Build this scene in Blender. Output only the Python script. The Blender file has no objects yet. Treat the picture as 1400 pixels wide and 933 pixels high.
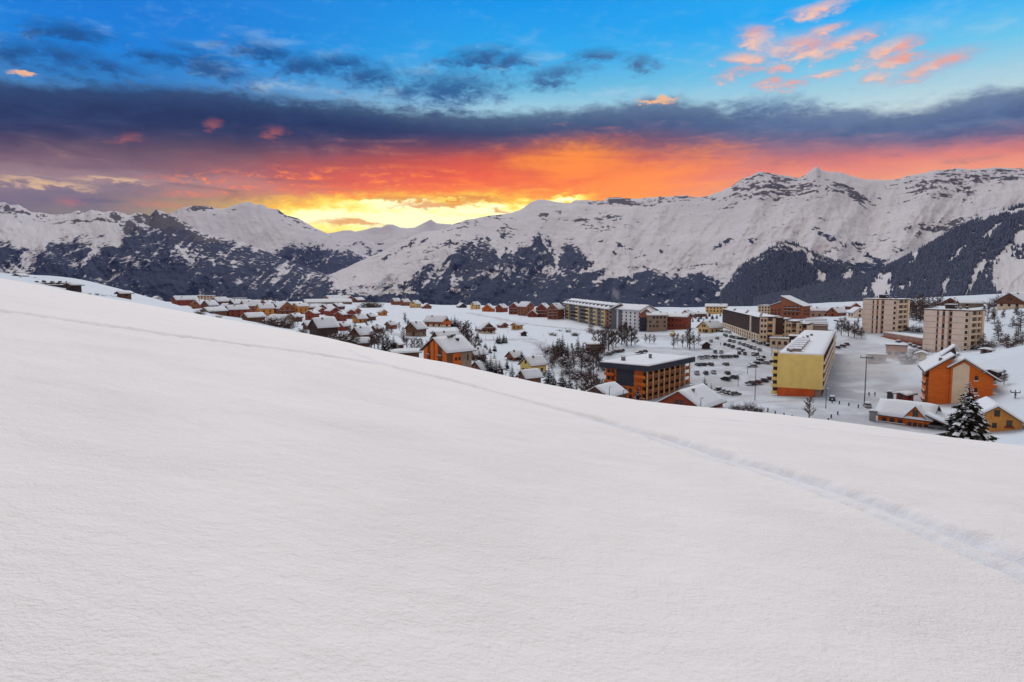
import bpy, bmesh, math, random
import numpy as np
from math import radians, sin, cos, tan, atan, atan2, hypot, pi
from mathutils import Vector, Matrix

SC = bpy.context.scene
COL = SC.collection
random.seed(7)
RNG = np.random.default_rng(7)

# ------------------------------------------------------------------ camera
F = 1400 * 24 / 36.0                    # focal length in photograph pixels
PITCH = atan((466.5 - 383.0) / F)       # looking slightly down, horizon at row 383
cam_d = bpy.data.cameras.new("camera")
cam_d.lens = 24.0
cam_d.sensor_width = 36.0
cam_d.clip_start = 0.1
cam_d.clip_end = 90000.0
cam = bpy.data.objects.new("camera", cam_d)
COL.objects.link(cam)
cam.location = (0, 0, 0)
cam.rotation_euler = (pi / 2 - PITCH, 0, 0)
SC.camera = cam


def ray(u, v):
    """photo pixel -> world direction (forward component about 1)"""
    x = (u - 700.0) / F
    y = (466.5 - v) / F
    return np.array([x, cos(PITCH) + y * sin(PITCH), -sin(PITCH) + y * cos(PITCH)])


def azel(u, v):
    d = ray(u, v)
    return atan2(d[0], d[1]), atan2(d[2], hypot(d[0], d[1]))


# ------------------------------------------------------------------ node helpers
class NT:
    def __init__(self, tree):
        self.t = tree
        tree.nodes.clear()

    def n(self, typ, **kw):
        nd = self.t.nodes.new(typ)
        for k, v in kw.items():
            setattr(nd, k, v)
        return nd

    def link(self, a, b):
        self.t.links.new(a, b)

    def put(self, sock, val):
        if isinstance(val, bpy.types.NodeSocket):
            self.t.links.new(val, sock)
        elif val is not None:
            if isinstance(val, (tuple, list)) and len(val) == 3 and sock.type == 'RGBA':
                val = (*val, 1.0)
            sock.default_value = val

    def m(self, op, a, b=None, c=None, clamp=False):
        nd = self.n('ShaderNodeMath', operation=op, use_clamp=clamp)
        self.put(nd.inputs[0], a)
        self.put(nd.inputs[1], b)
        self.put(nd.inputs[2], c)
        return nd.outputs[0]

    def add(self, a, b): return self.m('ADD', a, b)
    def sub(self, a, b): return self.m('SUBTRACT', a, b)
    def mul(self, a, b): return self.m('MULTIPLY', a, b)
    def mad(self, a, b, c): return self.m('MULTIPLY_ADD', a, b, c)

    def step(self, x, lo, hi, a=0.0, b=1.0):
        nd = self.n('ShaderNodeMapRange', interpolation_type='SMOOTHSTEP')
        for i, q in enumerate((x, lo, hi, a, b)):
            self.put(nd.inputs[i], q)
        return nd.outputs[0]

    def xyz(self, x, y, z):
        nd = self.n('ShaderNodeCombineXYZ')
        for i, q in enumerate((x, y, z)):
            self.put(nd.inputs[i], q)
        return nd.outputs[0]

    def noise(self, vec, scale, detail=4, rough=0.5, lac=2.0, dist=0.0):
        nd = self.n('ShaderNodeTexNoise')
        self.put(nd.inputs['Vector'], vec)
        self.put(nd.inputs['Scale'], scale)
        self.put(nd.inputs['Detail'], detail)
        self.put(nd.inputs['Roughness'], rough)
        self.put(nd.inputs['Lacunarity'], lac)
        self.put(nd.inputs['Distortion'], dist)
        return nd.outputs[0]

    def mix(self, f, a, b, mode='MIX'):
        nd = self.n('ShaderNodeMix', data_type='RGBA', blend_type=mode)
        nd.clamp_factor = True
        self.put(nd.inputs[0], f)
        self.put(nd.inputs[6], a)
        self.put(nd.inputs[7], b)
        return nd.outputs[2]

    def ramp(self, x, stops, interp='LINEAR'):
        nd = self.n('ShaderNodeValToRGB')
        cr = nd.color_ramp
        cr.interpolation = interp
        while len(cr.elements) < len(stops):
            cr.elements.new(0.5)
        for e, (p, c) in zip(cr.elements, stops):
            e.position = p
            e.color = (*c, 1.0)
        self.put(nd.inputs[0], x)
        return nd.outputs[0]

    def curve(self, x, pts):
        """piecewise linear function through pts (x in 0..1, any y)"""
        lo = min(p[1] for p in pts)
        hi = max(p[1] for p in pts)
        out = self.ramp(x, [(p[0], ((p[1] - lo) / (hi - lo + 1e-9),) * 3) for p in pts], 'B_SPLINE')
        return self.mad(self.t_bw(out), hi - lo, lo)

    def t_bw(self, c):
        nd = self.n('ShaderNodeSeparateColor')
        self.put(nd.inputs[0], c)
        return nd.outputs[0]


def lin(r, g, b):
    """sRGB 0..255 -> linear"""
    out = []
    for c in (r, g, b):
        c /= 255.0
        out.append(c / 12.92 if c <= 0.04045 else ((c + 0.055) / 1.055) ** 2.4)
    return tuple(out)


# ------------------------------------------------------------------ world: dusk sky with an underlit cloud bank
EXPO = 0.9
SUN_AZ, SUN_EL = azel(590, 292)[0], radians(42)
world = bpy.data.worlds.new("World")
SC.world = world
world.use_nodes = True
w = NT(world.node_tree)
tcw = w.n('ShaderNodeTexCoord')
sp = w.n('ShaderNodeSeparateXYZ')
w.link(tcw.outputs['Generated'], sp.inputs[0])
DEG = 180 / pi
az = w.mul(w.m('ARCTAN2', sp.outputs[0], sp.outputs[1]), DEG)
el = w.mul(w.m('ARCSINE', sp.outputs[2]), DEG)


def pa(u, v):
    a, e = azel(u, v)
    return a * DEG, e * DEG


def eln(v, u=700):
    """row -> ramp position (elevation 0..30 degrees)"""
    return pa(u, v)[1] / 30.0


def azn(u):
    return (pa(u, 150)[0] + 50) / 100.0


azr = w.m('DIVIDE', w.add(az, 50), 100, clamp=True)
# warps and textures in angle space
pN = w.xyz(w.mul(az, 0.10), w.mul(el, 0.30), 3.1)
nbig = w.sub(w.noise(pN, 1.2, 6, 0.55, dist=0.3), 0.5)
pM = w.xyz(w.mul(az, 0.22), w.mul(el, 0.62), 9.7)
nmid = w.sub(w.noise(pM, 1.5, 8, 0.6, dist=0.4), 0.5)
pS = w.xyz(w.mul(az, 0.10), w.mul(el, 0.95), 5.5)
nstr = w.sub(w.noise(pS, 1.6, 6, 0.6, dist=0.7), 0.5)
pF = w.xyz(w.mul(az, 0.55), w.mul(el, 1.1), 1.7)
nfin = w.sub(w.noise(pF, 2.0, 7, 0.62, dist=0.5), 0.5)
elw = w.add(el, w.add(w.mul(nbig, 2.2), w.mul(nstr, 1.5)))
er = w.m('DIVIDE', elw, 30.0, clamp=True)
er0 = w.m('DIVIDE', el, 30.0, clamp=True)

# clear air above the bank
clearL = w.ramp(er0, [(eln(150, 120), lin(95, 150, 195)), (eln(108, 120), lin(40, 125, 195)), (eln(60, 120), lin(0, 130, 222)),
                      (eln(0, 120), lin(0, 122, 218)), (1.0, lin(60, 135, 215))])
clearC = w.ramp(er0, [(eln(150), lin(165, 212, 230)), (eln(120), lin(105, 190, 228)), (eln(75), lin(40, 172, 240)),
                      (eln(0), lin(0, 152, 238)), (1.0, lin(80, 165, 230))])
clearR = w.ramp(er0, [(eln(150, 1230), lin(205, 226, 228)), (eln(115, 1230), lin(170, 213, 228)), (eln(70, 1230), lin(110, 202, 240)),
                      (eln(0, 1230), lin(10, 174, 250)), (1.0, lin(95, 180, 240))])


def smooth_w(c, a, b):
    return w.step(az, pa(a, 150)[0], pa(b, 150)[0])


clear = w.mix(smooth_w(0, 150, 750), clearL, clearC)
clear = w.mix(smooth_w(0, 700, 1250), clear, clearR)
# faint veils in the clear part
veil = w.mul(w.step(w.add(nmid, w.mul(nbig, 0.8)), -0.02, 0.35), w.step(el, 21, 14))
clear = w.mix(w.mul(veil, 0.7), clear, lin(184, 214, 230))
rip = w.step(w.add(nfin, w.mul(nstr, 0.6)), 0.02, 0.4)
clear = w.mix(w.mul(rip, 0.30), clear, lin(120, 190, 232))

# dark blue puffs floating above the bank (pixel centre, half width, half height, tilt)
pv = w.xyz(w.add(az, w.add(w.mul(nbig, 1.5), w.mul(nmid, 3.0))), w.add(el, w.add(w.mul(nmid, 1.7), w.mul(nfin, 0.9))), 0.0)


def blobs(lst):
    field = None
    for (u, v, ru, rv, rot) in lst:
        a0, e0 = pa(u, v)
        k = (pa(u + 5, v)[0] - pa(u - 5, v)[0]) / 10
        ke = (pa(u, v - 5)[1] - pa(u, v + 5)[1]) / 10
        mp = w.n('ShaderNodeMapping', vector_type='TEXTURE')
        w.put(mp.inputs['Vector'], pv)
        mp.inputs['Location'].default_value = (a0, e0, 0)
        mp.inputs['Rotation'].default_value = (0, 0, radians(rot))
        mp.inputs['Scale'].default_value = (ru * k, rv * ke, 1)
        ln = w.n('ShaderNodeVectorMath', operation='LENGTH')
        w.link(mp.outputs[0], ln.inputs[0])
        field = ln.outputs['Value'] if field is None else w.m('MINIMUM', field, ln.outputs['Value'])
    return field


dark = blobs([(290, 90, 55, 17, -14), (225, 82, 35, 10, 0), (365, 74, 45, 15, -6), (420, 90, 45, 15, 0), (505, 105, 38, 17, 6),
              (470, 86, 35, 12, 0), (615, 122, 75, 24, 5), (660, 80, 48, 14, 4), (700, 84, 30, 13, 0), (760, 104, 45, 14, 8),
              (872, 88, 24, 11, -6), (815, 76, 30, 8, 0), (70, 78, 70, 20, 0), (20, 72, 40, 16, 0), (95, 45, 60, 14, 0),
              (1040, 150, 60, 16, 0), (200, 78, 30, 10, 0), (130, 90, 50, 10, 0)])
dmask = w.step(w.add(dark, w.add(w.mul(nfin, -2.6), w.mul(nmid, -1.6))), 1.75, -0.15)
dcol = w.mix(w.step(az, pa(500, 100)[0], pa(1300, 100)[0]), lin(4, 76, 138), lin(92, 128, 165))
clear = w.mix(w.mul(dmask, 0.9), clear, dcol)
# pink lit puffs on the right
pink = blobs([(1118, 12, 34, 9, 6), (1037, 52, 24, 14, -8), (1100, 64, 42, 15, -3), (1150, 60, 45, 10, 12), (1128, 41, 20, 7, 8),
              (1216, 68, 36, 12, 14), (1278, 91, 46, 11, 16), (1062, 95, 18, 8, 6), (1020, 80, 30, 10, 0), (1185, 48, 14, 5, 0),
              (1010, 100, 26, 7, 8), (1200, 104, 18, 7, 10), (1130, 100, 30, 5, 4), (1230, 82, 30, 8, 0), (1045, 115, 14, 5, 0), (1073, 118, 18, 5, 4)])
pmask = w.step(w.add(pink, w.add(w.mul(nfin, -2.8), w.mul(nmid, -1.0))), 1.55, -0.25)
clear = w.mix(w.mul(w.step(w.add(pink, w.mul(nfin, -0.8)), 1.9, 0.8), 0.45), clear, lin(170, 175, 205))
clear = w.mix(w.mul(pmask, 0.95), clear, w.mix(w.step(nmid, -0.12, 0.12), lin(250, 165, 140), lin(255, 204, 176)))

# upper edge of the bank
topc = w.curve(azr, [(azn(u), pa(u, v)[1]) for u, v in ((-60, 100), (40, 106), (250, 112), (380, 125), (560, 145), (700, 150), (820, 140),
                                                        (930, 128), (1030, 148), (1130, 142), (1240, 146), (1330, 122), (1420, 108))])
edge = w.sub(w.add(topc, w.add(w.mul(nmid, 2.1), w.mul(nfin, 0.8))), el)
# the cloud bank: colour by height, three azimuths
bankL = w.ramp(er, [(0.0, lin(150, 112, 116)), (eln(283, 120), lin(112, 102, 118)), (eln(262, 120), lin(134, 116, 124)), (eln(246, 120), lin(168, 138, 136)),
                    (eln(225, 120), lin(132, 100, 106)), (eln(195, 120), lin(104, 76, 84)), (eln(165, 120), lin(58, 52, 78)), (eln(135, 120), lin(15, 46, 88)), (eln(100, 120), lin(18, 62, 108))])
bankC = w.ramp(er, [(0.0, lin(255, 210, 40)), (eln(300), lin(255, 232, 60)), (eln(283), lin(255, 190, 40)), (eln(268), lin(265, 125, 20)),
                    (eln(245), lin(255, 96, 30)), (eln(222), lin(222, 82, 40)), (eln(200), lin(146, 72, 70)), (eln(175), lin(72, 62, 95)), (eln(150), lin(48, 78, 118))])
bankR = w.ramp(er, [(0.0, lin(255, 190, 130)), (eln(252, 1230), lin(255, 172, 120)), (eln(236, 1230), lin(252, 156, 118)), (eln(220, 1230), lin(240, 134, 112)),
                    (eln(203, 1230), lin(200, 118, 116)), (eln(184, 1230), lin(142, 108, 128)), (eln(164, 1230), lin(92, 96, 132)), (eln(145, 1230), lin(76, 104, 145)), (eln(125, 1230), lin(84, 124, 168))])
wl = w.step(w.add(w.add(az, w.mul(nbig, 12)), w.mul(w.sub(8.0, el), 2.2)), pa(150, 200)[0], pa(640, 200)[0])
wr = w.step(w.add(az, w.mul(nbig, 8)), pa(760, 200)[0], pa(1090, 200)[0])
bank = w.mix(wl, bankL, bankC)
bank = w.mix(wr, bank, bankR)
# shading of the bank by its own folds
fold = w.add(w.mul(nmid, 1.0), w.mul(nstr, 1.2))
bank = w.mix(w.mul(w.step(fold, 0.0, 0.55), 0.55), bank, w.mix(wl, lin(168, 130, 132), w.mix(wr, lin(270, 142, 40), lin(232, 150, 130))))
bank = w.mix(w.mul(w.step(fold, 0.02, -0.5), 0.6), bank, w.mix(wl, lin(84, 70, 88), w.mix(wr, lin(178, 68, 40), lin(128, 98, 114))))
thick = w.curve(azr, [(azn(u), t) for u, t in ((-60, 3.6), (150, 3.3), (400, 2.9), (650, 2.3), (900, 2.0), (1150, 2.1), (1400, 3.0))])
under = w.add(edge, w.add(w.mul(nbig, 2.2), w.mul(nstr, 1.2)))
dk = w.step(w.m('DIVIDE', under, thick), 1.7, 0.55)
bank = w.mix(dk, bank, w.mix(smooth_w(0, 420, 1150), w.mix(w.step(nmid, -0.2, 0.25), lin(14, 38, 78), lin(28, 56, 98)), w.mix(w.step(nmid, -0.2, 0.25), lin(66, 92, 132), lin(96, 120, 156))))
# orange ripples and sparks
rp = w.step(w.add(nstr, w.mul(nfin, 1.1)), -0.02, 0.22)
gl = blobs([(480, 252, 250, 26, 2), (330, 248, 110, 15, 0), (600, 260, 170, 20, 0)])
bank = w.mix(w.mul(rp, w.step(gl, 1.2, 0.4)), bank, lin(275, 140, 25))
glow2 = blobs([(850, 262, 175, 46, 10), (790, 225, 110, 38, 0)])
bank = w.mix(w.mul(w.step(w.add(glow2, w.add(w.mul(nstr, 1.6), w.mul(nfin, 0.6))), 1.35, 0.0), 0.7), bank, lin(285, 165, 10))
spark = blobs([(96, 275, 16, 7, 0), (288, 170, 12, 7, 0), (376, 180, 16, 8, 0), (315, 243, 26, 7, 3), (210, 243, 20, 4, 0), (180, 190, 18, 6, 0), (232, 278, 60, 6, 0)])
bank = w.mix(w.mul(w.step(w.add(spark, w.add(w.mul(nfin, -2.8), w.mul(nmid, -1.5))), 1.6, -0.5), 0.32), bank, lin(246, 120, 76))
streak = blobs([(60, 250, 85, 5, -1), (150, 247, 50, 4, 0), (30, 244, 40, 3, 0)])
bank = w.mix(w.mul(w.step(w.add(streak, w.mul(nfin, -2.0)), 1.4, 0.0), 0.7), bank, lin(252, 206, 150))
# the open gap where the light comes through
gap = blobs([(560, 300, 185, 26, 3), (440, 300, 80, 22, 0), (660, 287, 105, 14, 0), (560, 280, 120, 10, 0), (770, 274, 30, 5, 0)])
gapv = w.add(gap, w.add(w.mul(nstr, 0.8), w.mul(nfin, 0.5)))
bank = w.mix(w.step(gapv, 1.75, 0.85), bank, lin(280, 205, 24))
bank = w.mix(w.step(gapv, 1.2, 0.55), bank, lin(295, 270, 110))
bank = w.mix(w.mul(w.step(gapv, 0.9, 0.3), 0.9), bank, lin(298, 290, 225))
bars = blobs([(480, 307, 60, 6, 2), (600, 278, 75, 4.5, 3), (545, 272, 60, 4, 0), (640, 271, 60, 3.5, -3), (685, 286, 20, 3, 0)])
bank = w.mix(w.mul(w.step(w.add(bars, w.mul(nfin, -0.7)), 1.2, 0.4), 0.8), bank, lin(240, 150, 30))

bmask = w.step(edge, -0.35, 0.9)
bmask = w.mul(bmask, w.step(edge, -0.5, 2.0, 0.75, 1.0))
# away from the sunset the bank thins out into an even evening sky
back = w.step(w.m('ABSOLUTE', az), 55, 120)
sky = w.mix(bmask, clear, bank)
lit = blobs([(900, 135, 30, 4, 2), (28, 102, 20, 5, 0)])
sky = w.mix(w.mul(w.step(w.add(lit, w.mul(nfin, -1.0)), 1.3, 0.4), 0.9), sky, lin(252, 190, 140))
# rest of the dome, unseen: added pale veil, rose belt brightened as fill
dome = w.ramp(w.m('DIVIDE', el, 90.0, clamp=True), [(0.0, lin(192, 160, 152)), (0.12, lin(224, 188, 172)), (0.25, lin(204, 186, 174)), (0.45, lin(176, 172, 170)), (1.0, lin(174, 173, 172))])
up = w.step(el, 24, 48)
sky = w.mix(up, sky, dome)
sky = w.mix(back, sky, dome)
sky = w.mix(w.step(el, -0.5, -4), sky, lin(120, 118, 130))
# a little of the physical twilight sky on top of it
nish = w.n('ShaderNodeTexSky', sky_type='NISHITA')
nish.sun_disc = False
nish.sun_elevation = radians(4)
nish.sun_rotation = SUN_AZ
bg1 = w.n('ShaderNodeBackground')
w.put(bg1.inputs[0], sky)
bg1.inputs[1].default_value = 2 ** -EXPO
bg2 = w.n('ShaderNodeBackground')
w.link(nish.outputs[0], bg2.inputs[0])
bg2.inputs[1].default_value = 0.0
ads = w.n('ShaderNodeAddShader')
w.link(bg1.outputs[0], ads.inputs[0])
w.link(bg2.outputs[0], ads.inputs[1])
wo = w.n('ShaderNodeOutputWorld')
w.link(bg1.outputs[0], wo.inputs[0])
world.cycles.sampling_method = 'MANUAL'
world.cycles.sample_map_resolution = 512

# the soft light of the lit sky around the hidden sun
sun_d = bpy.data.lights.new("sun", 'SUN')
sun_d.energy = 0.95
sun_d.angle = radians(40)
sun_d.color = (1.0, 0.90, 0.81)
sun = bpy.data.objects.new("sun", sun_d)
COL.objects.link(sun)
sd = Vector((sin(SUN_AZ) * cos(SUN_EL), cos(SUN_AZ) * cos(SUN_EL), sin(SUN_EL)))
sun.rotation_euler = sd.to_track_quat('Z', 'Y').to_euler()

SC.view_settings.view_transform = 'Standard'
SC.view_settings.look = 'None'
SC.view_settings.exposure = EXPO
SC.view_settings.gamma = 1.0
SC.view_settings.use_curve_mapping = False
SC.render.engine = 'CYCLES'
SC.cycles.use_denoising = True
SC.cycles.max_bounces = 6
SC.cycles.diffuse_bounces = 3
SC.cycles.volume_bounces = 1

# ------------------------------------------------------------------ numpy noise
_P = np.random.default_rng(11).permutation(512).astype(np.int64)
_PP = np.concatenate([_P, _P, _P])
_GA = np.random.default_rng(12).uniform(0, 2 * pi, 512)
_GX, _GY = np.cos(_GA), np.sin(_GA)


def gnoise(x, y):
    x = np.asarray(x, float); y = np.asarray(y, float)
    xi = np.floor(x).astype(np.int64); yi = np.floor(y).astype(np.int64)
    xf = x - xi; yf = y - yi
    xi &= 511; yi &= 511
    u = xf * xf * xf * (xf * (xf * 6 - 15) + 10); v = yf * yf * yf * (yf * (yf * 6 - 15) + 10)

    def g(ix, iy, dx, dy):
        h = _PP[_PP[ix & 511] + (iy & 511)]
        return _GX[h] * dx + _GY[h] * dy
    a = g(xi, yi, xf, yf); b = g(xi + 1, yi, xf - 1, yf)
    c = g(xi, yi + 1, xf, yf - 1); d = g(xi + 1, yi + 1, xf - 1, yf - 1)
    return 1.5 * ((a * (1 - u) + b * u) * (1 - v) + (c * (1 - u) + d * u) * v)


def fbm(x, y, octv=5, gain=0.5, lac=2.03):
    s = 0; a = 1.0; t = 0
    for i in range(octv):
        s = s + a * gnoise(x + 17.3 * i, y - 9.1 * i); t += a
        x = x * lac; y = y * lac; a *= gain
    return s / t


def ridged(x, y, octv=5, gain=0.5, lac=2.03):
    s = 0; a = 1.0; t = 0
    for i in range(octv):
        s = s + a * (1 - 2 * np.abs(gnoise(x + 17.3 * i, y - 9.1 * i))); t += a
        x = x * lac; y = y * lac; a *= gain
    return s / t


def sstep(x, a, b):
    t = np.clip((x - a) / (b - a), 0, 1)
    return t * t * (3 - 2 * t)


# ------------------------------------------------------------------ mesh helpers
def link(o, parent=None):
    COL.objects.link(o)
    if parent is not None:
        o.parent = parent
    return o


def grid_mesh(name, P, closed=False, attrs=None, smooth=True):
    """P: (rows, cols, 3) array -> quad grid mesh"""
    R, C = P.shape[:2]
    me = bpy.data.meshes.new(name)
    idx = np.arange(R * C).reshape(R, C)
    if closed:
        nx = np.roll(idx, -1, axis=1)
        q = np.stack([idx[:-1], nx[:-1], nx[1:], idx[1:]], -1).reshape(-1, 4)
    else:
        q = np.stack([idx[:-1, :-1], idx[:-1, 1:], idx[1:, 1:], idx[1:, :-1]], -1).reshape(-1, 4)
    me.vertices.add(R * C)
    me.vertices.foreach_set('co', P.reshape(-1).astype(np.float32))
    me.loops.add(q.size)
    me.loops.foreach_set('vertex_index', q.reshape(-1).astype(np.int32))
    me.polygons.add(len(q))
    me.polygons.foreach_set('loop_start', np.arange(0, q.size, 4, dtype=np.int32))
    me.polygons.foreach_set('use_smooth', np.full(len(q), smooth))
    for k, a in (attrs or {}).items():
        at = me.attributes.new(k, 'FLOAT', 'POINT')
        at.data.foreach_set('value', a.reshape(-1).astype(np.float32))
    me.update(calc_edges=True)
    me.validate()
    return me


def tag(o, label=None, cat=None, group=None, kind=None):
    if label: o['label'] = label
    if cat: o['category'] = cat
    if group: o['group'] = group
    if kind: o['kind'] = kind
    return o


MATS = {}


def mat(name, base=(0.5, 0.5, 0.5), rough=0.8, spec=0.3, build=None):
    if name in MATS:
        return MATS[name]
    m = bpy.data.materials.new(name)
    m.use_nodes = True
    t = NT(m.node_tree)
    p = t.n('ShaderNodeBsdfPrincipled')
    o = t.n('ShaderNodeOutputMaterial')
    t.link(p.outputs[0], o.inputs[0])
    p.inputs['Base Color'].default_value = (*base, 1)
    p.inputs['Roughness'].default_value = rough
    p.inputs['Specular IOR Level'].default_value = spec
    if build:
        build(t, p)
    MATS[name] = m
    return m


SNOW = (0.86, 0.86, 0.88)

# ------------------------------------------------------------------ the ground
H_CAM = 1.7
CREST = [(-80, 366), (0, 381), (38, 387), (80, 395), (120, 403), (160, 410), (200, 417), (240, 424.5), (274, 430.5), (309, 437), (343, 442.6), (377, 448.6),
         (411, 455), (446, 462), (480, 470), (503, 475.7), (554, 486), (588, 492.5), (618, 497), (642, 503), (680, 511.7), (714, 519.4),
         (766, 529.7), (818, 538.5), (876, 548), (934, 555), (999, 560.5), (1041, 564), (1123, 574), (1198, 584), (1256, 592), (1314, 600), (1358, 605), (1400, 611), (1480, 622)]
_ca = np.array([azel(u, v)[0] for u, v in CREST]); _ce = np.array([tan(azel(u, v)[1]) for u, v in CREST])
_ca = np.concatenate([[-pi, -2.2, -1.4, -0.95], _ca, [1.0, 1.5, 2.2, pi]])
_ce = np.concatenate([[0.16, 0.18, 0.14, 0.07], _ce, [-0.25, -0.2, -0.02, 0.16]])


def smooth_interp(x, xs, ys, wdt=0.02):
    s = 0
    ks = np.linspace(-1.5, 1.5, 7); wt = np.exp(-ks * ks)
    for k, q in zip(ks, wt):
        s = s + q * np.interp(x + k * wdt, xs, ys)
    return s / wt.sum()


def crest_e(a): return smooth_interp(a, _ca, _ce)
def crest_D(a): return np.interp(a, [-0.7, -0.3, 0.1, 0.5, 0.7], [105, 90, 74, 72, 72])


CTRL = [  # photo column, row, horizontal distance: where ground is seen (or must lie hidden) in the village
    (-60, 370, 420), (0, 372.5, 430), (60, 376.5, 430), (80, 380, 425), (104, 379.5, 430), (118, 384, 440), (140, 394, 450), (170, 402, 520), (0, 400, 240), (100, 412, 240), (100, 398, 330), (0, 398, 700), (100, 403, 750),
    (605, 502, 245), (560, 492, 262), (480, 474, 320), (440, 464, 360), (400, 453, 430), (350, 441, 520), (300, 431, 620), (250, 423, 740), (200, 414, 850),
    (250, 412, 980), (330, 413, 980), (450, 414, 1000), (560, 421, 900), (600, 422, 900), (650, 423, 880), (720, 431, 700), (800, 445, 540), (880, 449, 500),
    (960, 427, 760), (970, 455, 450), (1000, 465, 400), (1070, 470, 385), (880, 549, 250), (942, 538, 268), (960, 512, 290), (960, 488, 340), (960, 472, 400),
    (1100, 540, 245), (1030, 545, 235), (1180, 546, 235), (1150, 505, 310), (1170, 472, 395), (1210, 460, 425), (1300, 483, 378), (1106, 573, 195), (1200, 591, 200),
    (1275, 591, 208), (1320, 604, 135), (1380, 592, 205), (1300, 560, 255), (1400, 480, 300), (1400, 440, 420), (1380, 418, 560), (1400, 402, 700), (1300, 418, 600),
    (1180, 433, 560), (1240, 450, 450), (1110, 434, 560), (1050, 434, 600), (700, 529, 230), (760, 537, 232), (820, 549, 235), (729, 512, 300), (704, 496, 330), (724, 530, 265), (666, 513, 270), (654, 492, 310), (640, 460, 420), (640, 440, 560),
    (540, 460, 400), (500, 440, 560), (760, 480, 360), (830, 480, 350), (860, 470, 400), (1440, 470, 330), (1500, 500, 250), (1480, 400, 700), (330, 425, 800), (420, 425, 750), (800, 425, 850), (900, 428, 800)]
_cx = []; _cz = []
for u, v, d in CTRL:
    a, e = azel(u, v)
    _cx.append((sin(a) * d, cos(a) * d)); _cz.append(d * tan(e))
_cx = np.array(_cx) / 100.0; _cz = np.array(_cz)


def _tps(r2): return 0.5 * r2 * np.log(r2 + 1e-9)


_n = len(_cx)
_A = np.zeros((_n + 3, _n + 3))
_A[:_n, :_n] = _tps(((_cx[:, None] - _cx[None]) ** 2).sum(-1)) + np.eye(_n) * 0.06
_A[:_n, _n] = 1; _A[:_n, _n + 1:] = _cx
_A[_n, :_n] = 1; _A[_n + 1:, :_n] = _cx.T
_W = np.linalg.solve(_A, np.concatenate([_cz, [0, 0, 0]]))


def village_z(x, y):
    sh = np.shape(x)
    r = np.hypot(x, y)
    k = np.minimum(1, 1150 / np.maximum(r, 1))
    q = np.stack([np.ravel(x * k), np.ravel(y * k)], -1) / 100.0
    out = np.full(len(q), _W[_n]) + q @ _W[_n + 1:]
    for i in range(_n):
        out += _W[i] * _tps(((q - _cx[i]) ** 2).sum(-1))
    return out.reshape(sh)


# ski track across the slope: pixels -> points on the near slope
def slope_z(a, r):
    e = crest_e(a); D = crest_D(a)
    return -H_CAM + (e + 2 * H_CAM / D) * r - H_CAM / D ** 2 * r * r


def slope_hit(u, v):
    a, e = azel(u, v)
    D = float(crest_D(a)); ec = float(crest_e(a)); t = tan(e)
    # -H + (ec + 2H/D) r - H/D^2 r^2 = t r
    A = H_CAM / D ** 2; B = -(ec + 2 * H_CAM / D - t); C = H_CAM
    disc = max(0.0, B * B - 4 * A * C)
    r = (-B - math.sqrt(disc)) / (2 * A)
    r = min(r, 0.97 * D)
    return sin(a) * r, cos(a) * r


TRACKS = [([(-90, 410), (0, 425), (60, 433), (140, 444), (240, 458), (340, 472), (440, 486), (520, 498), (600, 516), (700, 543), (800, 569), (900, 598), (1000, 630), (1100, 659), (1200, 695), (1300, 733), (1400, 773), (1500, 818)], 0.62, 0.15),
          ([(470, 476), (505, 491), (545, 505), (600, 517)], 0.3, 0.05),
          ([(940, 572), (1020, 577), (1100, 585), (1250, 602), (1330, 612), (1420, 626)], 0.45, 0.06)]
TRK = []
for pts, wd, dp in TRACKS:
    q = np.array([slope_hit(u, v) for u, v in pts])
    s = np.concatenate([[0], np.cumsum(np.hypot(*np.diff(q, axis=0).T))])
    ss = np.linspace(0, s[-1], 260)
    TRK.append((np.stack([np.interp(ss, s, q[:, 0]), np.interp(ss, s, q[:, 1])], -1), wd, dp))


def ground_z(x, y, fine=False):
    x = np.asarray(x, float); y = np.asarray(y, float)
    r = np.hypot(x, y); a = np.arctan2(x, y)
    zs = slope_z(a, r)
    zv = village_z(x, y)
    fade = np.interp(a, [-1.1, -0.75, 0.75, 1.1], [0, 1, 1, 0])     # outside the view the slope simply goes on
    D = crest_D(a)
    wv = sstep(r, D * 1.25, D * 2.1) * fade
    z = zs * (1 - wv) + zv * wv
    far_side = np.where(fade < 1, np.clip(zs, -60, 70), 0)
    z = np.where(fade < 1, z * fade + far_side * (1 - fade), z)
    lip = np.interp(a, [-0.7, -0.45, -0.2, 0.1, 0.35, 0.7], [620, 950, 1050, 1000, 900, 850])
    z = z - sstep(r, lip, lip + 1500) * 420 * np.where(a > 0.3, np.interp(a, [0.3, 0.5], [1, 0.35]), 1)
    if fine:
        z = z + 0.10 * fbm(x / 9, y / 9, 3) * sstep(r, 3, 20) + 0.035 * fbm(x / 1.6, y / 1.6, 3) * (1 - sstep(r, 60, 120)) + 1.2 * fbm(x / 60, y / 60, 3) * sstep(r, 160, 300)
    return z


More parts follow.
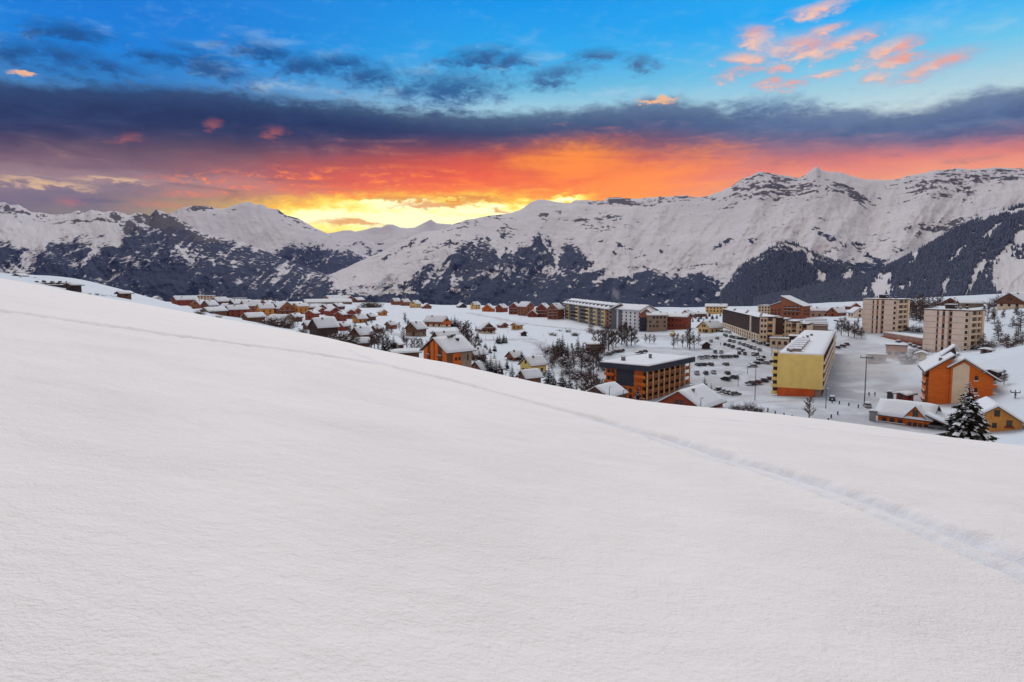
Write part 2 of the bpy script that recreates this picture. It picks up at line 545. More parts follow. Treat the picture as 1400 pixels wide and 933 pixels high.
_az = np.concatenate([np.linspace(-pi, -0.85, 70, endpoint=False), np.linspace(-0.85, -0.68, 24, endpoint=False), np.linspace(-0.68, 0.68, 560, endpoint=False),
                      np.linspace(0.68, 0.85, 24, endpoint=False), np.linspace(0.85, pi, 70, endpoint=False)])
_r = np.concatenate([np.geomspace(0.4, 8, 70, endpoint=False), np.geomspace(8, 40, 190, endpoint=False), np.geomspace(40, 150, 90, endpoint=False),
                     np.geomspace(150, 1150, 230, endpoint=False), np.geomspace(1150, 9400, 50)])
GA, GR = np.meshgrid(_az, _r)
GX, GY = np.sin(GA) * GR, np.cos(GA) * GR
GZ = ground_z(GX, GY, fine=True)
near = (GR < 110)
TRKMASK = np.zeros_like(GZ)
for q, wd, dp in TRK:
    sel = near & (np.abs(GA) < 0.85)
    px, py = GX[sel], GY[sel]
    best = np.full(px.shape, 1e9)
    for k in range(len(q) - 1):
        ax, ay = q[k]; bx, by = q[k + 1]
        dx, dy = bx - ax, by - ay; L2 = dx * dx + dy * dy + 1e-9
        t = np.clip(((px - ax) * dx + (py - ay) * dy) / L2, 0, 1)
        best = np.minimum(best, np.hypot(px - ax - t * dx, py - ay - t * dy))
    wob = 0.12 * fbm(px / 0.8, py / 0.8, 3)
    b = best + wob
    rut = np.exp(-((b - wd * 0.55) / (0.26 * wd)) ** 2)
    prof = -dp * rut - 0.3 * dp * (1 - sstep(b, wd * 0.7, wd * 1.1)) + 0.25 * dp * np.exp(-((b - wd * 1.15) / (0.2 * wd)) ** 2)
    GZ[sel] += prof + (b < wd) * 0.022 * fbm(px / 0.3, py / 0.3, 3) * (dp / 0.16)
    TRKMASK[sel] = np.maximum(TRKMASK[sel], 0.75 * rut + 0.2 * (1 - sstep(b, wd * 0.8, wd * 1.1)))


def snow_ground_nodes(t, p):
    tc = t.n('ShaderNodeTexCoord')
    pos = tc.outputs['Object']
    big = t.noise(pos, 0.05, 4, 0.5)
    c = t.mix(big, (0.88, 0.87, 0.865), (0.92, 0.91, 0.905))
    st = t.n('ShaderNodeAttribute', attribute_name='shade_blue')
    c = t.mix(st.outputs['Fac'], c, t.mix(t.noise(pos, 0.03, 5, 0.6), (0.60, 0.69, 0.78), (0.70, 0.78, 0.86)))  # blue shade over the village put into the snow colour
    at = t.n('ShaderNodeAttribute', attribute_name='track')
    c = t.mix(t.mul(at.outputs['Fac'], 0.8), c, (0.70, 0.78, 0.89))  # shadow blue of the ruts painted into the track colour
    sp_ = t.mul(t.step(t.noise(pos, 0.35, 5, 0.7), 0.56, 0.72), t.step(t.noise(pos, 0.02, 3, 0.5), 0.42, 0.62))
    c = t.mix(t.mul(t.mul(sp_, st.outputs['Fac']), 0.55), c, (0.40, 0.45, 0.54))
    vil = t.n('ShaderNodeAttribute', attribute_name='worn')
    nz = t.noise(pos, 0.09, 5, 0.6)
    c = t.mix(t.mul(vil.outputs['Fac'], t.step(nz, 0.22, 0.62)), c, (0.44, 0.47, 0.52))
    t.put(p.inputs['Base Color'], c)
    n1 = t.noise(pos, 26.0, 4, 0.65)
    n2 = t.noise(pos, 5.0, 3, 0.5)
    n3 = t.noise(pos, 1.1, 3, 0.5)
    n4 = t.noise(pos, 0.22, 3, 0.5)
    hgt = t.add(t.mul(n1, t.mul(t.step(t.noise(pos, 0.35, 3, 0.5), 0.3, 0.7, 0.55, 1.0), 0.042)), t.add(t.mul(n2, 0.045), t.add(t.mul(n3, 0.07), t.mul(n4, 0.30))))
    bp = t.n('ShaderNodeBump')
    bp.inputs['Strength'].default_value = 0.72
    bp.inputs['Distance'].default_value = 1.0
    t.put(bp.inputs['Height'], hgt)
    t.link(bp.outputs[0], p.inputs['Normal'])
    p.inputs['Subsurface Weight'].default_value = 0.0
    p.inputs['Sheen Weight'].default_value = 0.0


# trodden and driven snow: the car park and the roads of the village
WORN = [((945, 520), (1060, 470), 55), ((1000, 545), (1250, 548), 26), ((1150, 545), (1165, 475), 20), ((760, 478), (930, 478), 14), ((900, 462), (1000, 462), 16), ((1120, 570), (1200, 575), 20),
        ((560, 464), (720, 464), 6), ((400, 436), (520, 452), 7), ((520, 452), (560, 464), 6), ((720, 464), (770, 485), 6), ((840, 456), (1000, 462), 7), ((700, 440), (840, 456), 6), ((640, 428), (700, 440), 6), ((1160, 475), (1200, 440), 7), ((1250, 480), (1400, 470), 6), ((1060, 545), (1130, 566), 10), ((750, 500), (800, 485), 5), ((1000, 500), (1060, 540), 30)]


def hit(u, v, rmin=115.0, rmax=1400.0):
    """first point of the village ground seen along a photo pixel"""
    a, e = azel(u, v)
    rs = np.geomspace(rmin, rmax, 700)
    z = ground_z(np.sin(a) * rs, np.cos(a) * rs)
    below = z - rs * tan(e)
    i = np.argmax(below > 0) if (below > 0).any() else int(np.argmax(below))
    if i > 0 and below[i] > 0:
        t = -below[i - 1] / (below[i] - below[i - 1] + 1e-12)
        r = rs[i - 1] + t * (rs[i] - rs[i - 1])
    else:
        r = rs[i]
    x, y = sin(a) * r, cos(a) * r
    return x, y, float(ground_z(x, y)), r


WM = np.zeros_like(GZ)
selv = (GR > 120) & (GR < 1150)
for (p0, p1, wd) in WORN:
    a0 = np.array(hit(*p0)[:2]); a1 = np.array(hit(*p1)[:2])
    d = a1 - a0
    t = np.clip(((GX[selv] - a0[0]) * d[0] + (GY[selv] - a0[1]) * d[1]) / (d @ d), 0, 1)
    dist = np.hypot(GX[selv] - a0[0] - t * d[0], GY[selv] - a0[1] - t * d[1])
    WM[selv] = np.maximum(WM[selv], 1 - sstep(dist + 6 * fbm(GX[selv] / 20, GY[selv] / 20, 3), wd * 0.6, wd))
ground_me = grid_mesh('snow_ground', np.stack([GX, GY, GZ], -1), closed=True, attrs={'track': TRKMASK, 'worn': WM, 'shade_blue': sstep(GR, 110, 170)})
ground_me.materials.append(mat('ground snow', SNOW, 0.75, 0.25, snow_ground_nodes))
ground = link(bpy.data.objects.new('snow_ground', ground_me))
tag(ground, 'untouched white snow slope falling to the village plateau', kind='structure')


# ------------------------------------------------------------------ mountains
def mountain_nodes(tree_scale, rock_scale, forest=(0.009, 0.016, 0.038), bumpd=25.0):  # navy of shade and haze is put into the forest colour
    def f(t, p):
        tc = t.n('ShaderNodeTexCoord')
        pos = tc.outputs['Object']
        af = t.n('ShaderNodeAttribute', attribute_name='forest').outputs['Fac']
        ar = t.n('ShaderNodeAttribute', attribute_name='rock').outputs['Fac']
        mpn = t.n('ShaderNodeMapping')
        mpn.inputs['Scale'].default_value = (1.0, 0.42, 0.5)
        t.link(pos, mpn.inputs[0])
        n = t.noise(mpn.outputs[0], tree_scale, 3, 0.7)
        n2 = t.noise(mpn.outputs[0], tree_scale * 0.16, 4, 0.6)
        th = t.add(t.mul(t.sub(n, 0.5), 2.0), t.mul(t.sub(n2, 0.5), 0.9))
        mt = t.step(t.add(t.sub(af, 0.5), th), -0.06, 0.14)
        rn = t.add(t.mul(t.sub(t.noise(pos, rock_scale, 7, 0.7), 0.5), 2.2), t.mul(t.sub(t.noise(pos, rock_scale * 0.2, 4, 0.5), 0.5), 0.8))
        mr = t.step(t.add(t.sub(ar, 0.5), rn), -0.03, 0.10)
        sn = t.mix(t.noise(pos, 0.0012, 4, 0.5), (0.54, 0.54, 0.58), (0.74, 0.72, 0.73))
        c = t.mix(mr, sn, t.mix(n, (0.045, 0.042, 0.046), (0.10, 0.09, 0.09)))
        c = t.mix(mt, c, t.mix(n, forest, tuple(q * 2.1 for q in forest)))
        t.put(p.inputs['Base Color'], c)
        hg = t.add(t.mul(t.noise(pos, rock_scale * 0.6, 6, 0.6), 1.0), t.mul(mt, 0.35))
        bp = t.n('ShaderNodeBump')
        bp.inputs['Strength'].default_value = 0.8
        bp.inputs['Distance'].default_value = bumpd
        t.put(bp.inputs['Height'], hg)
        t.link(bp.outputs[0], p.inputs['Normal'])
    return f


def blob(U, V, u, v, ru, rv, rot=0.0):
    c, s = cos(radians(rot)), sin(radians(rot))
    dx, dy = U - u, V - v
    p = (dx * c + dy * s) / ru; q = (-dx * s + dy * c) / rv
    return np.clip(1.25 - np.sqrt(p * p + q * q), -1, 1.0)


def field_blobs(U, V, lst, f, sign=1):
    Uw = U + 9 * fbm(U / 22 + 3, V / 16, 4) + 4 * fbm(U / 5, V / 6 + 7, 3)
    Vw = V + 7 * fbm(U / 20 + 31, V / 14, 4) + 3 * fbm(U / 5 + 9, V / 5, 3)
    soft = 0.55 * fbm(U / 6 + 5, V / 4 + 2, 4)
    for b in lst:
        k = np.clip(blob(Uw, Vw, *b) * 0.75 + soft, -1, 1)
        f = np.maximum(f, k) if sign > 0 else f - 1.5 * np.clip(k + 0.05, 0, 1)
    return f


def mountain(name, ridge, dr, db, vb, cols, rows, forest_f, rock_f, relief, mtl, label, seed=0.0, jit=0.9, curve=0.85, lean=1.0, top_dense=0.84):
    us = np.array([p[0] for p in ridge], float); vs = np.array([p[1] for p in ridge], float)
    uu = np.linspace(us[0], us[-1], cols)
    vr = np.interp(uu, us, vs)
    vr = vr + jit * (fbm(uu / 9 + seed, uu * 0 + seed, 4)) * 1.2
    tt = np.linspace(0, 1, rows) ** 1.15
    U, T = np.meshgrid(uu, tt)
    VB = np.interp(uu, [p[0] for p in vb], [p[1] for p in vb])
    kk = np.exp(-0.5 * (np.arange(-60, 61) / 22.0) ** 2); kk /= kk.sum()
    vsm = np.convolve(np.pad(vr, 60, mode='edge'), kk, mode='valid')
    V = vsm[None] + (VB - vsm)[None] * T + (vr - vsm)[None] * np.exp(-T * 18)
    DR = np.interp(uu, [p[0] for p in dr], [p[1] for p in dr])[None]
    DB = np.interp(uu, [p[0] for p in db], [p[1] for p in db])[None]
    env = np.sin(np.clip(T, 0, 1) * pi) ** 0.6
    slant = U + 0.35 * (V - 300)
    g1 = ridged(slant / 85 + seed, V / 130 + seed, 5, 0.42)
    g2 = ridged((U - 0.5 * (V - 300)) / 21 + seed * 2, V / 60, 4)
    g3 = fbm(U / 9 + seed, V / 7, 4)
    D = DR + (DB - DR) * T ** curve - relief * env * (0.9 * g1 + 0.12 * g2 + 0.10 * g3)
    A = np.arctan2((U - 700) / F, cos(PITCH) + (466.5 - V) / F * sin(PITCH))
    X = (U - 700) / F; Yv = (466.5 - V) / F
    wy = cos(PITCH) + Yv * sin(PITCH); wz = -sin(PITCH) + Yv * cos(PITCH)
    hh = np.hypot(X, wy)
    P = np.stack([X / hh * D, wy / hh * D, wz / hh * D], -1)
    fo = forest_f(U, V, T); ro = rock_f(U, V, T)
    chute = ridged((U + 0.55 * lean * (V - 340) + 5 * fbm(U / 14, V / 10, 3)) / 15 + seed, V / 75, 3)
    if top_dense < 0.9:
        zone = np.clip(0.35 + 1.6 * fbm(U / 60 + seed, V / 40, 2), 0, 1) * (1 - 0.75 * sstep(T, 0.55, 0.95))
        fo = np.minimum(fo, top_dense + 0.12 * T + 0.12 * fbm(U / 8, V / 5, 3)) - (1.0 * np.clip(chute - 0.34, 0, 1) * zone + 0.34 * np.clip(fbm(U / 26 + seed, V / 13, 4), 0, 1)) * (fo > 0.1)
    # the far flank
    nb = 9
    B = []
    for k in range(nb, 0, -1):
        q = P[0].copy()
        s = k / nb
        nrm = np.hypot(q[:, 0], q[:, 1])[:, None]
        q[:, :2] *= 1 + s * 2600 / nrm
        q[:, 2] -= (q[:, 2] + 500) * s ** 1.1 * 0.98
        q[:, 2] += 60 * fbm(uu / 12, uu * 0 + k, 3) * s
        B.append(q)
    P = np.concatenate([np.array(B), P])
    fo = np.concatenate([np.repeat(fo[:1], nb, 0), fo]); ro = np.concatenate([np.repeat(ro[:1], nb, 0), ro])
    me = grid_mesh(name, P, attrs={'forest': np.clip(fo, 0, 1), 'rock': np.clip(ro, 0, 1)})
    me.flip_normals()
    me.materials.append(mtl)
    o = link(bpy.data.objects.new(name, me))
    tag(o, label, kind='structure')
    return o, (U, V, D, P[nb:], fo[nb:])


m_far = mat('far mountain', SNOW, 0.9, 0.1, mountain_nodes(0.012, 0.004, bumpd=60.0))
m_mid = mat('mid mountain', SNOW, 0.9, 0.1, mountain_nodes(0.026, 0.007, bumpd=45.0))
m_near = mat('near mountain', SNOW, 0.9, 0.1, mountain_nodes(0.06, 0.02, bumpd=12.0))


def zero(U, V, T): return U * 0 - 0.3


# far snowy peaks in the gap
mountain('far_peaks', [(395, 330), (430, 322), (452, 319), (470, 315), (480, 315), (486, 317), (500, 314), (510, 311), (522, 311), (530, 307), (537, 307), (547, 311), (557, 312), (567, 311),
                       (580, 305), (589, 300), (596, 305), (607, 306), (617, 307), (650, 315), (700, 330)],
         [(395, 12900), (700, 12900)], [(395, 11200), (700, 11200)], [(395, 372), (700, 372)], 260, 60,
         zero, lambda U, V, T: 0.18 + 0.25 * fbm(U / 12, V / 8, 4) - 0.2 * T, 350, m_far, 'far snow peaks glowing in the gap of the valley', 3.3, 0.6)


def fA2(U, V, T): return 0.3 + 0.035 * (V - 334) + 0.35 * fbm(U / 14, V / 7, 4)


mountain('valley_hills', [(420, 345), (455, 338), (480, 332), (500, 329), (515, 333), (530, 329), (545, 331), (560, 336), (590, 340), (640, 345)],
         [(420, 10300), (640, 10300)], [(420, 8600), (640, 8600)], [(420, 400), (640, 400)], 200, 60, fA2, lambda U, V, T: 0.15 + 0.3 * fbm(U / 10, V / 8, 4), 260, m_far,
         'low wooded hills in front of the far peaks', 8.1)


# left snowy mountain behind
def fD2(U, V, T):
    b = np.interp(U, [180, 300, 360, 400, 450, 500, 560], [330, 336, 342, 336, 338, 350, 360])
    f = 0.5 + 0.05 * (V - b) + 0.4 * fbm((U + 0.5 * V) / 16, V / 9, 4)
    f = field_blobs(U, V, [(405, 338, 12, 5, 20), (425, 340, 14, 5, 25), (455, 345, 16, 5, 20)], f) - 0.0
    return f


mountain('snowy_mountain', [(170, 312), (205, 300), (235, 291), (250, 284), (265, 281), (282, 282), (295, 285), (305, 286), (317, 282), (332, 277), (342, 276), (350, 280), (357, 279), (365, 284), (380, 287), (390, 294),
                            (410, 300), (420, 306), (435, 314), (452, 321), (467, 329), (482, 336), (490, 342), (497, 347), (505, 350), (540, 366), (580, 385)],
         [(170, 10500), (350, 10500), (580, 9000)], [(170, 7600), (580, 7400)], [(170, 415), (580, 418)], 420, 150, fD2,
         lambda U, V, T: 0.20 + 0.42 * fbm(U / 14, V / 10, 5) + 0.22 * (T < 0.12) + field_blobs(U, V, [(395, 295, 22, 4, 32), (275, 284, 14, 3, 0)], U * 0 - 1).clip(-0.2, 0.35), 420, m_mid,
         'rounded snowy mountain with a wooded foot left of the gap', 1.7)


# left mountain with the dark rock tower
def fD(U, V, T):
    b = np.interp(U, [-80, 0, 40, 80, 120, 150, 180, 210, 250, 300, 360, 420, 480, 540], [336, 340, 348, 336, 334, 338, 322, 318, 326, 334, 346, 360, 378, 394])
    sl = U + 0.95 * (V - 340)
    fing = ridged(sl / 24, V / 140, 3)
    f = 0.72 + 0.042 * (V - b) + 0.5 * fing - 0.1 + 0.32 * fbm(U / 9, V / 8, 4)
    f = field_blobs(U, V, [(95, 340, 30, 9, -42), (60, 352, 30, 9, -42), (180, 365, 45, 22, 20), (150, 360, 22, 26, 0), (15, 372, 50, 18, 0), (230, 385, 60, 18, 15), (110, 375, 30, 18, 0)], f)
    f = field_blobs(U, V, [(120, 352, 5, 26, 32), (104, 362, 3, 16, -5), (90, 375, 4, 22, 40), (160, 333, 8, 10, 0), (40, 358, 7, 6, -30), (100, 385, 5, 12, 30), (262, 362, 9, 14, -20), (290, 362, 8, 16, -25), (320, 362, 10, 12, -20),
                           (200, 352, 5, 24, -52), (250, 345, 5, 18, -45), (160, 372, 8, 5, 0), (150, 387, 12, 4, 0), (235, 396, 14, 4, 12)], f * 0.9, -1)
    return f


def rD(U, V, T):
    f = 0.12 + 0.45 * fbm(U / 11, V / 6, 5) + 0.1 * (T < 0.1)
    f = field_blobs(U, V, [(232, 310, 36, 19, 28), (190, 298, 18, 8, 20), (160, 296, 12, 5, 40), (10, 284, 22, 7, 15), (28, 291, 18, 3, 12), (175, 318, 26, 9, 35), (215, 297, 10, 9, 0), (60, 295, 12, 2, 10), (110, 291, 8, 3, -20), (130, 300, 35, 2.2, -6), (250, 322, 34, 10, 22), (290, 330, 34, 6, 10)], f)
    tower = field_blobs(U, V, [(230, 309, 36, 17, 28), (206, 296, 12, 8, 0), (262, 324, 36, 9, 20), (186, 312, 22, 7, 38)], U * 0 - 1)
    return np.maximum(f, np.clip(0.25 + 1.1 * tower, -1, 1)) + 0.2 * fbm(U / 5, V / 4, 3)


mountain('rocky_mountain', [(-90, 262), (-40, 270), (0, 277), (7, 277), (15, 281), (25, 280), (35, 285), (42, 290), (55, 291), (75, 294), (95, 292), (107, 288), (115, 291), (125, 287), (140, 290), (157, 289), (167, 291), (177, 295), (185, 291), (197, 292),
                            (205, 296), (212, 287), (222, 289), (232, 294), (240, 296), (250, 302), (262, 310), (280, 320), (300, 325), (320, 327), (350, 338), (380, 350), (420, 366), (470, 384), (540, 406)],
         [(-90, 7600), (200, 7000), (540, 6000)], [(-90, 4300), (540, 4600)], [(-90, 424), (540, 426)], 640, 170, fD, rD, 420, m_mid,
         'jagged mountain with a dark rock tower above blue forest', 5.9, 1.1, lean=1.7)


# the long ridge across the middle and right
def fBC(U, V, T):
    b = np.interp(U, [420, 470, 520, 560, 585, 620, 660, 700, 722, 738, 752, 763, 777, 795, 815, 850, 880, 905, 930, 955, 980, 1010, 1050, 1100, 1200, 1400, 1480],
                  [378, 392, 396, 392, 366, 348, 343, 350, 340, 324, 346, 356, 338, 352, 377, 374, 368, 379, 386, 379, 390, 392, 372, 362, 366, 360, 360])
    fing = ridged((U + 0.25 * V) / 17, V / 120, 3)
    f = 0.72 + 0.05 * (V - b) + 0.34 * fing - 0.05 + 0.30 * fbm(U / 10, V / 6, 4)
    f = field_blobs(U, V, [(735, 335, 13, 22, 8), (776, 345, 11, 18, -12), (712, 350, 6, 14, 0), (753, 332, 4, 14, -18), (640, 340, 22, 20, 0), (608, 335, 14, 12, 0), (660, 330, 16, 12, 10), (690, 322, 5, 10, -10), (585, 330, 20, 5, -32), (560, 335, 26, 4, -30),
                           (530, 352, 20, 4, -32), (845, 335, 8, 4, 10), (842, 345, 6, 4, 0), (880, 350, 9, 4, 30), (905, 345, 5, 6, 0), (914, 336, 4, 2.5, 0), (822, 330, 7, 2, 0), (860, 340, 12, 2.5, 20),
                           (985, 337, 16, 4, -25), (995, 331, 10, 4, -30), (1000, 347, 22, 3, -5), (1030, 330, 12, 3, -12), (1130, 323, 30, 6, 28), (1150, 332, 20, 4, 15),
                           (1170, 334, 14, 3, 10), (1190, 352, 16, 6, 25), (1230, 341, 14, 4, 5), (1200, 360, 22, 8, 20), (960, 362, 30, 2.5, -10), (930, 366, 20, 2, -8)], f)
    f = field_blobs(U, V, [(545, 362, 50, 9, -22), (520, 372, 40, 7, -20), (575, 352, 24, 8, -28), (600, 326, 9, 5, 15), (596, 352, 6, 16, -20), (655, 355, 8, 3, 15), (685, 345, 6, 7, 0), (700, 330, 5, 16, -12),
                           (720, 322, 3, 14, -14), (745, 330, 2.5, 16, -20), (760, 362, 5, 14, 0), (790, 372, 30, 5, -14), (840, 377, 40, 4, -14), (835, 403, 12, 7, 45), (905, 407, 6, 3, 20), (660, 393, 22, 4, 30), (640, 405, 24, 5, 38), (620, 382, 20, 3, 0),
                           (480, 388, 30, 6, -14), (700, 388, 16, 3, -30), (800, 394, 36, 3, -10), (818, 402, 6, 6, 0), (870, 386, 9, 2, 0), (985, 402, 22, 8, -20), (1000, 385, 18, 5, -25), (560, 398, 50, 4, 0), (500, 400, 40, 4, 0)], f, -1)
    mixz = np.exp(-((U - 590) / 130) ** 2) * sstep(V, 378, 395)
    return f * (1 - 0.45 * mixz) + 0.45 * mixz * (0.47 + 0.5 * fbm(U / 7, V / 3, 3))


def rBC(U, V, T):
    f = 0.05 + 0.34 * fbm(U / 16, V / 9, 5)
    sp = field_blobs(U, V, [(1055, 256, 44, 16, 4), (1012, 252, 22, 5, -38), (1165, 265, 24, 5, 28), (1275, 250, 42, 16, -10), (1362, 238, 30, 7, 0), (1320, 250, 34, 10, 0), (795, 303, 26, 5, 22), (828, 298, 18, 3, 0), (745, 300, 8, 4, 40),
                            (870, 277, 50, 3, 0), (1325, 268, 5, 9, 35), (1260, 314, 4, 7, 30), (640, 306, 30, 5, -14), (690, 312, 12, 12, 0), (930, 272, 40, 3, 0), (1300, 310, 40, 6, -10), (1240, 311, 6, 4, 0), (1200, 270, 8, 2, 15)], U * 0 - 1)
    f = np.where(sp > -0.2, np.maximum(f, 0.40 + 0.22 * sp + 0.36 * fbm(U / 6, V / 4, 4)), f)
    solid = field_blobs(U, V, [(1166, 265, 20, 4.0, 28), (1262, 314, 3, 6, 30)], U * 0 - 1)
    return np.maximum(f, 0.5 + 0.4 * solid)


RIDGE = [(428, 388), (435, 384), (455, 374), (475, 365), (495, 356), (512, 349), (530, 340), (550, 330), (562, 324), (577, 318), (592, 316), (612, 312), (622, 306), (637, 301), (650, 299), (670, 295), (687, 293), (700, 291), (712, 287), (719, 282), (727, 276), (737, 273),
         (750, 274), (762, 277), (780, 278), (786, 274), (800, 274), (812, 275), (825, 275), (831, 270), (850, 270), (862, 272), (875, 272), (887, 270), (905, 269), (920, 269), (935, 267), (950, 270), (965, 269), (975, 265), (987, 261),
         (1000, 255), (1012, 246), (1025, 241), (1037, 235), (1050, 236.5), (1065, 239), (1080, 241), (1091, 244), (1102, 239), (1110, 232), (1116, 227), (1122, 232), (1130, 235), (1150, 236), (1165, 241), (1185, 246), (1210, 246), (1230, 245), (1240, 241),
         (1257, 238), (1280, 233), (1295, 232), (1310, 230), (1325, 232), (1345, 231), (1362, 229), (1380, 230), (1400, 231), (1440, 226), (1490, 235)]
mountain('long_ridge', RIDGE, [(428, 5200), (620, 6200), (720, 7400), (1490, 8800)], [(428, 3900), (700, 3600), (1000, 3700), (1490, 4200)], [(428, 428), (1490, 428)], 1060, 200, fBC, rBC, 430, m_mid,
         'long snow ridge with peaks above dark forest fingers', 2.4, 0.8)


# wooded hill in the middle distance and the big wooded slope at the right
def fE(U, V, T):
    f = 0.92 + 0.25 * fbm(U / 12, V / 8, 4)
    f = np.where(T < 0.10, f - 0.32, f)
    return field_blobs(U, V, [(1157, 376, 9, 6, 0), (1108, 355, 4, 7, -20), (1120, 375, 3, 14, -25), (1090, 340, 14, 2.5, 18), (1088, 398, 14, 3, 0)], f, -1)


_, HILL_E = mountain('wooded_hill', [(985, 408), (998, 385), (1007, 370), (1015, 361), (1035, 352), (1050, 341), (1062, 335), (1075, 330), (1092, 335), (1110, 344), (1132, 354), (1155, 360), (1175, 370), (1200, 377), (1240, 386), (1300, 395)],
                     [(985, 3000), (1300, 3300)], [(985, 2300), (1300, 2300)], [(985, 432), (1300, 432)], 330, 110, fE, lambda U, V, T: U * 0 - 0.2, 110, m_near,
                     'dark spruce hill in front of the long ridge', 6.6, 0.8, top_dense=1.0)


def fF(U, V, T):
    f = 0.80 + 0.22 * fbm(U / 14, V / 10, 4)
    return field_blobs(U, V, [(1205, 393, 13, 20, 12), (1338, 368, 7, 18, 25), (1328, 392, 4, 24, 32), (1385, 378, 32, 34, -38), (1377, 360, 9, 22, 10), (1398, 326, 12, 16, 0), (1290, 398, 3, 22, 20), (1360, 292, 24, 4, -22), (1390, 288, 12, 4, -15),
                              (1235, 392, 13, 4, 0), (1310, 345, 3, 18, 45), (1355, 318, 3, 20, 48), (1250, 350, 2.5, 14, 35), (1180, 402, 5, 8, 0), (1400, 400, 30, 14, 0)], f, -1)


_, HILL_F = mountain('wooded_slope', [(1030, 412), (1060, 404), (1100, 396), (1130, 389), (1162, 384), (1175, 380), (1200, 372), (1212, 365), (1230, 357), (1245, 349), (1262, 339), (1285, 326), (1310, 311), (1332, 302), (1350, 296), (1365, 289), (1382, 285), (1400, 280), (1440, 264), (1500, 250)],
                     [(1030, 2000), (1500, 2500)], [(1030, 1150), (1500, 1000)], [(1030, 436), (1500, 430)], 430, 150, fF, lambda U, V, T: U * 0 - 0.2, 95, m_near,
                     'big wooded slope with snowy clearings behind the tower blocks', 4.2, 0.8, top_dense=1.0)


def forest_mesh(name, hill, n, hm, label, seed, colour):
    """thousands of small spruces as one mesh of cones standing on a hill surface"""
    U, V, D, P, fo = hill
    rng = np.random.default_rng(seed)
    R, C = U.shape
    i = rng.uniform(0, R - 1.01, n); j = rng.uniform(0, C - 1.01, n)
    # even spread over real area rather than over the grid rows
    ii = i.astype(int); jj = j.astype(int)
    fi = (i - ii)[:, None]; fj = (j - jj)[:, None]
    base = (P[ii, jj] * (1 - fi) + P[ii + 1, jj] * fi) * (1 - fj) + (P[ii, jj + 1] * (1 - fi) + P[ii + 1, jj + 1] * fi) * fj
    den = fo[ii, jj]
    keep = rng.uniform(0, 1, n) < np.clip((den - 0.35) * 2.2, 0.0, 1)
    base = base[keep]; k = len(base)
    h = hm * rng.uniform(0.55, 1.15, k); rr = h * rng.uniform(0.17, 0.26, k); ph = rng.uniform(0, 6.28, k)
    S = 5
    vs = np.zeros((k, 2 * S + 2, 3))
    for s in range(S):
        a = ph + s * 2 * pi / S
        vs[:, s] = base + np.stack([np.cos(a) * rr, np.sin(a) * rr, h * 0.06], -1)
        a2 = a + 0.6
        vs[:, S + s] = base + np.stack([np.cos(a2) * rr * 0.55, np.sin(a2) * rr * 0.55, h * rng.uniform(0.42, 0.52, k)], -1)
    vs[:, 2 * S] = base + np.stack([0 * h, 0 * h, h], -1)
    vs[:, 2 * S + 1] = base - np.stack([0 * h, 0 * h, h * 0.2], -1)
    tri = []
    for s in range(S):
        t = (s + 1) % S
        tri += [(s, t, S + s), (t, S + t, S + s), (S + s, S + t, 2 * S)]
    tri = np.array(tri)
    faces = (tri[None] + (np.arange(k) * (2 * S + 2))[:, None, None]).reshape(-1, 3)
    me = bpy.data.meshes.new(name)
    me.vertices.add(vs.shape[0] * vs.shape[1]); me.vertices.foreach_set('co', vs.reshape(-1).astype(np.float32))
    me.loops.add(faces.size); me.loops.foreach_set('vertex_index', faces.reshape(-1).astype(np.int32))
    me.polygons.add(len(faces)); me.polygons.foreach_set('loop_start', np.arange(0, faces.size, 3, dtype=np.int32))
    me.update(calc_edges=True)
    me.materials.append(colour)
    o = link(bpy.data.objects.new(name, me))
    tag(o, label, 'forest', kind='stuff')
    return o


def wood_nodes(t, p):
    tc = t.n('ShaderNodeTexCoord'); pos = tc.outputs['Object']
    n = t.noise(pos, 0.02, 5, 0.7)
    n2 = t.noise(pos, 0.4, 2, 0.6)
    gm = t.n('ShaderNodeNewGeometry')
    s = t.n('ShaderNodeSeparateXYZ'); t.link(gm.outputs['Normal'], s.inputs[0])
    c = t.mix(n, (0.042, 0.066, 0.125), (0.100, 0.125, 0.195))  # bluish distance haze put into the tree colour
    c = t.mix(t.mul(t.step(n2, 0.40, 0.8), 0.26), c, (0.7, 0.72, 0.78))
    t.put(p.inputs['Base Color'], c)


m_wood = mat('haze blue snow dusted spruce wood', (0.03, 0.035, 0.035), 0.95, 0.05, wood_nodes)
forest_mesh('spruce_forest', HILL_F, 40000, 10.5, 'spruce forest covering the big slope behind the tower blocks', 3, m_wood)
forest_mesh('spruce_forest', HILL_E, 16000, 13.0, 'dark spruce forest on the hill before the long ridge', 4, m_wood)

# ------------------------------------------------------------------ the air
hz_me = bpy.data.meshes.new('haze')
bmz = bmesh.new()
bmesh.ops.create_cube(bmz, size=1.0)
for vtx in bmz.verts:
    vtx.co = Vector((vtx.co.x * 19600, vtx.co.y * 25600 + 3000, vtx.co.z * 2700 + 450))
bmz.to_mesh(hz_me); bmz.free()
hz_m = bpy.data.materials.new('evening air')
hz_m.use_nodes = True
hzt = NT(hz_m.node_tree)
pv_ = hzt.n('ShaderNodeVolumePrincipled')
pv_.inputs['Color'].default_value = (0.36, 0.42, 0.86, 1)
pv_.inputs['Density'].default_value = 1.35e-5
pv_.inputs['Anisotropy'].default_value = 0.1
ho = hzt.n('ShaderNodeOutputMaterial')
hzt.link(pv_.outputs[0], ho.inputs['Volume'])
hz_me.materials.append(hz_m)
haze = link(bpy.data.objects.new('haze', hz_me))
tag(haze, 'thin blue evening haze in the valley air', 'haze', kind='stuff')


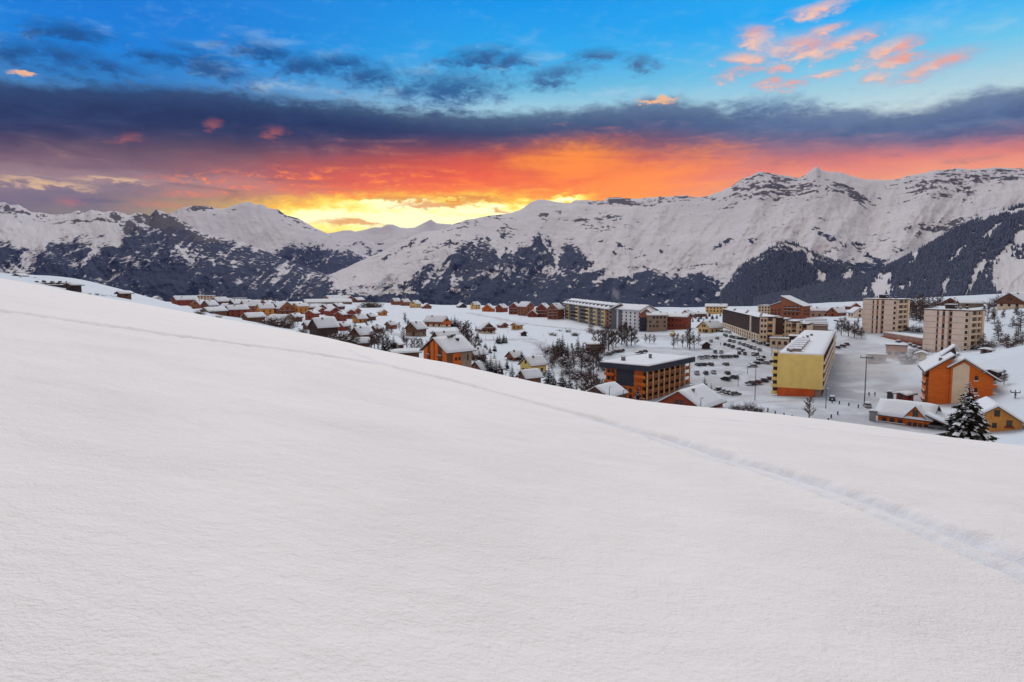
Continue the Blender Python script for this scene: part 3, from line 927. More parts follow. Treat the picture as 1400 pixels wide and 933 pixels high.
# ------------------------------------------------------------------ materials for the village
def vary(c0, c1, scale=0.6, streak=None, bump=0.0, dirt=0.35):
    def f(t, p):
        tc = t.n('ShaderNodeTexCoord'); pos = tc.outputs['Object']
        if streak:
            mp = t.n('ShaderNodeMapping'); mp.inputs['Scale'].default_value = streak
            t.link(pos, mp.inputs[0]); pos2 = mp.outputs[0]
        else:
            pos2 = pos
        n = t.noise(pos2, scale, 5, 0.6)
        n2 = t.noise(pos, 0.25, 3, 0.5)
        c = t.mix(t.step(n, 0.3, 0.7), c0, c1)
        c = t.mix(t.mul(t.step(n2, 0.45, 0.8), dirt), c, tuple(q * 0.6 for q in c0))
        t.put(p.inputs['Base Color'], c)
        if bump:
            bp = t.n('ShaderNodeBump'); bp.inputs['Strength'].default_value = 0.5; bp.inputs['Distance'].default_value = bump
            t.put(bp.inputs['Height'], n); t.link(bp.outputs[0], p.inputs['Normal'])
    return f


PL = (0.3, 0.3, 6.0)     # horizontal boards
PV = (6.0, 6.0, 0.25)    # upright boards


def shade(name, c, k=0.7, scale=0.8, streak=None, rough=0.8, spec=0.25):
    return mat(name, c, rough, spec, vary(tuple(q * k for q in c), tuple(min(1, q * (1.12 if k < 0.86 else 1.03)) for q in c), scale, streak, 0.02, 0.35 if k < 0.86 else 0.12))


M = dict(
    orange=shade('orange stained wood', (0.72, 0.165, 0.022), 0.75, 1.5, PL), orange2=shade('honey wood', (0.66, 0.30, 0.07), 0.7, 1.5, PV),
    brown=shade('brown wood', (0.20, 0.095, 0.052), 0.65, 1.5, PV), red=shade('dark red wood', (0.34, 0.070, 0.036), 0.65, 1.5, PV), rust=shade('rust brown boards', (0.37, 0.135, 0.07), 0.7, 1.5, PV),
    dark=shade('black brown wood', (0.065, 0.042, 0.035), 0.65, 1.5, PV), yellow=shade('yellow render', (0.86, 0.65, 0.21), 0.9, 0.4), ochre=shade('ochre render', (0.78, 0.54, 0.22), 0.9, 0.4),
    cream=shade('cream render', (0.76, 0.62, 0.44), 0.9, 0.3), peach=shade('peach concrete panels', (0.86, 0.72, 0.59), 0.94, 0.3), pink=shade('pinkish concrete', (0.54, 0.37, 0.29), 0.85, 0.4),
    stone=shade('field stone', (0.34, 0.26, 0.19), 0.55, 1.6), grey=shade('grey cladding', (0.17, 0.185, 0.21), 0.8, 0.6), white=shade('white render', (0.82, 0.84, 0.85), 0.9, 0.3), slate=shade('dark slate fascia', (0.045, 0.052, 0.070), 0.85, 0.5, (0.3, 0.3, 4.0)),
    base=shade('red orange render', (0.62, 0.115, 0.025), 0.85, 0.4), taupe=shade('taupe render', (0.30, 0.235, 0.18), 0.8, 0.4), chocolate=shade('chocolate cladding', (0.075, 0.045, 0.035), 0.75, 1.2, PL),
    roofwood=shade('roof edge board', (0.10, 0.055, 0.035), 0.7, 1.5), metal=mat('galvanised metal', (0.22, 0.23, 0.25), 0.45, 0.5), pole=mat('dark pole metal', (0.05, 0.055, 0.07), 0.5, 0.4), balcony=shade('pale yellow balcony', (0.80, 0.60, 0.28), 0.9, 0.4),
    rail=shade('balcony boards', (0.22, 0.09, 0.04), 0.7, 1.5), soot=mat('chimney plaster', (0.20, 0.18, 0.17), 0.9, 0.1), chimneyred=mat('brick chimney', (0.28, 0.11, 0.07), 0.9, 0.1),
    rubber=mat('tyre rubber', (0.02, 0.02, 0.022), 0.8, 0.2), bark=shade('bark', (0.055, 0.038, 0.030), 0.6, 3.0), lampglow=None)


def glass_nodes(t, p):
    p.inputs['Metallic'].default_value = 0.0
    ob = t.n('ShaderNodeObjectInfo')
    t.put(p.inputs['Base Color'], t.mix(ob.outputs['Random'], (0.012, 0.014, 0.020), (0.055, 0.050, 0.055)))


M['glass'] = mat('window glass', (0.02, 0.022, 0.03), 0.12, 0.5, glass_nodes)


def snow_nodes(t, p):
    tc = t.n('ShaderNodeTexCoord'); pos = tc.outputs['Object']
    n = t.noise(pos, 0.5, 5, 0.6)
    t.put(p.inputs['Base Color'], t.mix(n, (0.70, 0.77, 0.84), (0.80, 0.85, 0.91)))  # roof snow carries the same blue shade in its colour
    bp = t.n('ShaderNodeBump'); bp.inputs['Strength'].default_value = 0.6; bp.inputs['Distance'].default_value = 0.25
    t.put(bp.inputs['Height'], t.noise(pos, 1.2, 4, 0.5)); t.link(bp.outputs[0], p.inputs['Normal'])


M['snow'] = mat('settled snow', SNOW, 0.8, 0.2, snow_nodes)


# ------------------------------------------------------------------ mesh builder
class MB:
    def __init__(self):
        self.v = []; self.f = []; self.mi = []

    def poly(self, pts, mi=0):
        b = len(self.v); self.v += [tuple(p) for p in pts]; self.f.append(tuple(range(b, b + len(pts)))); self.mi.append(mi)

    def box(self, x0, x1, y0, y1, z0, z1, mi=0):
        b = len(self.v)
        self.v += [(x0, y0, z0), (x1, y0, z0), (x1, y1, z0), (x0, y1, z0), (x0, y0, z1), (x1, y0, z1), (x1, y1, z1), (x0, y1, z1)]
        for q in ((0, 3, 2, 1), (4, 5, 6, 7), (0, 1, 5, 4), (1, 2, 6, 5), (2, 3, 7, 6), (3, 0, 4, 7)):
            self.f.append(tuple(b + i for i in q)); self.mi.append(mi)

    def prism(self, prof, y0, y1, mi=0):
        """profile of (x, z) points, counter-clockwise seen from -y, extruded along y"""
        n = len(prof); b = len(self.v)
        self.v += [(x, y0, z) for x, z in prof] + [(x, y1, z) for x, z in prof]
        self.f.append(tuple(b + i for i in range(n))); self.mi.append(mi)
        self.f.append(tuple(b + n + i for i in reversed(range(n)))); self.mi.append(mi)
        for i in range(n):
            j = (i + 1) % n
            self.f.append((b + i, b + n + i, b + n + j, b + j)); self.mi.append(mi)

    def tube(self, p0, p1, r0, r1, n=4, mi=0):
        p0 = Vector(p0); p1 = Vector(p1); d = (p1 - p0)
        if d.length < 1e-6: return
        q = d.to_track_quat('Z', 'Y'); b = len(self.v)
        for p, r in ((p0, r0), (p1, r1)):
            for i in range(n):
                a = 2 * pi * i / n
                self.v.append(tuple(p + q @ Vector((cos(a) * r, sin(a) * r, 0))))
        for i in range(n):
            j = (i + 1) % n
            self.f.append((b + i, b + j, b + n + j, b + n + i)); self.mi.append(mi)
        self.f.append(tuple(b + n + i for i in range(n))); self.mi.append(mi)

    def mesh(self, name, mats, smooth=False):
        me = bpy.data.meshes.new(name)
        me.from_pydata(self.v, [], self.f)
        for m in (mats if isinstance(mats, (list, tuple)) else [mats]):
            me.materials.append(m)
        if any(self.mi): me.polygons.foreach_set('material_index', self.mi)
        if smooth: me.polygons.foreach_set('use_smooth', [True] * len(me.polygons))
        me.update()
        return me

    def build(self, name, mats, parent=None, smooth=False):
        return link(bpy.data.objects.new(name, self.mesh(name, mats, smooth)), parent)


def put(name, me, parent, loc=(0, 0, 0), rz=0.0, sc=None):
    o = bpy.data.objects.new(name, me)
    o.location = loc; o.rotation_euler = (0, 0, rz)
    if sc: o.scale = sc
    return link(o, parent)


def thing(name, loc, rz, label, cat, group=None):
    o = bpy.data.objects.new(name, None)
    o.empty_display_size = 1
    o.location = loc; o.rotation_euler = (0, 0, rz)
    link(o)
    return tag(o, label, cat, group)


_WC = {}


def window_mesh(w, h, frame='roofwood'):
    key = (round(w, 1), round(h, 1), frame)
    if key not in _WC:
        b = MB(); w, h = key[0], key[1]; t = 0.09
        b.box(-w / 2, w / 2, -0.04, 0.05, 0, h, 1)
        for x0, x1, z0, z1 in ((-w / 2 - t, -w / 2 + 0.03, -t, h + t), (w / 2 - 0.03, w / 2 + t, -t, h + t), (-w / 2 + 0.03, w / 2 - 0.03, -t, 0.04), (-w / 2 + 0.03, w / 2 - 0.03, h - 0.04, h + t), (-0.03, 0.03, 0.04, h - 0.04)):
            b.box(x0, x1, -0.09, 0.045, z0, z1, 0)
        b.box(-w / 2 - 0.14, w / 2 + 0.14, -0.2, 0.04, -t - 0.07, -t - 0.004, 0)
        _WC[key] = b.mesh('window', [M[frame], M['glass']])
    return _WC[key]


def face_windows(parent, face, x0, x1, zs, n, w=1.0, h=1.25, frame='roofwood', W=0, L=0, skip=0.0):
    """face: 'f' at y=0 looking -y (or given y), 'r' at x=W looking +x, 'l' at x=0 looking -x"""
    me = window_mesh(w, h, frame)
    for z in zs:
        for i in range(n):
            if skip and random.random() < skip: continue
            s = x0 + (x1 - x0) * (i + 0.5) / n
            if face == 'f': put('window', me, parent, (s, W, z), 0)
            elif face == 'r': put('window', me, parent, (W, s, z), pi / 2)
            else: put('window', me, parent, (W, s, z), -pi / 2)


def noise_top(x, y, s=0.5):
    return float(fbm(np.array([x * s]), np.array([y * s]), 3)[0])


def gable_roof(parent, W, L, z0, pitch, ov=0.9, y0=0.0, snow=0.42, thick=0.22, edge='roofwood', x0=None, seed=0.0, ovx=None):
    """ridge along y; walls from -W/2..W/2, y0..y0+L"""
    tp = tan(pitch); hw = W / 2 + (ovx if ovx is not None else ov); ya, yb = y0 - ov, y0 + L + ov
    zr = z0 + W / 2 * tp
    ze = zr - hw * tp
    b = MB()
    b.prism([(-hw, ze), (0, zr), (hw, ze), (hw, ze + thick), (0, zr + thick), (-hw, ze + thick)][::1], ya, yb)
    roof = b.build('roof', M[edge], parent)
    # snow lying on it
    nx, ny = 12, max(4, min(18, int(L / 1.6)))
    xs = np.linspace(-hw + 0.05, hw - 0.05, nx + 1); ys = np.linspace(ya + 0.05, yb - 0.05, ny + 1)
    X, Y = np.meshgrid(xs, ys)
    base = zr + thick - np.abs(X) * tp + 0.004
    ex = np.minimum(hw - np.abs(X), np.minimum(Y - ya, yb - Y))
    th = snow * (0.78 + 0.5 * fbm(X * 0.35 + seed * 7.7, Y * 0.35 + seed * 3.1, 3)) * (0.55 + 0.45 * sstep(ex, 0.0, 0.5))
    top = base + th
    top[:, nx // 2] -= 0.05
    b = MB(); n1 = nx + 1
    b.v = [(x, y, z) for x, y, z in zip(X.ravel(), Y.ravel(), top.ravel())] + [(x, y, z) for x, y, z in zip(X.ravel(), Y.ravel(), base.ravel())]
    N = len(X.ravel())
    for j in range(ny):
        for i in range(nx):
            a = j * n1 + i
            b.f.append((a, a + 1, a + n1 + 1, a + n1)); b.mi.append(0)
    for i in range(nx):
        for a, c in ((i, i + 1), (ny * n1 + i + 1, ny * n1 + i)):
            b.f.append((a, N + a, N + c, c)); b.mi.append(0)
    for j in range(ny):
        for a, c in (((j + 1) * n1, j * n1), (j * n1 + nx, (j + 1) * n1 + nx)):
            b.f.append((a, N + a, N + c, c)); b.mi.append(0)
    s = b.build('snow_cover', M['snow'], roof, smooth=True)
    return roof, zr


def flat_snow(parent, x0, x1, y0, y1, z, h=0.35, name='snow_cover', seed=0.0):
    nx = max(3, min(20, int((x1 - x0) / 2))); ny = max(3, min(40, int((y1 - y0) / 2)))
    xs = np.linspace(x0, x1, nx + 1); ys = np.linspace(y0, y1, ny + 1)
    X, Y = np.meshgrid(xs, ys)
    ex = np.minimum(np.minimum(X - x0, x1 - X), np.minimum(Y - y0, y1 - Y))
    top = z + h * (0.75 + 0.6 * fbm(X * 0.2 + seed, Y * 0.2 - seed, 3)) * (0.6 + 0.4 * sstep(ex, 0, 0.6))
    b = MB(); n1 = nx + 1; N = X.size
    b.v = list(zip(X.ravel(), Y.ravel(), top.ravel())) + list(zip(X.ravel(), Y.ravel(), np.full(N, z)))
    for j in range(ny):
        for i in range(nx):
            a = j * n1 + i; b.f.append((a, a + 1, a + n1 + 1, a + n1)); b.mi.append(0)
    for i in range(nx):
        for a, c in ((i, i + 1), (ny * n1 + i + 1, ny * n1 + i)):
            b.f.append((a, N + a, N + c, c)); b.mi.append(0)
    for j in range(ny):
        for a, c in (((j + 1) * n1, j * n1), (j * n1 + nx, (j + 1) * n1 + nx)):
            b.f.append((a, N + a, N + c, c)); b.mi.append(0)
    return b.build(name, M['snow'], parent, smooth=True)


SINK = 4.0      # walls go on below the snow


def chimney(roof, x, y, z, s=0.7, h=1.4, m='soot'):
    b = MB()
    b.box(x - s / 2, x + s / 2, y - s / 2, y + s / 2, z - 1.2, z + h)
    b.box(x - s / 2 - 0.1, x + s / 2 + 0.1, y - s / 2 - 0.1, y + s / 2 + 0.1, z + h + 0.002, z + h + 0.12)
    b.box(x - s / 2 + 0.02, x + s / 2 - 0.02, y - s / 2 + 0.02, y + s / 2 - 0.02, z + h + 0.122, z + h + 0.36, 1)
    return b.build('chimney', [M[m], M['snow']], roof)


def balcony(parent, x0, x1, y, z, depth=1.2, rail='rail', h=0.95):
    b = MB()
    b.box(x0, x1, y - depth, y - 0.01, z - 0.15, z)
    b.box(x0, x1, y - depth, y - depth + 0.08, z + 0.12, z + h)
    for x in (x0, x1 - 0.08):
        b.box(x, x + 0.08, y - depth + 0.082, y - 0.01, z + 0.12, z + h)
    b.box(x0, x1, y - depth - 0.03, y - depth + 0.11, z + h + 0.002, z + h + 0.16, 1)
    return b.build('balcony', [M[rail], M['snow']], parent)


def door(parent, x, y, z, m='dark'):
    b = MB()
    b.box(x - 0.55, x + 0.55, y - 0.07, y + 0.03, z, z + 2.1, 0)
    b.box(x - 0.68, x - 0.55, y - 0.11, y + 0.03, z, z + 2.22, 1); b.box(x + 0.55, x + 0.68, y - 0.11, y + 0.03, z, z + 2.22, 1); b.box(x - 0.55, x + 0.55, y - 0.11, y + 0.03, z + 2.1, z + 2.22, 1)
    return b.build('door', [M[m], M['roofwood']], parent)


SIZES = []


def house(u, vb, pw, ph, k, rel, pitch, wall, label, d=None, name='chalet', cat='chalet', base=None, chim=1, win=1, balc=0, group=None, ov=0.9, gable=None, sink=0.0, upper=None, cap=None, minw=3.0):
    """a gabled house read off the photo: base centre pixel, width and height in pixels; rel = turn of the gable away from the viewer"""
    a, _ = azel(u, vb)
    if pitch >= 24: pitch += 5
    if u < 480 and vb < 445: pw, ph = pw * 1.36, ph * 1.28
    if d is None:
        x, y, z, d = hit(u, vb)
    else:
        z = None
    th = -a + radians(rel)
    cr, sr = abs(cos(radians(rel))), abs(sin(radians(rel)))
    mpp = d * cos(a) / F            # metres per photo pixel at that place
    W = pw * mpp / (cr + k * sr) - 0.8 * ov
    W = max(W, minw)
    L = k * W
    tot = ph * mpp
    H = max(2.2, tot - (W / 2) * tan(radians(pitch)) - 0.6)
    dc = d + (L * cr + W * sr) * 0.5
    x, y = sin(a) * dc, cos(a) * dc
    if z is None: z = d * tan(azel(u, vb)[1])
    z = min(z, float(ground_z(x, y)) + 0.3)
    SIZES.append((label[:40], round(d), round(W, 1), round(L, 1), round(H, 1), round(z - float(ground_z(x, y)), 1)))
    t = thing(name, (x, y, z), th, label, cat, group)
    hw = W / 2
    zr = H + hw * tan(radians(pitch))
    y0 = -L / 2
    b = MB()
    if base:        # masonry ground floor, wooden upper floors
        hb = min(2.7, H * 0.45)
        b.box(-hw + 0.06, hw - 0.06, y0 + 0.06, y0 + L - 0.06, -SINK, hb, 1)
        b.prism([(-hw, hb), (hw, hb), (hw, H), (0, zr), (-hw, H)], y0, y0 + L)
    else:
        b.prism([(-hw, -SINK), (hw, -SINK), (hw, H), (0, zr), (-hw, H)], y0, y0 + L)
    b.build('wall', [M[wall], M[base or wall]], t)
    roof, _ = gable_roof(t, W, L, H, radians(pitch), ov, y0, 0.45 + 0.0004 * d, seed=u * 0.37)
    if win:
        nf = max(1, int(H / 2.6)); step_ = 3.0 if d < 500 else 4.2
        zs = [0.9 + 2.6 * i for i in range(nf)]
        ww, wh = (1.1, 1.3) if d < 500 else (1.3, 1.5)
        face_windows(t, 'f', -hw + 0.5, hw - 0.5, zs, max(1, int(W / step_)), ww, wh, W=y0, skip=0.06)
        if zr - H > 2.6: face_windows(t, 'f', -1.6, 1.6, [H + 0.35], 1 if W < 9 else 2, 1.0, 1.2, W=y0)
        face_windows(t, 'r' if rel <= 0 else 'l', y0 + 0.6, y0 + L - 0.6, zs, max(1, int(L / (step_ * 1.1))), ww, wh, W=hw if rel <= 0 else -hw, skip=0.1)
        if d < 520 and abs(rel) > 15 and ph > 12: door(t, hw * 0.35, y0, 0.05)
    for i in range(balc):
        balcony(t, -hw + 0.3, hw - 0.3, y0, 2.75 + 2.6 * i, 1.1)
    for i in range(chim):
        yy = y0 + L * (0.35 + 0.35 * i) + random.uniform(-0.5, 0.5); xx = (0.25 - 0.5 * (i % 2)) * hw
        chimney(roof, xx, yy, zr - abs(xx) * tan(radians(pitch)) + 0.1, 0.7 if d < 400 else 0.9, 1.1)
    return t


def frame_at(u, vtop, d, yaw_deg):
    """origin for a corner-based block: world x, y and roof height at a photo pixel and distance"""
    a, e = azel(u, vtop)
    return sin(a) * d, cos(a) * d, d * tan(e)


def gable_ends(t, x0, x1, y0, y1, H, pitch, m):
    """triangular wall pieces under a roof whose ridge runs along x"""
    for xx in (x0, x1 - 0.3):
        b = MB(); ym = (y0 + y1) / 2; zr = H + (y1 - y0) / 2 * tan(radians(pitch)) - 0.02
        b.v = [(xx, y0, H), (xx, y1, H), (xx, ym, zr), (xx + 0.3, y0, H), (xx + 0.3, y1, H), (xx + 0.3, ym, zr)]
        b.f = [(0, 2, 1), (3, 4, 5), (0, 3, 5, 2), (1, 2, 5, 4)]; b.mi = [0] * 4
        b.build('gable', M[m], t)


def block(name, label, cat, u, vtop, d, height, yaw, RL, LL, wall, group=None):
    """near corner seen at (u, vtop); x runs along the right face (yaw from +X), y along the left face"""
    x, y, zt = frame_at(u, vtop, d, yaw)
    t = thing(name, (x, y, zt - height), radians(yaw), label, cat, group)
    b = MB(); b.box(0, RL, 0, LL, -SINK, height)
    b.build('wall', M[wall], t)
    return t


# ---- wooden hotel with the heavy dark fascia
def hotel():
    Hh = 13.6
    x, y, zt = frame_at(884, 500, 250, 51)
    t = thing('hotel', (x, y, zt - Hh - 2.0), radians(51), 'wooden hotel with heavy dark fascia and grid of balconies', 'hotel')
    RL, LL = 36.0, 17.0
    b = MB(); b.box(0, RL, 1.6, LL, -SINK, Hh, 0); b.build('wall', M['orange'], t)
    # fascia box and snow roof
    b = MB()
    o = 1.8
    b.box(-o, RL + o, -o, LL + o, Hh + 0.004, Hh + 2.0)
    roof = b.build('roof', M['slate'], t)
    flat_snow(roof, -o + 0.15, RL + o - 0.15, -o + 0.15, LL + o - 0.15, Hh + 2.004, 0.4)
    chimney(roof, 6, 13, Hh + 2.0, 1.2, 1.6); chimney(roof, 20, 9, Hh + 2.0, 0.9, 1.7); chimney(roof, 21.4, 9.6, Hh + 2.0, 0.7, 1.2); chimney(roof, 10, 15.5, Hh + 2.0, 0.9, 1.5)
    # long face: five floors of recessed balconies between pale posts
    nb = 8; fh = Hh / 5
    for i in range(nb + 1):
        xx = RL * i / nb
        b = MB(); b.box(xx - 0.2, xx + 0.2, -0.5, -0.13, -SINK, Hh - 0.01); b.build('post', M['ochre'], t)
    for f in range(5):
        z = f * fh
        b = MB(); b.box(-0.6, RL + 0.6, -0.45, 1.585, z - 0.2, z + 0.1); b.build('floor_slab', M['rust'], t)
        for i in range(nb):
            xa, xb = RL * i / nb + 0.21, RL * (i + 1) / nb - 0.21
            b = MB(); b.box(xa, xb, -0.12, -0.04, z + 0.2, z + 1.1, 0); b.box(xa, xb, -0.14, -0.02, z + 1.103, z + 1.15, 1)
            b.build('railing', [M['rust'] if f else M['stone'], M['orange2']], t)
            put('window', window_mesh(2.6, 2.0), t, ((xa + xb) / 2, 1.59, z + 0.25), 0)
    # short face with a blank slate panel and corner balconies
    b = MB(); b.box(-0.12, -0.004, 5.0, 12.4, 7.4, Hh - 0.05); b.build('slate_panel', M['slate'], t)
    face_windows(t, 'l', 13.0, 16.6, [0.9 + fh * i for i in range(5)], 2, 1.0, 1.3, W=0.0)
    face_windows(t, 'l', 5.2, 12.4, [0.6, 3.0, 5.4], 3, 1.0, 1.2, W=0.0)
    for f in range(1, 5):
        for ya, yb in ((12.8, 17.0), (-0.3, 4.4)):
            z = f * fh
            b = MB(); b.box(-1.3, -0.01, ya, yb, z - 0.12, z + 0.02); b.box(-1.3, -1.22, ya, yb, z + 0.1, z + 0.95); b.box(-1.33, -1.19, ya, yb, z + 0.953, z + 1.06, 1)
            b.build('balcony', [M['orange'], M['snow'] if f < 2 else M['orange2']], t)
    return t


hotel()


# ---- yellow residence: blank end wall on a red base, long receding flank
def yellow_block():
    Hh = 14.2
    d = 245
    x, y, zt = frame_at(1126, 486, d, 63)
    t = thing('apartment_block', (x, y, zt - Hh - 0.5), radians(63), 'long yellow apartment block with blank end wall on a red base', 'building')
    RL, LL = 120.0, 14.0
    b = MB(); b.box(0.3, RL, 0.0, LL, 3.2, Hh, 1); b.box(0.6, RL, 0.35, LL - 0.3, -SINK, 3.196, 2)
    b.build('wall', [M['yellow'], M['pink'], M['taupe']], t)
    b = MB(); b.box(0.0, 0.296, -0.05, LL + 0.05, 3.2, Hh + 0.35); b.build('end_wall', M['yellow'], t)
    b = MB(); b.box(0.0, 0.55, 2.4, LL - 0.2, -SINK, 3.19); b.build('base_wall', M['base'], t)
    b = MB(); b.box(0.3, RL + 0.1, -0.1, LL + 0.1, Hh + 0.004, Hh + 0.3); roof = b.build('roof', M['roofwood'], t)
    flat_snow(roof, 0.4, RL, 0.0, LL, Hh + 0.304, 0.4)
    for i in range(9):
        chimney(roof, 6 + i * 9.5, LL - 3.5 - (i % 3), Hh + 0.3, 1.0, 1.0)
    for i in range(6):
        b = MB(); b.box(8 + i * 8.5, 11.5 + i * 8.5, LL - 6.5, LL - 2.0, Hh + 0.1, Hh + 1.5, 0); b.box(7.8 + i * 8.5, 11.7 + i * 8.5, LL - 6.7, LL - 1.8, Hh + 1.504, Hh + 1.85, 1)
        b.build('roof_hatch', [M['taupe'], M['snow']], roof)
    # flank windows and loggia bands on the right
    fh = (Hh - 3.2) / 4
    for f in range(4):
        z = 3.2 + f * fh
        b = MB(); b.box(1.0, RL - 1, -0.5, -0.004, z + 0.02, z + 0.9); b.build('loggia_band', M['peach'], t)
        face_windows(t, 'f', 1.5, RL * 0.75, [z + 1.0], 26, 1.8, 1.4, W=0.0)
    face_windows(t, 'f', 2, RL * 0.6, [0.6], 14, 1.8, 1.8, W=0.35)
    # balcony tower on the left edge
    for f in range(6):
        z = 0.6 + f * 2.35
        b = MB(); b.box(1.0, 3.2, LL + 0.01, LL + 1.9, z, z + 1.15); b.build('balcony', M['yellow'], t)
        b = MB(); b.box(1.25, 3.0, LL + 0.01, LL + 1.5, z + 1.154, z + 2.346); b.build('balcony_recess', M['dark'], t)
    b = MB(); b.box(0.9, 3.4, LL + 0.01, LL + 1.95, 0.6 + 6 * 2.35, 0.6 + 6 * 2.35 + 0.5); b.build('cornice', M['ochre'], t)
    # lamp lit at the corner of the roof terrace
    return t


yellow_block()


# ---- the two tower blocks
def tower(u, vtop, d, Hh, yaw, RL, LL, label, name='tower_block'):
    x, y, zt = frame_at(u, vtop, d, yaw)
    t = thing(name, (x, y, zt - Hh), radians(yaw), label, 'tower block', 'concrete tower blocks')
    b = MB(); b.box(1.4, RL, 0, LL * 0.42, -SINK, Hh); b.box(1.0, RL - 0.5, LL * 0.42 + 0.01, LL * 0.66, -SINK, Hh - 0.3); b.box(1.4, RL, LL * 0.66 + 0.01, LL, -SINK, Hh)
    b.build('wall', M['pink'], t)
    nf = int(Hh / 2.7)
    fh = Hh / nf
    # panels of the short front, floor by floor, joints left open
    for f in range(-1, nf):
        z = f * fh
        for ya, yb, xo in ((0.15, LL * 0.36, 1.2), (LL * 0.70, LL - 0.15, 1.2), (LL * 0.44, LL * 0.51, 0.78), (LL * 0.57, LL * 0.645, 0.78)):
            b = MB(); b.box(xo, xo + 0.19, ya, yb, z + 0.09, z + fh - 0.09); b.build('panel', M['peach'], t)
        b = MB(); b.box(0.9, 0.995, LL * 0.515, LL * 0.565, z + 0.1, z + fh - 0.5); b.build('stair_window', M['rust'] if f % 2 else M['glass'], t)
        for yy in (LL * 0.39, LL * 0.675):
            put('window', window_mesh(0.9, 1.4), t, (1.4, yy, z + 0.7), -pi / 2)
        put('window', window_mesh(0.9, 1.2), t, (1.2, 0.95, z + 0.7), -pi / 2)
    # loggias on the right flank
    for f in range(nf):
        z = f * fh
        for i in range(2):
            xa = 2.0 + i * (RL - 4.5) / 2; xb = xa + (RL - 4.5) / 2 - 0.4
            b = MB(); b.box(xa, xb, -0.1, -0.004, z + 0.95, z + fh - 0.25, 0); b.box(xa - 0.1, xb + 0.1, -0.9, -0.004, z + 0.02, z + 0.94, 1); b.build('loggia', [M['glass'], M['cream']], t)
    b = MB()
    for xx in (1.4, 1.4 + (RL - 2.5) / 2, RL - 2.2): b.box(xx, xx + 0.4, -0.93, -0.006, 0, Hh - 0.01)
    b.box(RL - 1.7, RL, -0.93, -0.006, -SINK, Hh - 0.01)
    b.build('fin_wall', M['cream'], t)
    b = MB(); b.box(1.0, RL + 0.2, -1.0, LL + 0.2, Hh + 0.004, Hh + 0.35); roof = b.build('roof', M['roofwood'], t)
    flat_snow(roof, 1.1, RL + 0.1, -0.9, LL + 0.1, Hh + 0.354, 0.45)
    b = MB(); b.box(5, 9, LL * 0.45, LL * 0.62, Hh + 0.3, Hh + 2.6, 0); b.box(4.8, 9.2, LL * 0.44, LL * 0.63, Hh + 2.604, Hh + 2.95, 1); b.build('lift_housing', [M['dark'], M['snow']], roof)
    for i in range(4):
        chimney(roof, 3.5 + 2.2 * i, LL * (0.25 + 0.15 * (i % 3)), Hh + 0.35, 0.8, 1.1, 'dark' if i % 2 else 'soot')
    b = MB(); b.tube((5, LL * 0.8, Hh + 0.3), (5, LL * 0.8, Hh + 4.2), 0.06, 0.03, 5); b.build('antenna', M['pole'], roof)
    return t


tower(1225, 410.5, 430, 22.5, 37, 15, 18.5, 'peach concrete tower block beside the bare trees, left of its twin')
tower(1324, 426, 368, 24.5, 33, 14, 19.5, 'peach concrete tower block behind the large orange chalet')


# low passage building between the towers
def passage():
    x, y, zt = frame_at(1270, 464, 385, 0)
    x2, y2, _ = frame_at(1208, 450, 425, 0)
    L = hypot(x2 - x, y2 - y); yaw = atan2(y2 - y, x2 - x)
    t = thing('shopping_arcade', (x, y, zt - 4.6), yaw, 'low brown flat roofed arcade joining the two tower blocks', 'building')
    # long axis from the near end (0) to the far end (L); its front looks to +y here
    b = MB(); b.box(-3, L, -9, 0, -SINK, 4.2); b.build('wall', M['pink'], t)
    b = MB(); b.box(-3, L, 0.004, 1.3, 1.6, 2.6, 0); b.build('canopy', M['rust'], t)
    b = MB(); b.box(-3.3, L + 0.3, -9.3, 0.5, 4.204, 4.6); r = b.build('roof', M['pink'], t)
    flat_snow(r, -3.2, L, -9.2, 0.4, 4.604, 0.4)
    for i in range(8):
        put('window', window_mesh(2.2, 1.1), t, (1 + i * (L - 3) / 8 + 1, 0.0, 0.2), pi)
    return t


passage()


# ---- long dark block and the cream stepped blocks next to it
def long_block():
    x, y, zt = frame_at(1039, 435, 385, 0)
    x2, y2, zt2 = frame_at(988, 427, 492, 0)
    Hh = 13.0
    L = hypot(x2 - x, y2 - y); yaw = atan2(y2 - y, x2 - x)
    t = thing('apartment_block', (x, y, zt - Hh), yaw, 'long apartment block clad in dark chocolate boards over a pale base', 'building')
    b = MB(); b.box(0, L, -12, 0, 4.2, Hh, 0); b.box(0, L, -12, 0.5, -SINK, 4.196, 1)
    b.build('wall', [M['chocolate'], M['cream']], t)
    for z in np.arange(5.4, Hh - 0.6, 1.5):
        b = MB(); b.box(0.3, L - 0.3, 0.004, 0.22, z, z + 0.75); b.build('cladding_board', M['chocolate'], t)
    b = MB(); b.box(19, 21.4, 0.004, 0.6, 4.2, Hh - 0.02); b.build('pilaster', M['peach'], t)
    for zz in (0.4, 2.4):
        for i in range(18):
            put('window', window_mesh(1.5, 1.1, 'roofwood'), t, (2.5 + i * (L - 5) / 17, 0.5, zz), pi)
    b = MB(); b.box(-0.3, L + 0.3, -12.3, 0.6, Hh + 0.004, Hh + 0.3); r = b.build('roof', M['roofwood'], t)
    flat_snow(r, -0.2, L + 0.2, -12.2, 0.5, Hh + 0.304, 0.45)
    for i in range(8): chimney(r, 5 + i * 12, -1.5 - 3 * (i % 3), Hh + 0.3, 1.0, 0.8)


long_block()


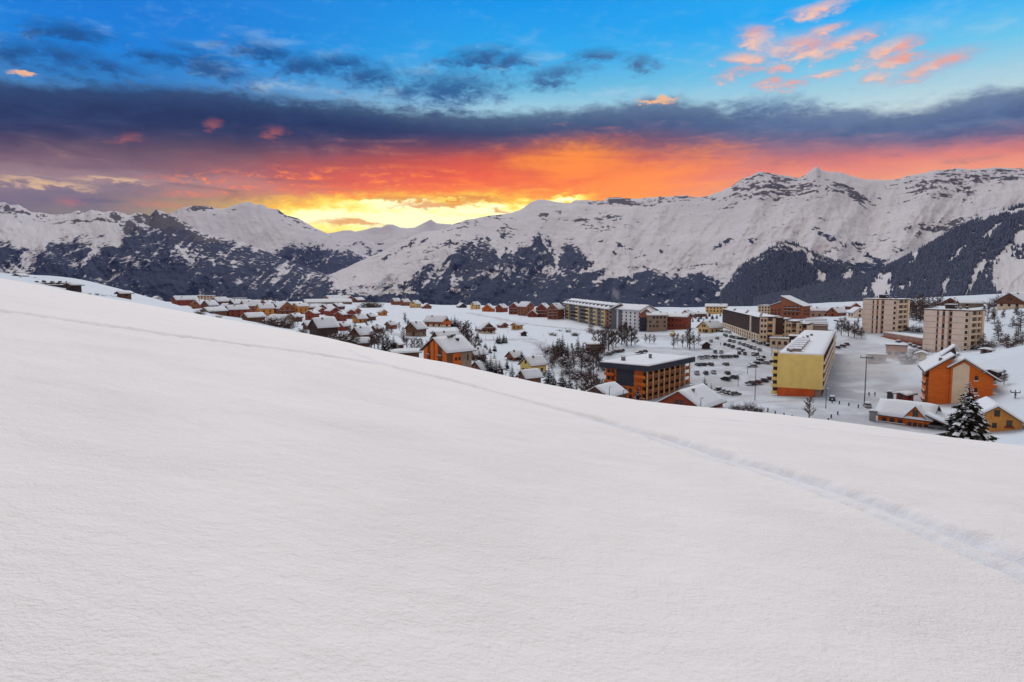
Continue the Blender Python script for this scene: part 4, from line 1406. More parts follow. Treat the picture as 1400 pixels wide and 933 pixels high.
def cream_block(u, vtop, d, Hh, wpx, label):
    w_ = wpx * d / F / 0.95
    a, _ = azel(u, vtop)
    x, y, zt = frame_at(u, vtop, d, 0)
    t = thing('apartment_block', (x, y, zt - Hh), -a - radians(12), label, 'building', 'stepped cream blocks')
    D = 14.0
    b = MB(); b.box(0, w_ * 0.55, 0, D, -SINK, Hh); b.box(w_ * 0.55, w_, 1.3, D, -SINK, Hh - 0.6); b.box(w_ * 0.93, w_, 0.2, 1.3, -SINK, Hh - 0.3); b.build('wall', M['cream'], t)
    nf = max(3, int(Hh / 2.7))
    for f in range(nf):
        z = f * Hh / nf
        face_windows(t, 'f', 0.3, w_ * 0.53, [z + 0.8], 2, 0.9, 1.1, W=0.0)
        b = MB(); b.box(w_ * 0.56, w_ * 0.92, 0.1, 0.2, z + 0.05, z + 0.95, 0); b.box(w_ * 0.56, w_ * 0.92, 0.2, 1.29, z - 0.1, z + 0.04, 0); b.box(w_ * 0.58, w_ * 0.9, 1.2, 1.29, z + 0.05, z + 2.2, 1)
        b.build('balcony', [M['rust'] if f % 2 else M['balcony'], M['glass']], t)
    b = MB(); b.box(-0.3, w_ + 0.3, -0.3, D + 0.3, Hh + 0.004, Hh + 0.3); r = b.build('roof', M['roofwood'], t)
    flat_snow(r, -0.2, w_ + 0.2, -0.2, D + 0.2, Hh + 0.304, 0.4, seed=u)
    face_windows(t, 'l', 1, D - 1, [0.8 + i * Hh / nf for i in range(nf)], 3, 0.9, 1.1, W=0.0)


cream_block(1039, 434, 383, 14.6, 16, 'cream block with a balcony column adjoining the chocolate clad block')
cream_block(1056, 437, 390, 13.6, 15, 'second cream balcony block stepping back from the chocolate clad block')
cream_block(1073, 440, 392, 12.8, 14, 'third cream balcony block stepping back from the chocolate clad block')
cream_block(1087, 443.5, 398, 11.0, 14, 'last and lowest of the stepped cream balcony blocks')


def low_box(u, vtop, d, w_, D, Hh, wall, label, name='shop_building', yaw=None, steps=0, cat='building'):
    a, _ = azel(u, vtop)
    x, y, zt = frame_at(u, vtop, d, 0)
    t = thing(name, (x, y, zt - Hh), -a if yaw is None else radians(yaw), label, cat)
    b = MB(); b.box(-w_ / 2, w_ / 2, 0, D, -SINK, Hh); b.build('wall', M[wall], t)
    b = MB(); b.box(-w_ / 2 - 0.4, w_ / 2 + 0.4, -0.4, D + 0.4, Hh + 0.004, Hh + 0.3); r = b.build('roof', M['roofwood'], t)
    flat_snow(r, -w_ / 2 - 0.3, w_ / 2 + 0.3, -0.3, D + 0.3, Hh + 0.304, 0.4, seed=u)
    n = max(1, int(w_ / 2.6))
    face_windows(t, 'f', -w_ / 2 + 0.4, w_ / 2 - 0.4, [0.7], n, 1.4, min(1.5, Hh * 0.5), W=0.0)
    for i in range(steps):
        b = MB(); z = Hh + 0.3
        b.box(-w_ / 2 + 0.3 * i, w_ / 2 - 0.3, D * i / steps + 1, D * (i + 0.75) / steps + 1, z + 0.1, z + 0.9 + 0.5 * i, 0); b.box(-w_ / 2 + 0.2 + 0.3 * i, w_ / 2 - 0.2, D * i / steps + 0.8, D * (i + 0.8) / steps + 1, z + 0.904 + 0.5 * i, z + 1.3 + 0.5 * i, 1)
        b.build('roof_step', [M['taupe'], M['snow']], r)
    return t


low_box(1070, 464, 372, 12, 9, 3.4, 'cream', 'low cream shop at the foot of the stepped cream blocks')
low_box(1094, 461, 350, 9.5, 8, 4.6, 'dark', 'black timber kiosk behind the roof of the yellow block')
low_box(1096, 469.5, 320, 8, 9, 3.4, 'cream', 'small cream annex with snow roof against the yellow block')
low_box(1115, 446, 430, 13, 30, 5.0, 'taupe', 'stepped snow covered market hall behind the yellow block', steps=4)
low_box(1226, 473, 350, 8.5, 7, 5.0, 'pink', 'small pink lift cabin with a blank snow roof by the arcade', name='lift_station')
low_box(1199, 486, 330, 7, 6, 3.0, 'taupe', 'low grey brown hut half hidden in the snow mist', name='snow_hut', cat='hut')
low_box(895, 453.5, 480, 12, 4, 2.6, 'slate', 'long dark bus shelter below the taupe block', name='bus_shelter', cat='shelter')


# ---- balcony residence on the far terrace: grey and yellow bays under a long snow roof
def bay_residence():
    x, y, zt = frame_at(836, 423, 500, 0)
    x2, y2, _ = frame_at(772, 417, 640, 0)
    L = hypot(x2 - x, y2 - y); yaw = atan2(y2 - y, x2 - x)
    Hh = 12.6
    t = thing('apartment_block', (x, y, zt - Hh), yaw, 'long residence with grey and yellow balcony bays under a snow roof', 'building')
    b = MB(); b.box(0, L, -14, 0, -SINK, Hh); b.build('wall', M['grey'], t)
    nb = 13
    for i in range(nb):
        xa, xb = L * i / nb + 0.35, L * (i + 1) / nb - 0.35
        yel = i in (1, 3, 5, 8, 11)
        if i == 0: yel = False
        for f in range(4):
            z = f * 3.1 + 0.2
            b = MB(); b.box(xa, xb, 0.9, 1.3, z, z + 1.25, 0); b.box(xa, xb, 0.004, 0.9, z - 0.12, z + 0.05, 0); b.box(xa + 0.2, xb - 0.2, 0.004, 0.1, z + 0.3, z + 2.6, 1)
            b.build('balcony', [M['balcony'] if yel else (M['rust'] if i == 0 else M['grey']), M['glass']], t)
        if yel:
            b = MB(); b.box(xa - 0.2, xa + 1.2, 0.006, 1.5, -SINK, Hh - 0.3); b.build('bay_wall', M['balcony'], t)
    bay_roof(t, 16.0, L, Hh)
    gable_ends(t, 0, L, -13.9, -0.1, Hh, 24, 'grey')
    return t


def bay_roof(t, W, L, z):
    roof, zr = gable_roof(t, W, L, z, radians(24), 1.0, 0.0, 0.5, seed=W)
    roof.rotation_euler = (0, 0, -pi / 2)
    roof.location = (0, -W / 2 + 1.2, 0)
    for i in range(int(L / 11)):
        yy = 5 + i * 11
        chimney(roof, 1.2, yy + 3, zr - 0.5, 0.9, 0.9)
        b2 = MB(); b2.box(-6.6, -3.4, yy - 1.4, yy + 1.4, z + 0.6, z + 2.6, 0); b2.box(-6.8, -3.0, yy - 1.6, yy + 1.6, z + 2.604, z + 3.0, 1)
        b2.build('dormer', [M['grey'], M['snow']], roof)


bay_residence()


# ---- white residence with the red gable
def white_block():
    x, y, zt = frame_at(876, 425, 478, 0)
    x2, y2, _ = frame_at(838, 421, 505, 0)
    L = hypot(x2 - x, y2 - y); yaw = atan2(y2 - y, x2 - x)
    Hh = 13.2
    t = thing('apartment_block', (x, y, zt - Hh), yaw, 'white rendered residence with small windows beside a brown gable', 'building')
    b = MB(); b.box(0, L, -14, 0, -SINK, Hh, 0); b.box(L * 0.66, L * 0.78, 0.004, 0.25, -SINK, Hh - 0.4, 1); b.build('wall', [M['white'], M['grey']], t)
    for f in range(5):
        for i in range(7):
            if i == 5: continue
            put('window', window_mesh(1.3, 1.1, 'roofwood'), t, (1.4 + i * (L - 2.8) / 6, 0.0, 0.9 + f * 2.45), pi)
    for f in range(1, 5):
        b = MB(); b.box(2.0, 5.5, 0.004, 1.0, f * 2.45 + 0.1, f * 2.45 + 0.8); b.build('balcony', M['white'], t)
    roof, zr = gable_roof(t, 15.0, L, Hh, radians(24), 0.8, 0.0, 0.5, seed=3.3)
    roof.rotation_euler = (0, 0, -pi / 2); roof.location = (0, -7.0, 0)
    gable_ends(t, 0, L, -14, 0, Hh, 24, 'white')
    chimney(roof, -2.0, L - 1, zr - 0.6, 1.4, 1.6, 'dark')
    # dark recessed wing with the gable toward the viewer
    a, _ = azel(884, 424)
    x, y, zt = frame_at(884, 430, 474, 0)
    t2 = thing('apartment_block', (x, y, zt - 12.0), -a - radians(18), 'dark narrow residence wing with a red brown gable', 'building')
    b = MB(); b.prism([(-5.2, 9.8), (5.2, 9.8), (5.2, 11.6), (0, 15.4), (-5.2, 11.6)], 0.4, 14, 1); b.box(-5.2, 5.2, 0.8, 14, -SINK, 9.796, 0)
    b.build('wall', [M['slate'], M['rust']], t2)
    gable_roof(t2, 10.4, 13.6, 11.6, radians(36), 0.8, 0.4, 0.45, seed=5.0)
    for f in range(4):
        b = MB(); b.box(-4.6, -0.4, -0.1, 0.79, f * 2.6 - 0.1, f * 2.6 + 0.75); b.build('balcony', M['slate'], t2)
        face_windows(t2, 'f', -4.6, 4.6, [f * 2.6 + 0.9], 3, 1.1, 1.2, W=0.8)


white_block()


def flat_block(u, vtop, d, w_, D, Hh, rel, wall, label, frame='roofwood', cols=5, pitch=None, name='apartment_block', base=None, cat='building'):
    a, _ = azel(u, vtop)
    x, y, zt = frame_at(u, vtop, d, 0)
    t = thing(name, (x, y, zt - Hh), -a + radians(rel), label, cat)
    b = MB(); b.box(-w_ / 2, w_ / 2, 0, D, 0 if base else -SINK, Hh, 0)
    if base: b.box(-w_ / 2 + 0.1, w_ / 2 - 0.1, 0.1, D - 0.1, -SINK, -0.004, 1)
    b.build('wall', [M[wall], M[base or wall]], t)
    nf = max(2, int(Hh / 2.7))
    face_windows(t, 'f', -w_ / 2 + 0.5, w_ / 2 - 0.5, [0.8 + i * Hh / nf for i in range(nf)], cols, 1.2, 1.3, frame, W=0.0, skip=0.08)
    face_windows(t, 'r' if rel < 0 else 'l', 0.6, D - 0.6, [0.8 + i * Hh / nf for i in range(nf)], max(2, int(D / 3.5)), 1.2, 1.3, frame, W=w_ / 2 if rel < 0 else -w_ / 2, skip=0.08)
    if pitch:
        roof, zr = gable_roof(t, D, w_, Hh, radians(pitch), 0.9, 0.0, 0.5, seed=u)
        roof.rotation_euler = (0, 0, -pi / 2); roof.location = (-w_ / 2, D / 2, 0)
        gable_ends(t, -w_ / 2, w_ / 2, 0.01, D - 0.01, Hh, pitch, wall)
        chimney(roof, -1.0, w_ * 0.3, zr - 0.4, 0.9, 1.0); chimney(roof, 1.0, w_ * 0.7, zr - 0.4, 0.9, 1.0)
    else:
        b = MB(); b.box(-w_ / 2 - 0.5, w_ / 2 + 0.5, -0.5, D + 0.5, Hh + 0.004, Hh + 0.35); r = b.build('roof', M['roofwood'], t)
        flat_snow(r, -w_ / 2 - 0.4, w_ / 2 + 0.4, -0.4, D + 0.4, Hh + 0.354, 0.5, seed=u)
        chimney(r, -1.0, D * 0.5, Hh + 0.3, 0.9, 1.0)
    return t


flat_block(899, 431.5, 470, 13, 12, 8.6, 8, 'taupe', 'taupe rendered block with bare trees against its wall', pitch=16)
flat_block(925, 433.5, 480, 14, 13, 7.2, -14, 'red', 'dark red timber block with a broad snow roof', cols=5, pitch=18)
flat_block(979, 419.5, 700, 20, 11, 5.6, -4, 'ochre', 'yellow house with two window rows on the far terrace', cols=6, pitch=22, name='house', cat='house')
flat_block(278, 405, 900, 22, 14, 5.2, -12, 'cream', 'flat pale hotel rising over the far chalet roofs', cols=6)
flat_block(325, 408.5, 930, 18, 12, 4.6, -10, 'white', 'pale flat roofed house against the dark valley', cols=5, name='house', cat='house')
flat_block(43, 383.5, 395, 5.2, 5, 2.4, -20, 'ochre', 'small lit yellow cabin on the snowy knoll', cols=2, name='cabin', cat='cabin', pitch=12)
flat_block(61, 388.5, 350, 15, 5, 1.9, -14, 'dark', 'long low dark shed on the snowy knoll', cols=5, name='shed', cat='shed')
flat_block(75, 391, 345, 6, 4.5, 1.6, -14, 'dark', 'short dark lean-to at the end of the long shed', cols=2, name='shed', cat='shed')


# ---- the big mono-pitch chalet complex behind the car park
def complex57():
    a, _ = azel(1075, 430)
    x, y, zt = frame_at(1076, 432, 560, 0)
    t = thing('chalet_residence', (x, y, zt), -a - radians(24), 'rust brown residence with steep stacked lean-to snow roofs', 'building')
    b = MB()
    b.prism([(-13.5, -SINK), (-4, -SINK), (-4, 10.5), (-13.5, 7.2)][::1], 0, 12, 0)
    b.prism([(-3.99, -SINK), (12, -SINK), (12, 7.6), (-3.99, 14.2)], -1.5, 13, 0)
    b.box(-24, -13.6, 1, 11, -SINK, 7.0, 1)
    b.build('wall', [M['rust'], M['cream']], t)
    rb = MB()
    for prof, ya, yb in (([(-14.2, 6.9), (-4.02, 10.5), (-4.02, 10.9), (-14.2, 7.3)], -0.8, 12.8), ([(-4.6, 14.5), (13.2, 7.1), (13.2, 7.5), (-4.6, 14.9)], -2.3, 13.8)):
        rb.prism(prof, ya, yb)
    rb.box(-24.4, -13.4, 0.6, 11.4, 7.004, 7.3)
    roof = rb.build('roof', M['roofwood'], t)
    sb = MB()
    sb.prism([(-14.1, 7.31), (-4.04, 10.91), (-4.04, 11.4), (-14.1, 7.75)], -0.7, 12.7); sb.build('snow_cover', M['snow'], roof)
    sb = MB(); sb.prism([(-4.5, 14.9), (13.1, 7.52), (13.1, 7.95), (-4.5, 15.4)], -2.2, 13.7); sb.build('snow_cover', M['snow'], roof)
    flat_snow(roof, -24.3, -13.5, 0.7, 11.3, 7.304, 0.5)
    for f in range(3):
        face_windows(t, 'f', -2.5, 10, [0.9 + f * 2.6], 4, 1.3, 1.4, W=-1.5)
        face_windows(t, 'f', -13, -5, [0.9 + f * 2.6 - (0.0)], 3, 1.2, 1.2, W=0.0) if f < 2 else None
        face_windows(t, 'f', -23.5, -14, [0.8 + f * 2.2], 4, 1.1, 1.1, W=1.0)
        balcony(t, -1.5, 10.5, -1.5, 2.6 * f + 0.3, 1.0) if f else None
    face_windows(t, 'r', 0, 12, [1, 3.6], 4, 1.2, 1.3, W=12)


complex57()


# ---- the large orange chalet with an offset gable
def big_orange():
    a, _ = azel(1312, 555)
    d = 250.0
    x, y, _ = frame_at(1312, 555, d, 0)
    zb = d * tan(azel(1312, 558)[1])
    t = thing('apartment_chalet', (x, y, zb), -a - radians(-8), 'large orange timber apartment chalet with cream panel and double gable', 'chalet')
    t.scale = (0.88, 0.88, 1.03)
    # left-back gable volume and right-front volume share the end wall
    b = MB()
    b.prism([(-9.6, -SINK), (-3.2, -SINK), (-3.2, 14.9), (-9.6, 11.0)], 0.9, 22, 0)
    b.prism([(-3.19, -SINK), (9.4, -SINK), (9.4, 9.4), (0.6, 14.4), (-3.19, 12.2)], 0.0, 20, 0)
    b.build('wall', M['orange'], t)
    b = MB(); b.prism([(-2.6, -SINK), (2.3, -SINK), (2.3, 12.7), (0.6, 13.7), (-2.6, 11.9)], -0.16, -0.004, 0); b.build('cream_panel', M['cream'], t)
    # boards of the end wall
    for i in range(11):
        z = 0.5 + i * 0.85
        b = MB(); b.box(3.1, 9.3, -0.07, -0.004, z, z + 0.78); b.build('board', M['orange'], t)
        b = MB(); b.box(-9.5, -3.3, 0.83, 0.896, z, z + 0.78); b.build('board', M['orange'], t)
    # roofs
    def slab(prof, ya, yb, edge='roofwood'):
        q = MB(); q.prism(prof, ya, yb); r = q.build('roof', M[edge], t)
        return r
    r1 = slab([(-11.2, 9.9), (-2.4, 15.3), (-2.4, 15.65), (-11.2, 10.25)], -0.3, 23)
    s = MB(); s.prism([(-11.1, 10.32), (-2.45, 15.62), (-2.45, 16.1), (-11.1, 10.75)], -0.2, 22.9); s.build('snow_cover', M['snow'], r1)
    r2 = slab([(-4.4, 11.6), (0.6, 14.5), (11.4, 8.4), (11.4, 8.75), (0.6, 14.85), (-4.4, 11.95)], -1.2, 21)
    s = MB(); s.prism([(-4.35, 12.0), (0.6, 14.87), (11.3, 8.83), (11.3, 9.2), (0.6, 15.35), (-4.35, 12.4)], -1.1, 20.9); s.build('snow_cover', M['snow'], r2)
    r3 = slab([(-2.39, 15.3), (6.5, 10.2), (6.5, 10.5), (-2.39, 15.65)], 8.0, 23.2)
    s = MB(); s.prism([(-2.4, 15.68), (6.4, 10.6), (6.4, 11.0), (-2.4, 16.15)], 8.1, 23.1); s.build('snow_cover', M['snow'], r3)
    b = MB(); b.box(-6.6, -5.6, 3, 4, 12.6, 14.6, 0); b.build('chimney', M['soot'], r1)
    # dormer turned to the left and a sawtooth dormer
    b = MB(); b.prism([(-4.6, 13.6), (-0.6, 13.6), (-0.6, 15.9), (-1.2, 17.4), (-4.6, 14.6)], 10, 15, 0); dm = b.build('dormer', M['dark'], r1)
    s = MB(); s.prism([(-5.2, 14.5), (-1.0, 17.8), (0.6, 16.2), (0.6, 16.6), (-1.0, 18.3), (-5.2, 15.0)], 9.6, 15.4); s.build('snow_cover', M['snow'], dm)
    # stair balconies on the left flank, ledges on the right
    for f in range(4):
        for yy in (1.5, 5.5):
            q = MB(); z = 0.8 + 2.6 * f
            q.box(-11.0, -9.61, yy, yy + 3.2, z, z + 0.15, 0); q.box(-11.0, -10.9, yy, yy + 3.2, z + 0.16, z + 1.0, 0); q.box(-11.05, -10.86, yy, yy + 3.2, z + 1.004, z + 1.2, 1)
            q.build('balcony', [M['rail'], M['snow']], t)
            put('window', window_mesh(1.2, 1.6), t, (-9.6, yy + 1.6, z + 0.3), -pi / 2)
    for f in range(3):
        q = MB(); z = 1.2 + 2.7 * f
        q.box(9.41, 10.5, 0.2, 5.0, z, z + 0.9, 0); q.box(9.4, 10.6, 0.1, 5.1, z + 0.904, z + 1.2, 1); q.build('balcony', [M['orange'], M['snow']], t)
    q = MB(); q.prism([(9.41, 2.4), (13.6, -3.0), (13.6, -2.5), (9.41, 2.9)], -0.5, 6); q.build('stair_roof', M['snow'], t)
    for (xx, zz) in ((4.4, 8.6), (4.4, 5.0)):
        q = MB(); q.box(xx - 0.5, xx + 0.5, -0.14, -0.076, zz, zz + 1.3, 0); q.box(xx - 0.65, xx + 0.65, -0.3, -0.08, zz - 0.25, zz - 0.02, 1); q.build('vent_window', [M['dark'], M['snow']], t)
    return t


big_orange()


# ---- the L shaped chalet in front of it
def front_chalet():
    a, _ = azel(1245, 590)
    d = 212.0
    x, y, _ = frame_at(1238, 588, d, 0)
    zb = d * tan(azel(1238, 589)[1])
    t = thing('chalet', (x, y, zb), -a - radians(14), 'orange timber chalet with cross gable and broad snow roofs behind the slope', 'chalet')
    # long wing, ridge along x: eave wall looks to the viewer
    b = MB(); b.box(-7.0, 5.6, 0, 9, -SINK, 4.0); b.prism([(0.2, -SINK), (4.4, -SINK), (4.4, 4.4), (2.3, 7.0), (0.2, 4.4)], -0.5, 5); b.build('wall', M['orange'], t)
    gable_ends(t, -7.0, 5.6, 0.01, 8.99, 4.0, 34, 'orange')
    roof, zr = gable_roof(t, 9.0, 12.6, 4.0, radians(34), 1.0, 0, 0.5, seed=1.1)
    roof.rotation_euler = (0, 0, -pi / 2); roof.location = (-7.0, 4.5, 0)
    r2, _ = gable_roof(t, 4.2, 5.0, 4.4, radians(50), 0.55, -0.5, 0.35, seed=2.2); r2.location = (2.3, 0, 0)
    # grey lower lean-to at the right end
    b = MB(); b.box(5.61, 11.0, -1.0, 6.5, -SINK, 2.6); b.build('annex_wall', M['grey'], t)
    q = MB(); q.prism([(5.0, 5.0), (12.4, 2.2), (12.4, 2.5), (5.0, 5.3)], -2.0, 8.5); r3 = q.build('annex_roof', M['roofwood'], t)
    q = MB(); q.prism([(5.05, 5.32), (12.3, 2.58), (12.3, 3.0), (5.05, 5.8)], -1.9, 8.4); q.build('snow_cover', M['snow'], r3)
    face_windows(t, 'f', -6.4, -0.4, [1.5], 3, 1.0, 1.3, W=0.0)
    put('window', window_mesh(1.2, 2.0), t, (2.3, -0.5, 3.9), 0)
    for xx in (1.0, 2.3, 3.6): put('window', window_mesh(0.8, 1.4), t, (xx, -0.5, 1.2), 0)
    balcony(t, -6.6, 0.1, 0, 0.9, 1.1)
    for xx in (6.4, 8.4, 10.0): put('window', window_mesh(1.1, 1.4), t, (xx, -1.0, 0.6), 0)
    door(t, 4.9, 0, 0.2)
    # second chalet to the right of the spruce
    d2 = 205.0
    x, y, _ = frame_at(1362, 585, d2, 0); a2, _ = azel(1362, 585)
    zb2 = d2 * tan(azel(1362, 590)[1])
    t2 = thing('chalet', (x, y, zb2), -a2 + radians(10), 'low honey coloured chalet gable right of the big snowy spruce', 'chalet')
    W = 10.5; b = MB(); b.prism([(-W / 2, -SINK), (W / 2, -SINK), (W / 2, 2.6), (0, 6.2), (-W / 2, 2.6)], 0, 14); b.build('wall', M['orange2'], t2)
    gable_roof(t2, W, 14, 2.6, radians(34), 1.0, 0, 0.5, seed=9.0)
    for xx in (-2.8, 2.6): put('window', window_mesh(1.0, 1.3), t2, (xx, 0, 1.6), 0)
    put('window', window_mesh(1.0, 1.3), t2, (0.0, 0, 3.9), 0); put('window', window_mesh(0.8, 1.0), t2, (-0.4, 0, 1.0), 0)
    q = MB(); q.box(1.6, 3.6, -0.15, -0.01, 1.0, 1.5); q.build('shutter', M['red'], t2)


front_chalet()


# ---- orange slatted chalet at the crest
def slat_chalet():
    d = 236.0
    a, _ = azel(611, 500)
    x, y, _ = frame_at(611, 500, d, 0)
    zb = d * tan(azel(611, 503)[1])
    rel = -50
    t = thing('chalet', (x, y, zb), -a + radians(rel), 'chalet with bright orange upright panels on its gable at the slope edge', 'chalet')
    W, L, H = 12.5, 11.5, 5.8
    y0 = 0.0
    # corner of the two visible faces sits at the origin: gable spans x in (-W, 0)
    hw = W / 2
    zr = H + hw * tan(radians(33))
    b = MB(); b.prism([(-W, -SINK), (0, -SINK), (0, H), (-hw, zr), (-W, H)], 0, L); b.build('wall', M['brown'], t)
    for xa, xb in ((-12.3, -10.1), (-8.4, -6.6), (-6.0, -4.3), (-1.9, -0.02)):
        h1 = zr - abs((xa + hw)) * tan(radians(33)) - 0.35; h2 = zr - abs((xb + hw)) * tan(radians(33)) - 0.35
        q = MB(); q.prism([(xa, -SINK), (xb, -SINK), (xb, h2), (xa, h1)], -0.5, -0.004); q.build('orange_panel', M['orange'], t)
    for xx, zz, ww in ((-9.2, 0.8, 1.2), (-9.2, 3.4, 1.2), (-3.1, 0.8, 1.8), (-3.1, 3.4, 1.8), (-3.1, 5.9, 1.2)):
        put('window', window_mesh(ww, 1.5), t, (xx, 0, zz), 0)
    balcony(t, -4.2, -2.0, 0, 3.2, 0.9); balcony(t, -10.0, -8.5, 0, 3.2, 0.9)
    # flank: orange panel, then plain boards with two small windows
    q = MB(); q.box(0.004, 0.2, 2.6, 6.4, -SINK, H - 0.3); q.build('orange_panel', M['orange'], t)
    q = MB(); q.box(0.004, 0.12, 6.5, L - 0.1, -SINK, H - 0.3); q.build('board_panel', M['stone'], t)
    for yy in (4.0, 5.6): put('window', window_mesh(0.8, 0.8), t, (0.2, yy, 2.4), pi / 2)
    put('window', window_mesh(0.5, 1.8), t, (0.12, 9.6, 2.0), pi / 2)
    roof, _ = gable_roof(t, W, L, H, radians(33), 1.3, 0, 0.45, seed=4.4)
    roof.location = (-hw, 0, 0)
    for i, (xx, yy, s_) in enumerate(((0.8, 5.6, 1.0), (0.5, 7.0, 0.9), (-0.5, 8.6, 1.3), (2.4, 8.2, 0.9))):
        chimney(roof, xx, yy, zr - abs(xx) * 0.65 + 0.2, s_, 0.9, 'dark' if i else 'soot')
    return t


slat_chalet()


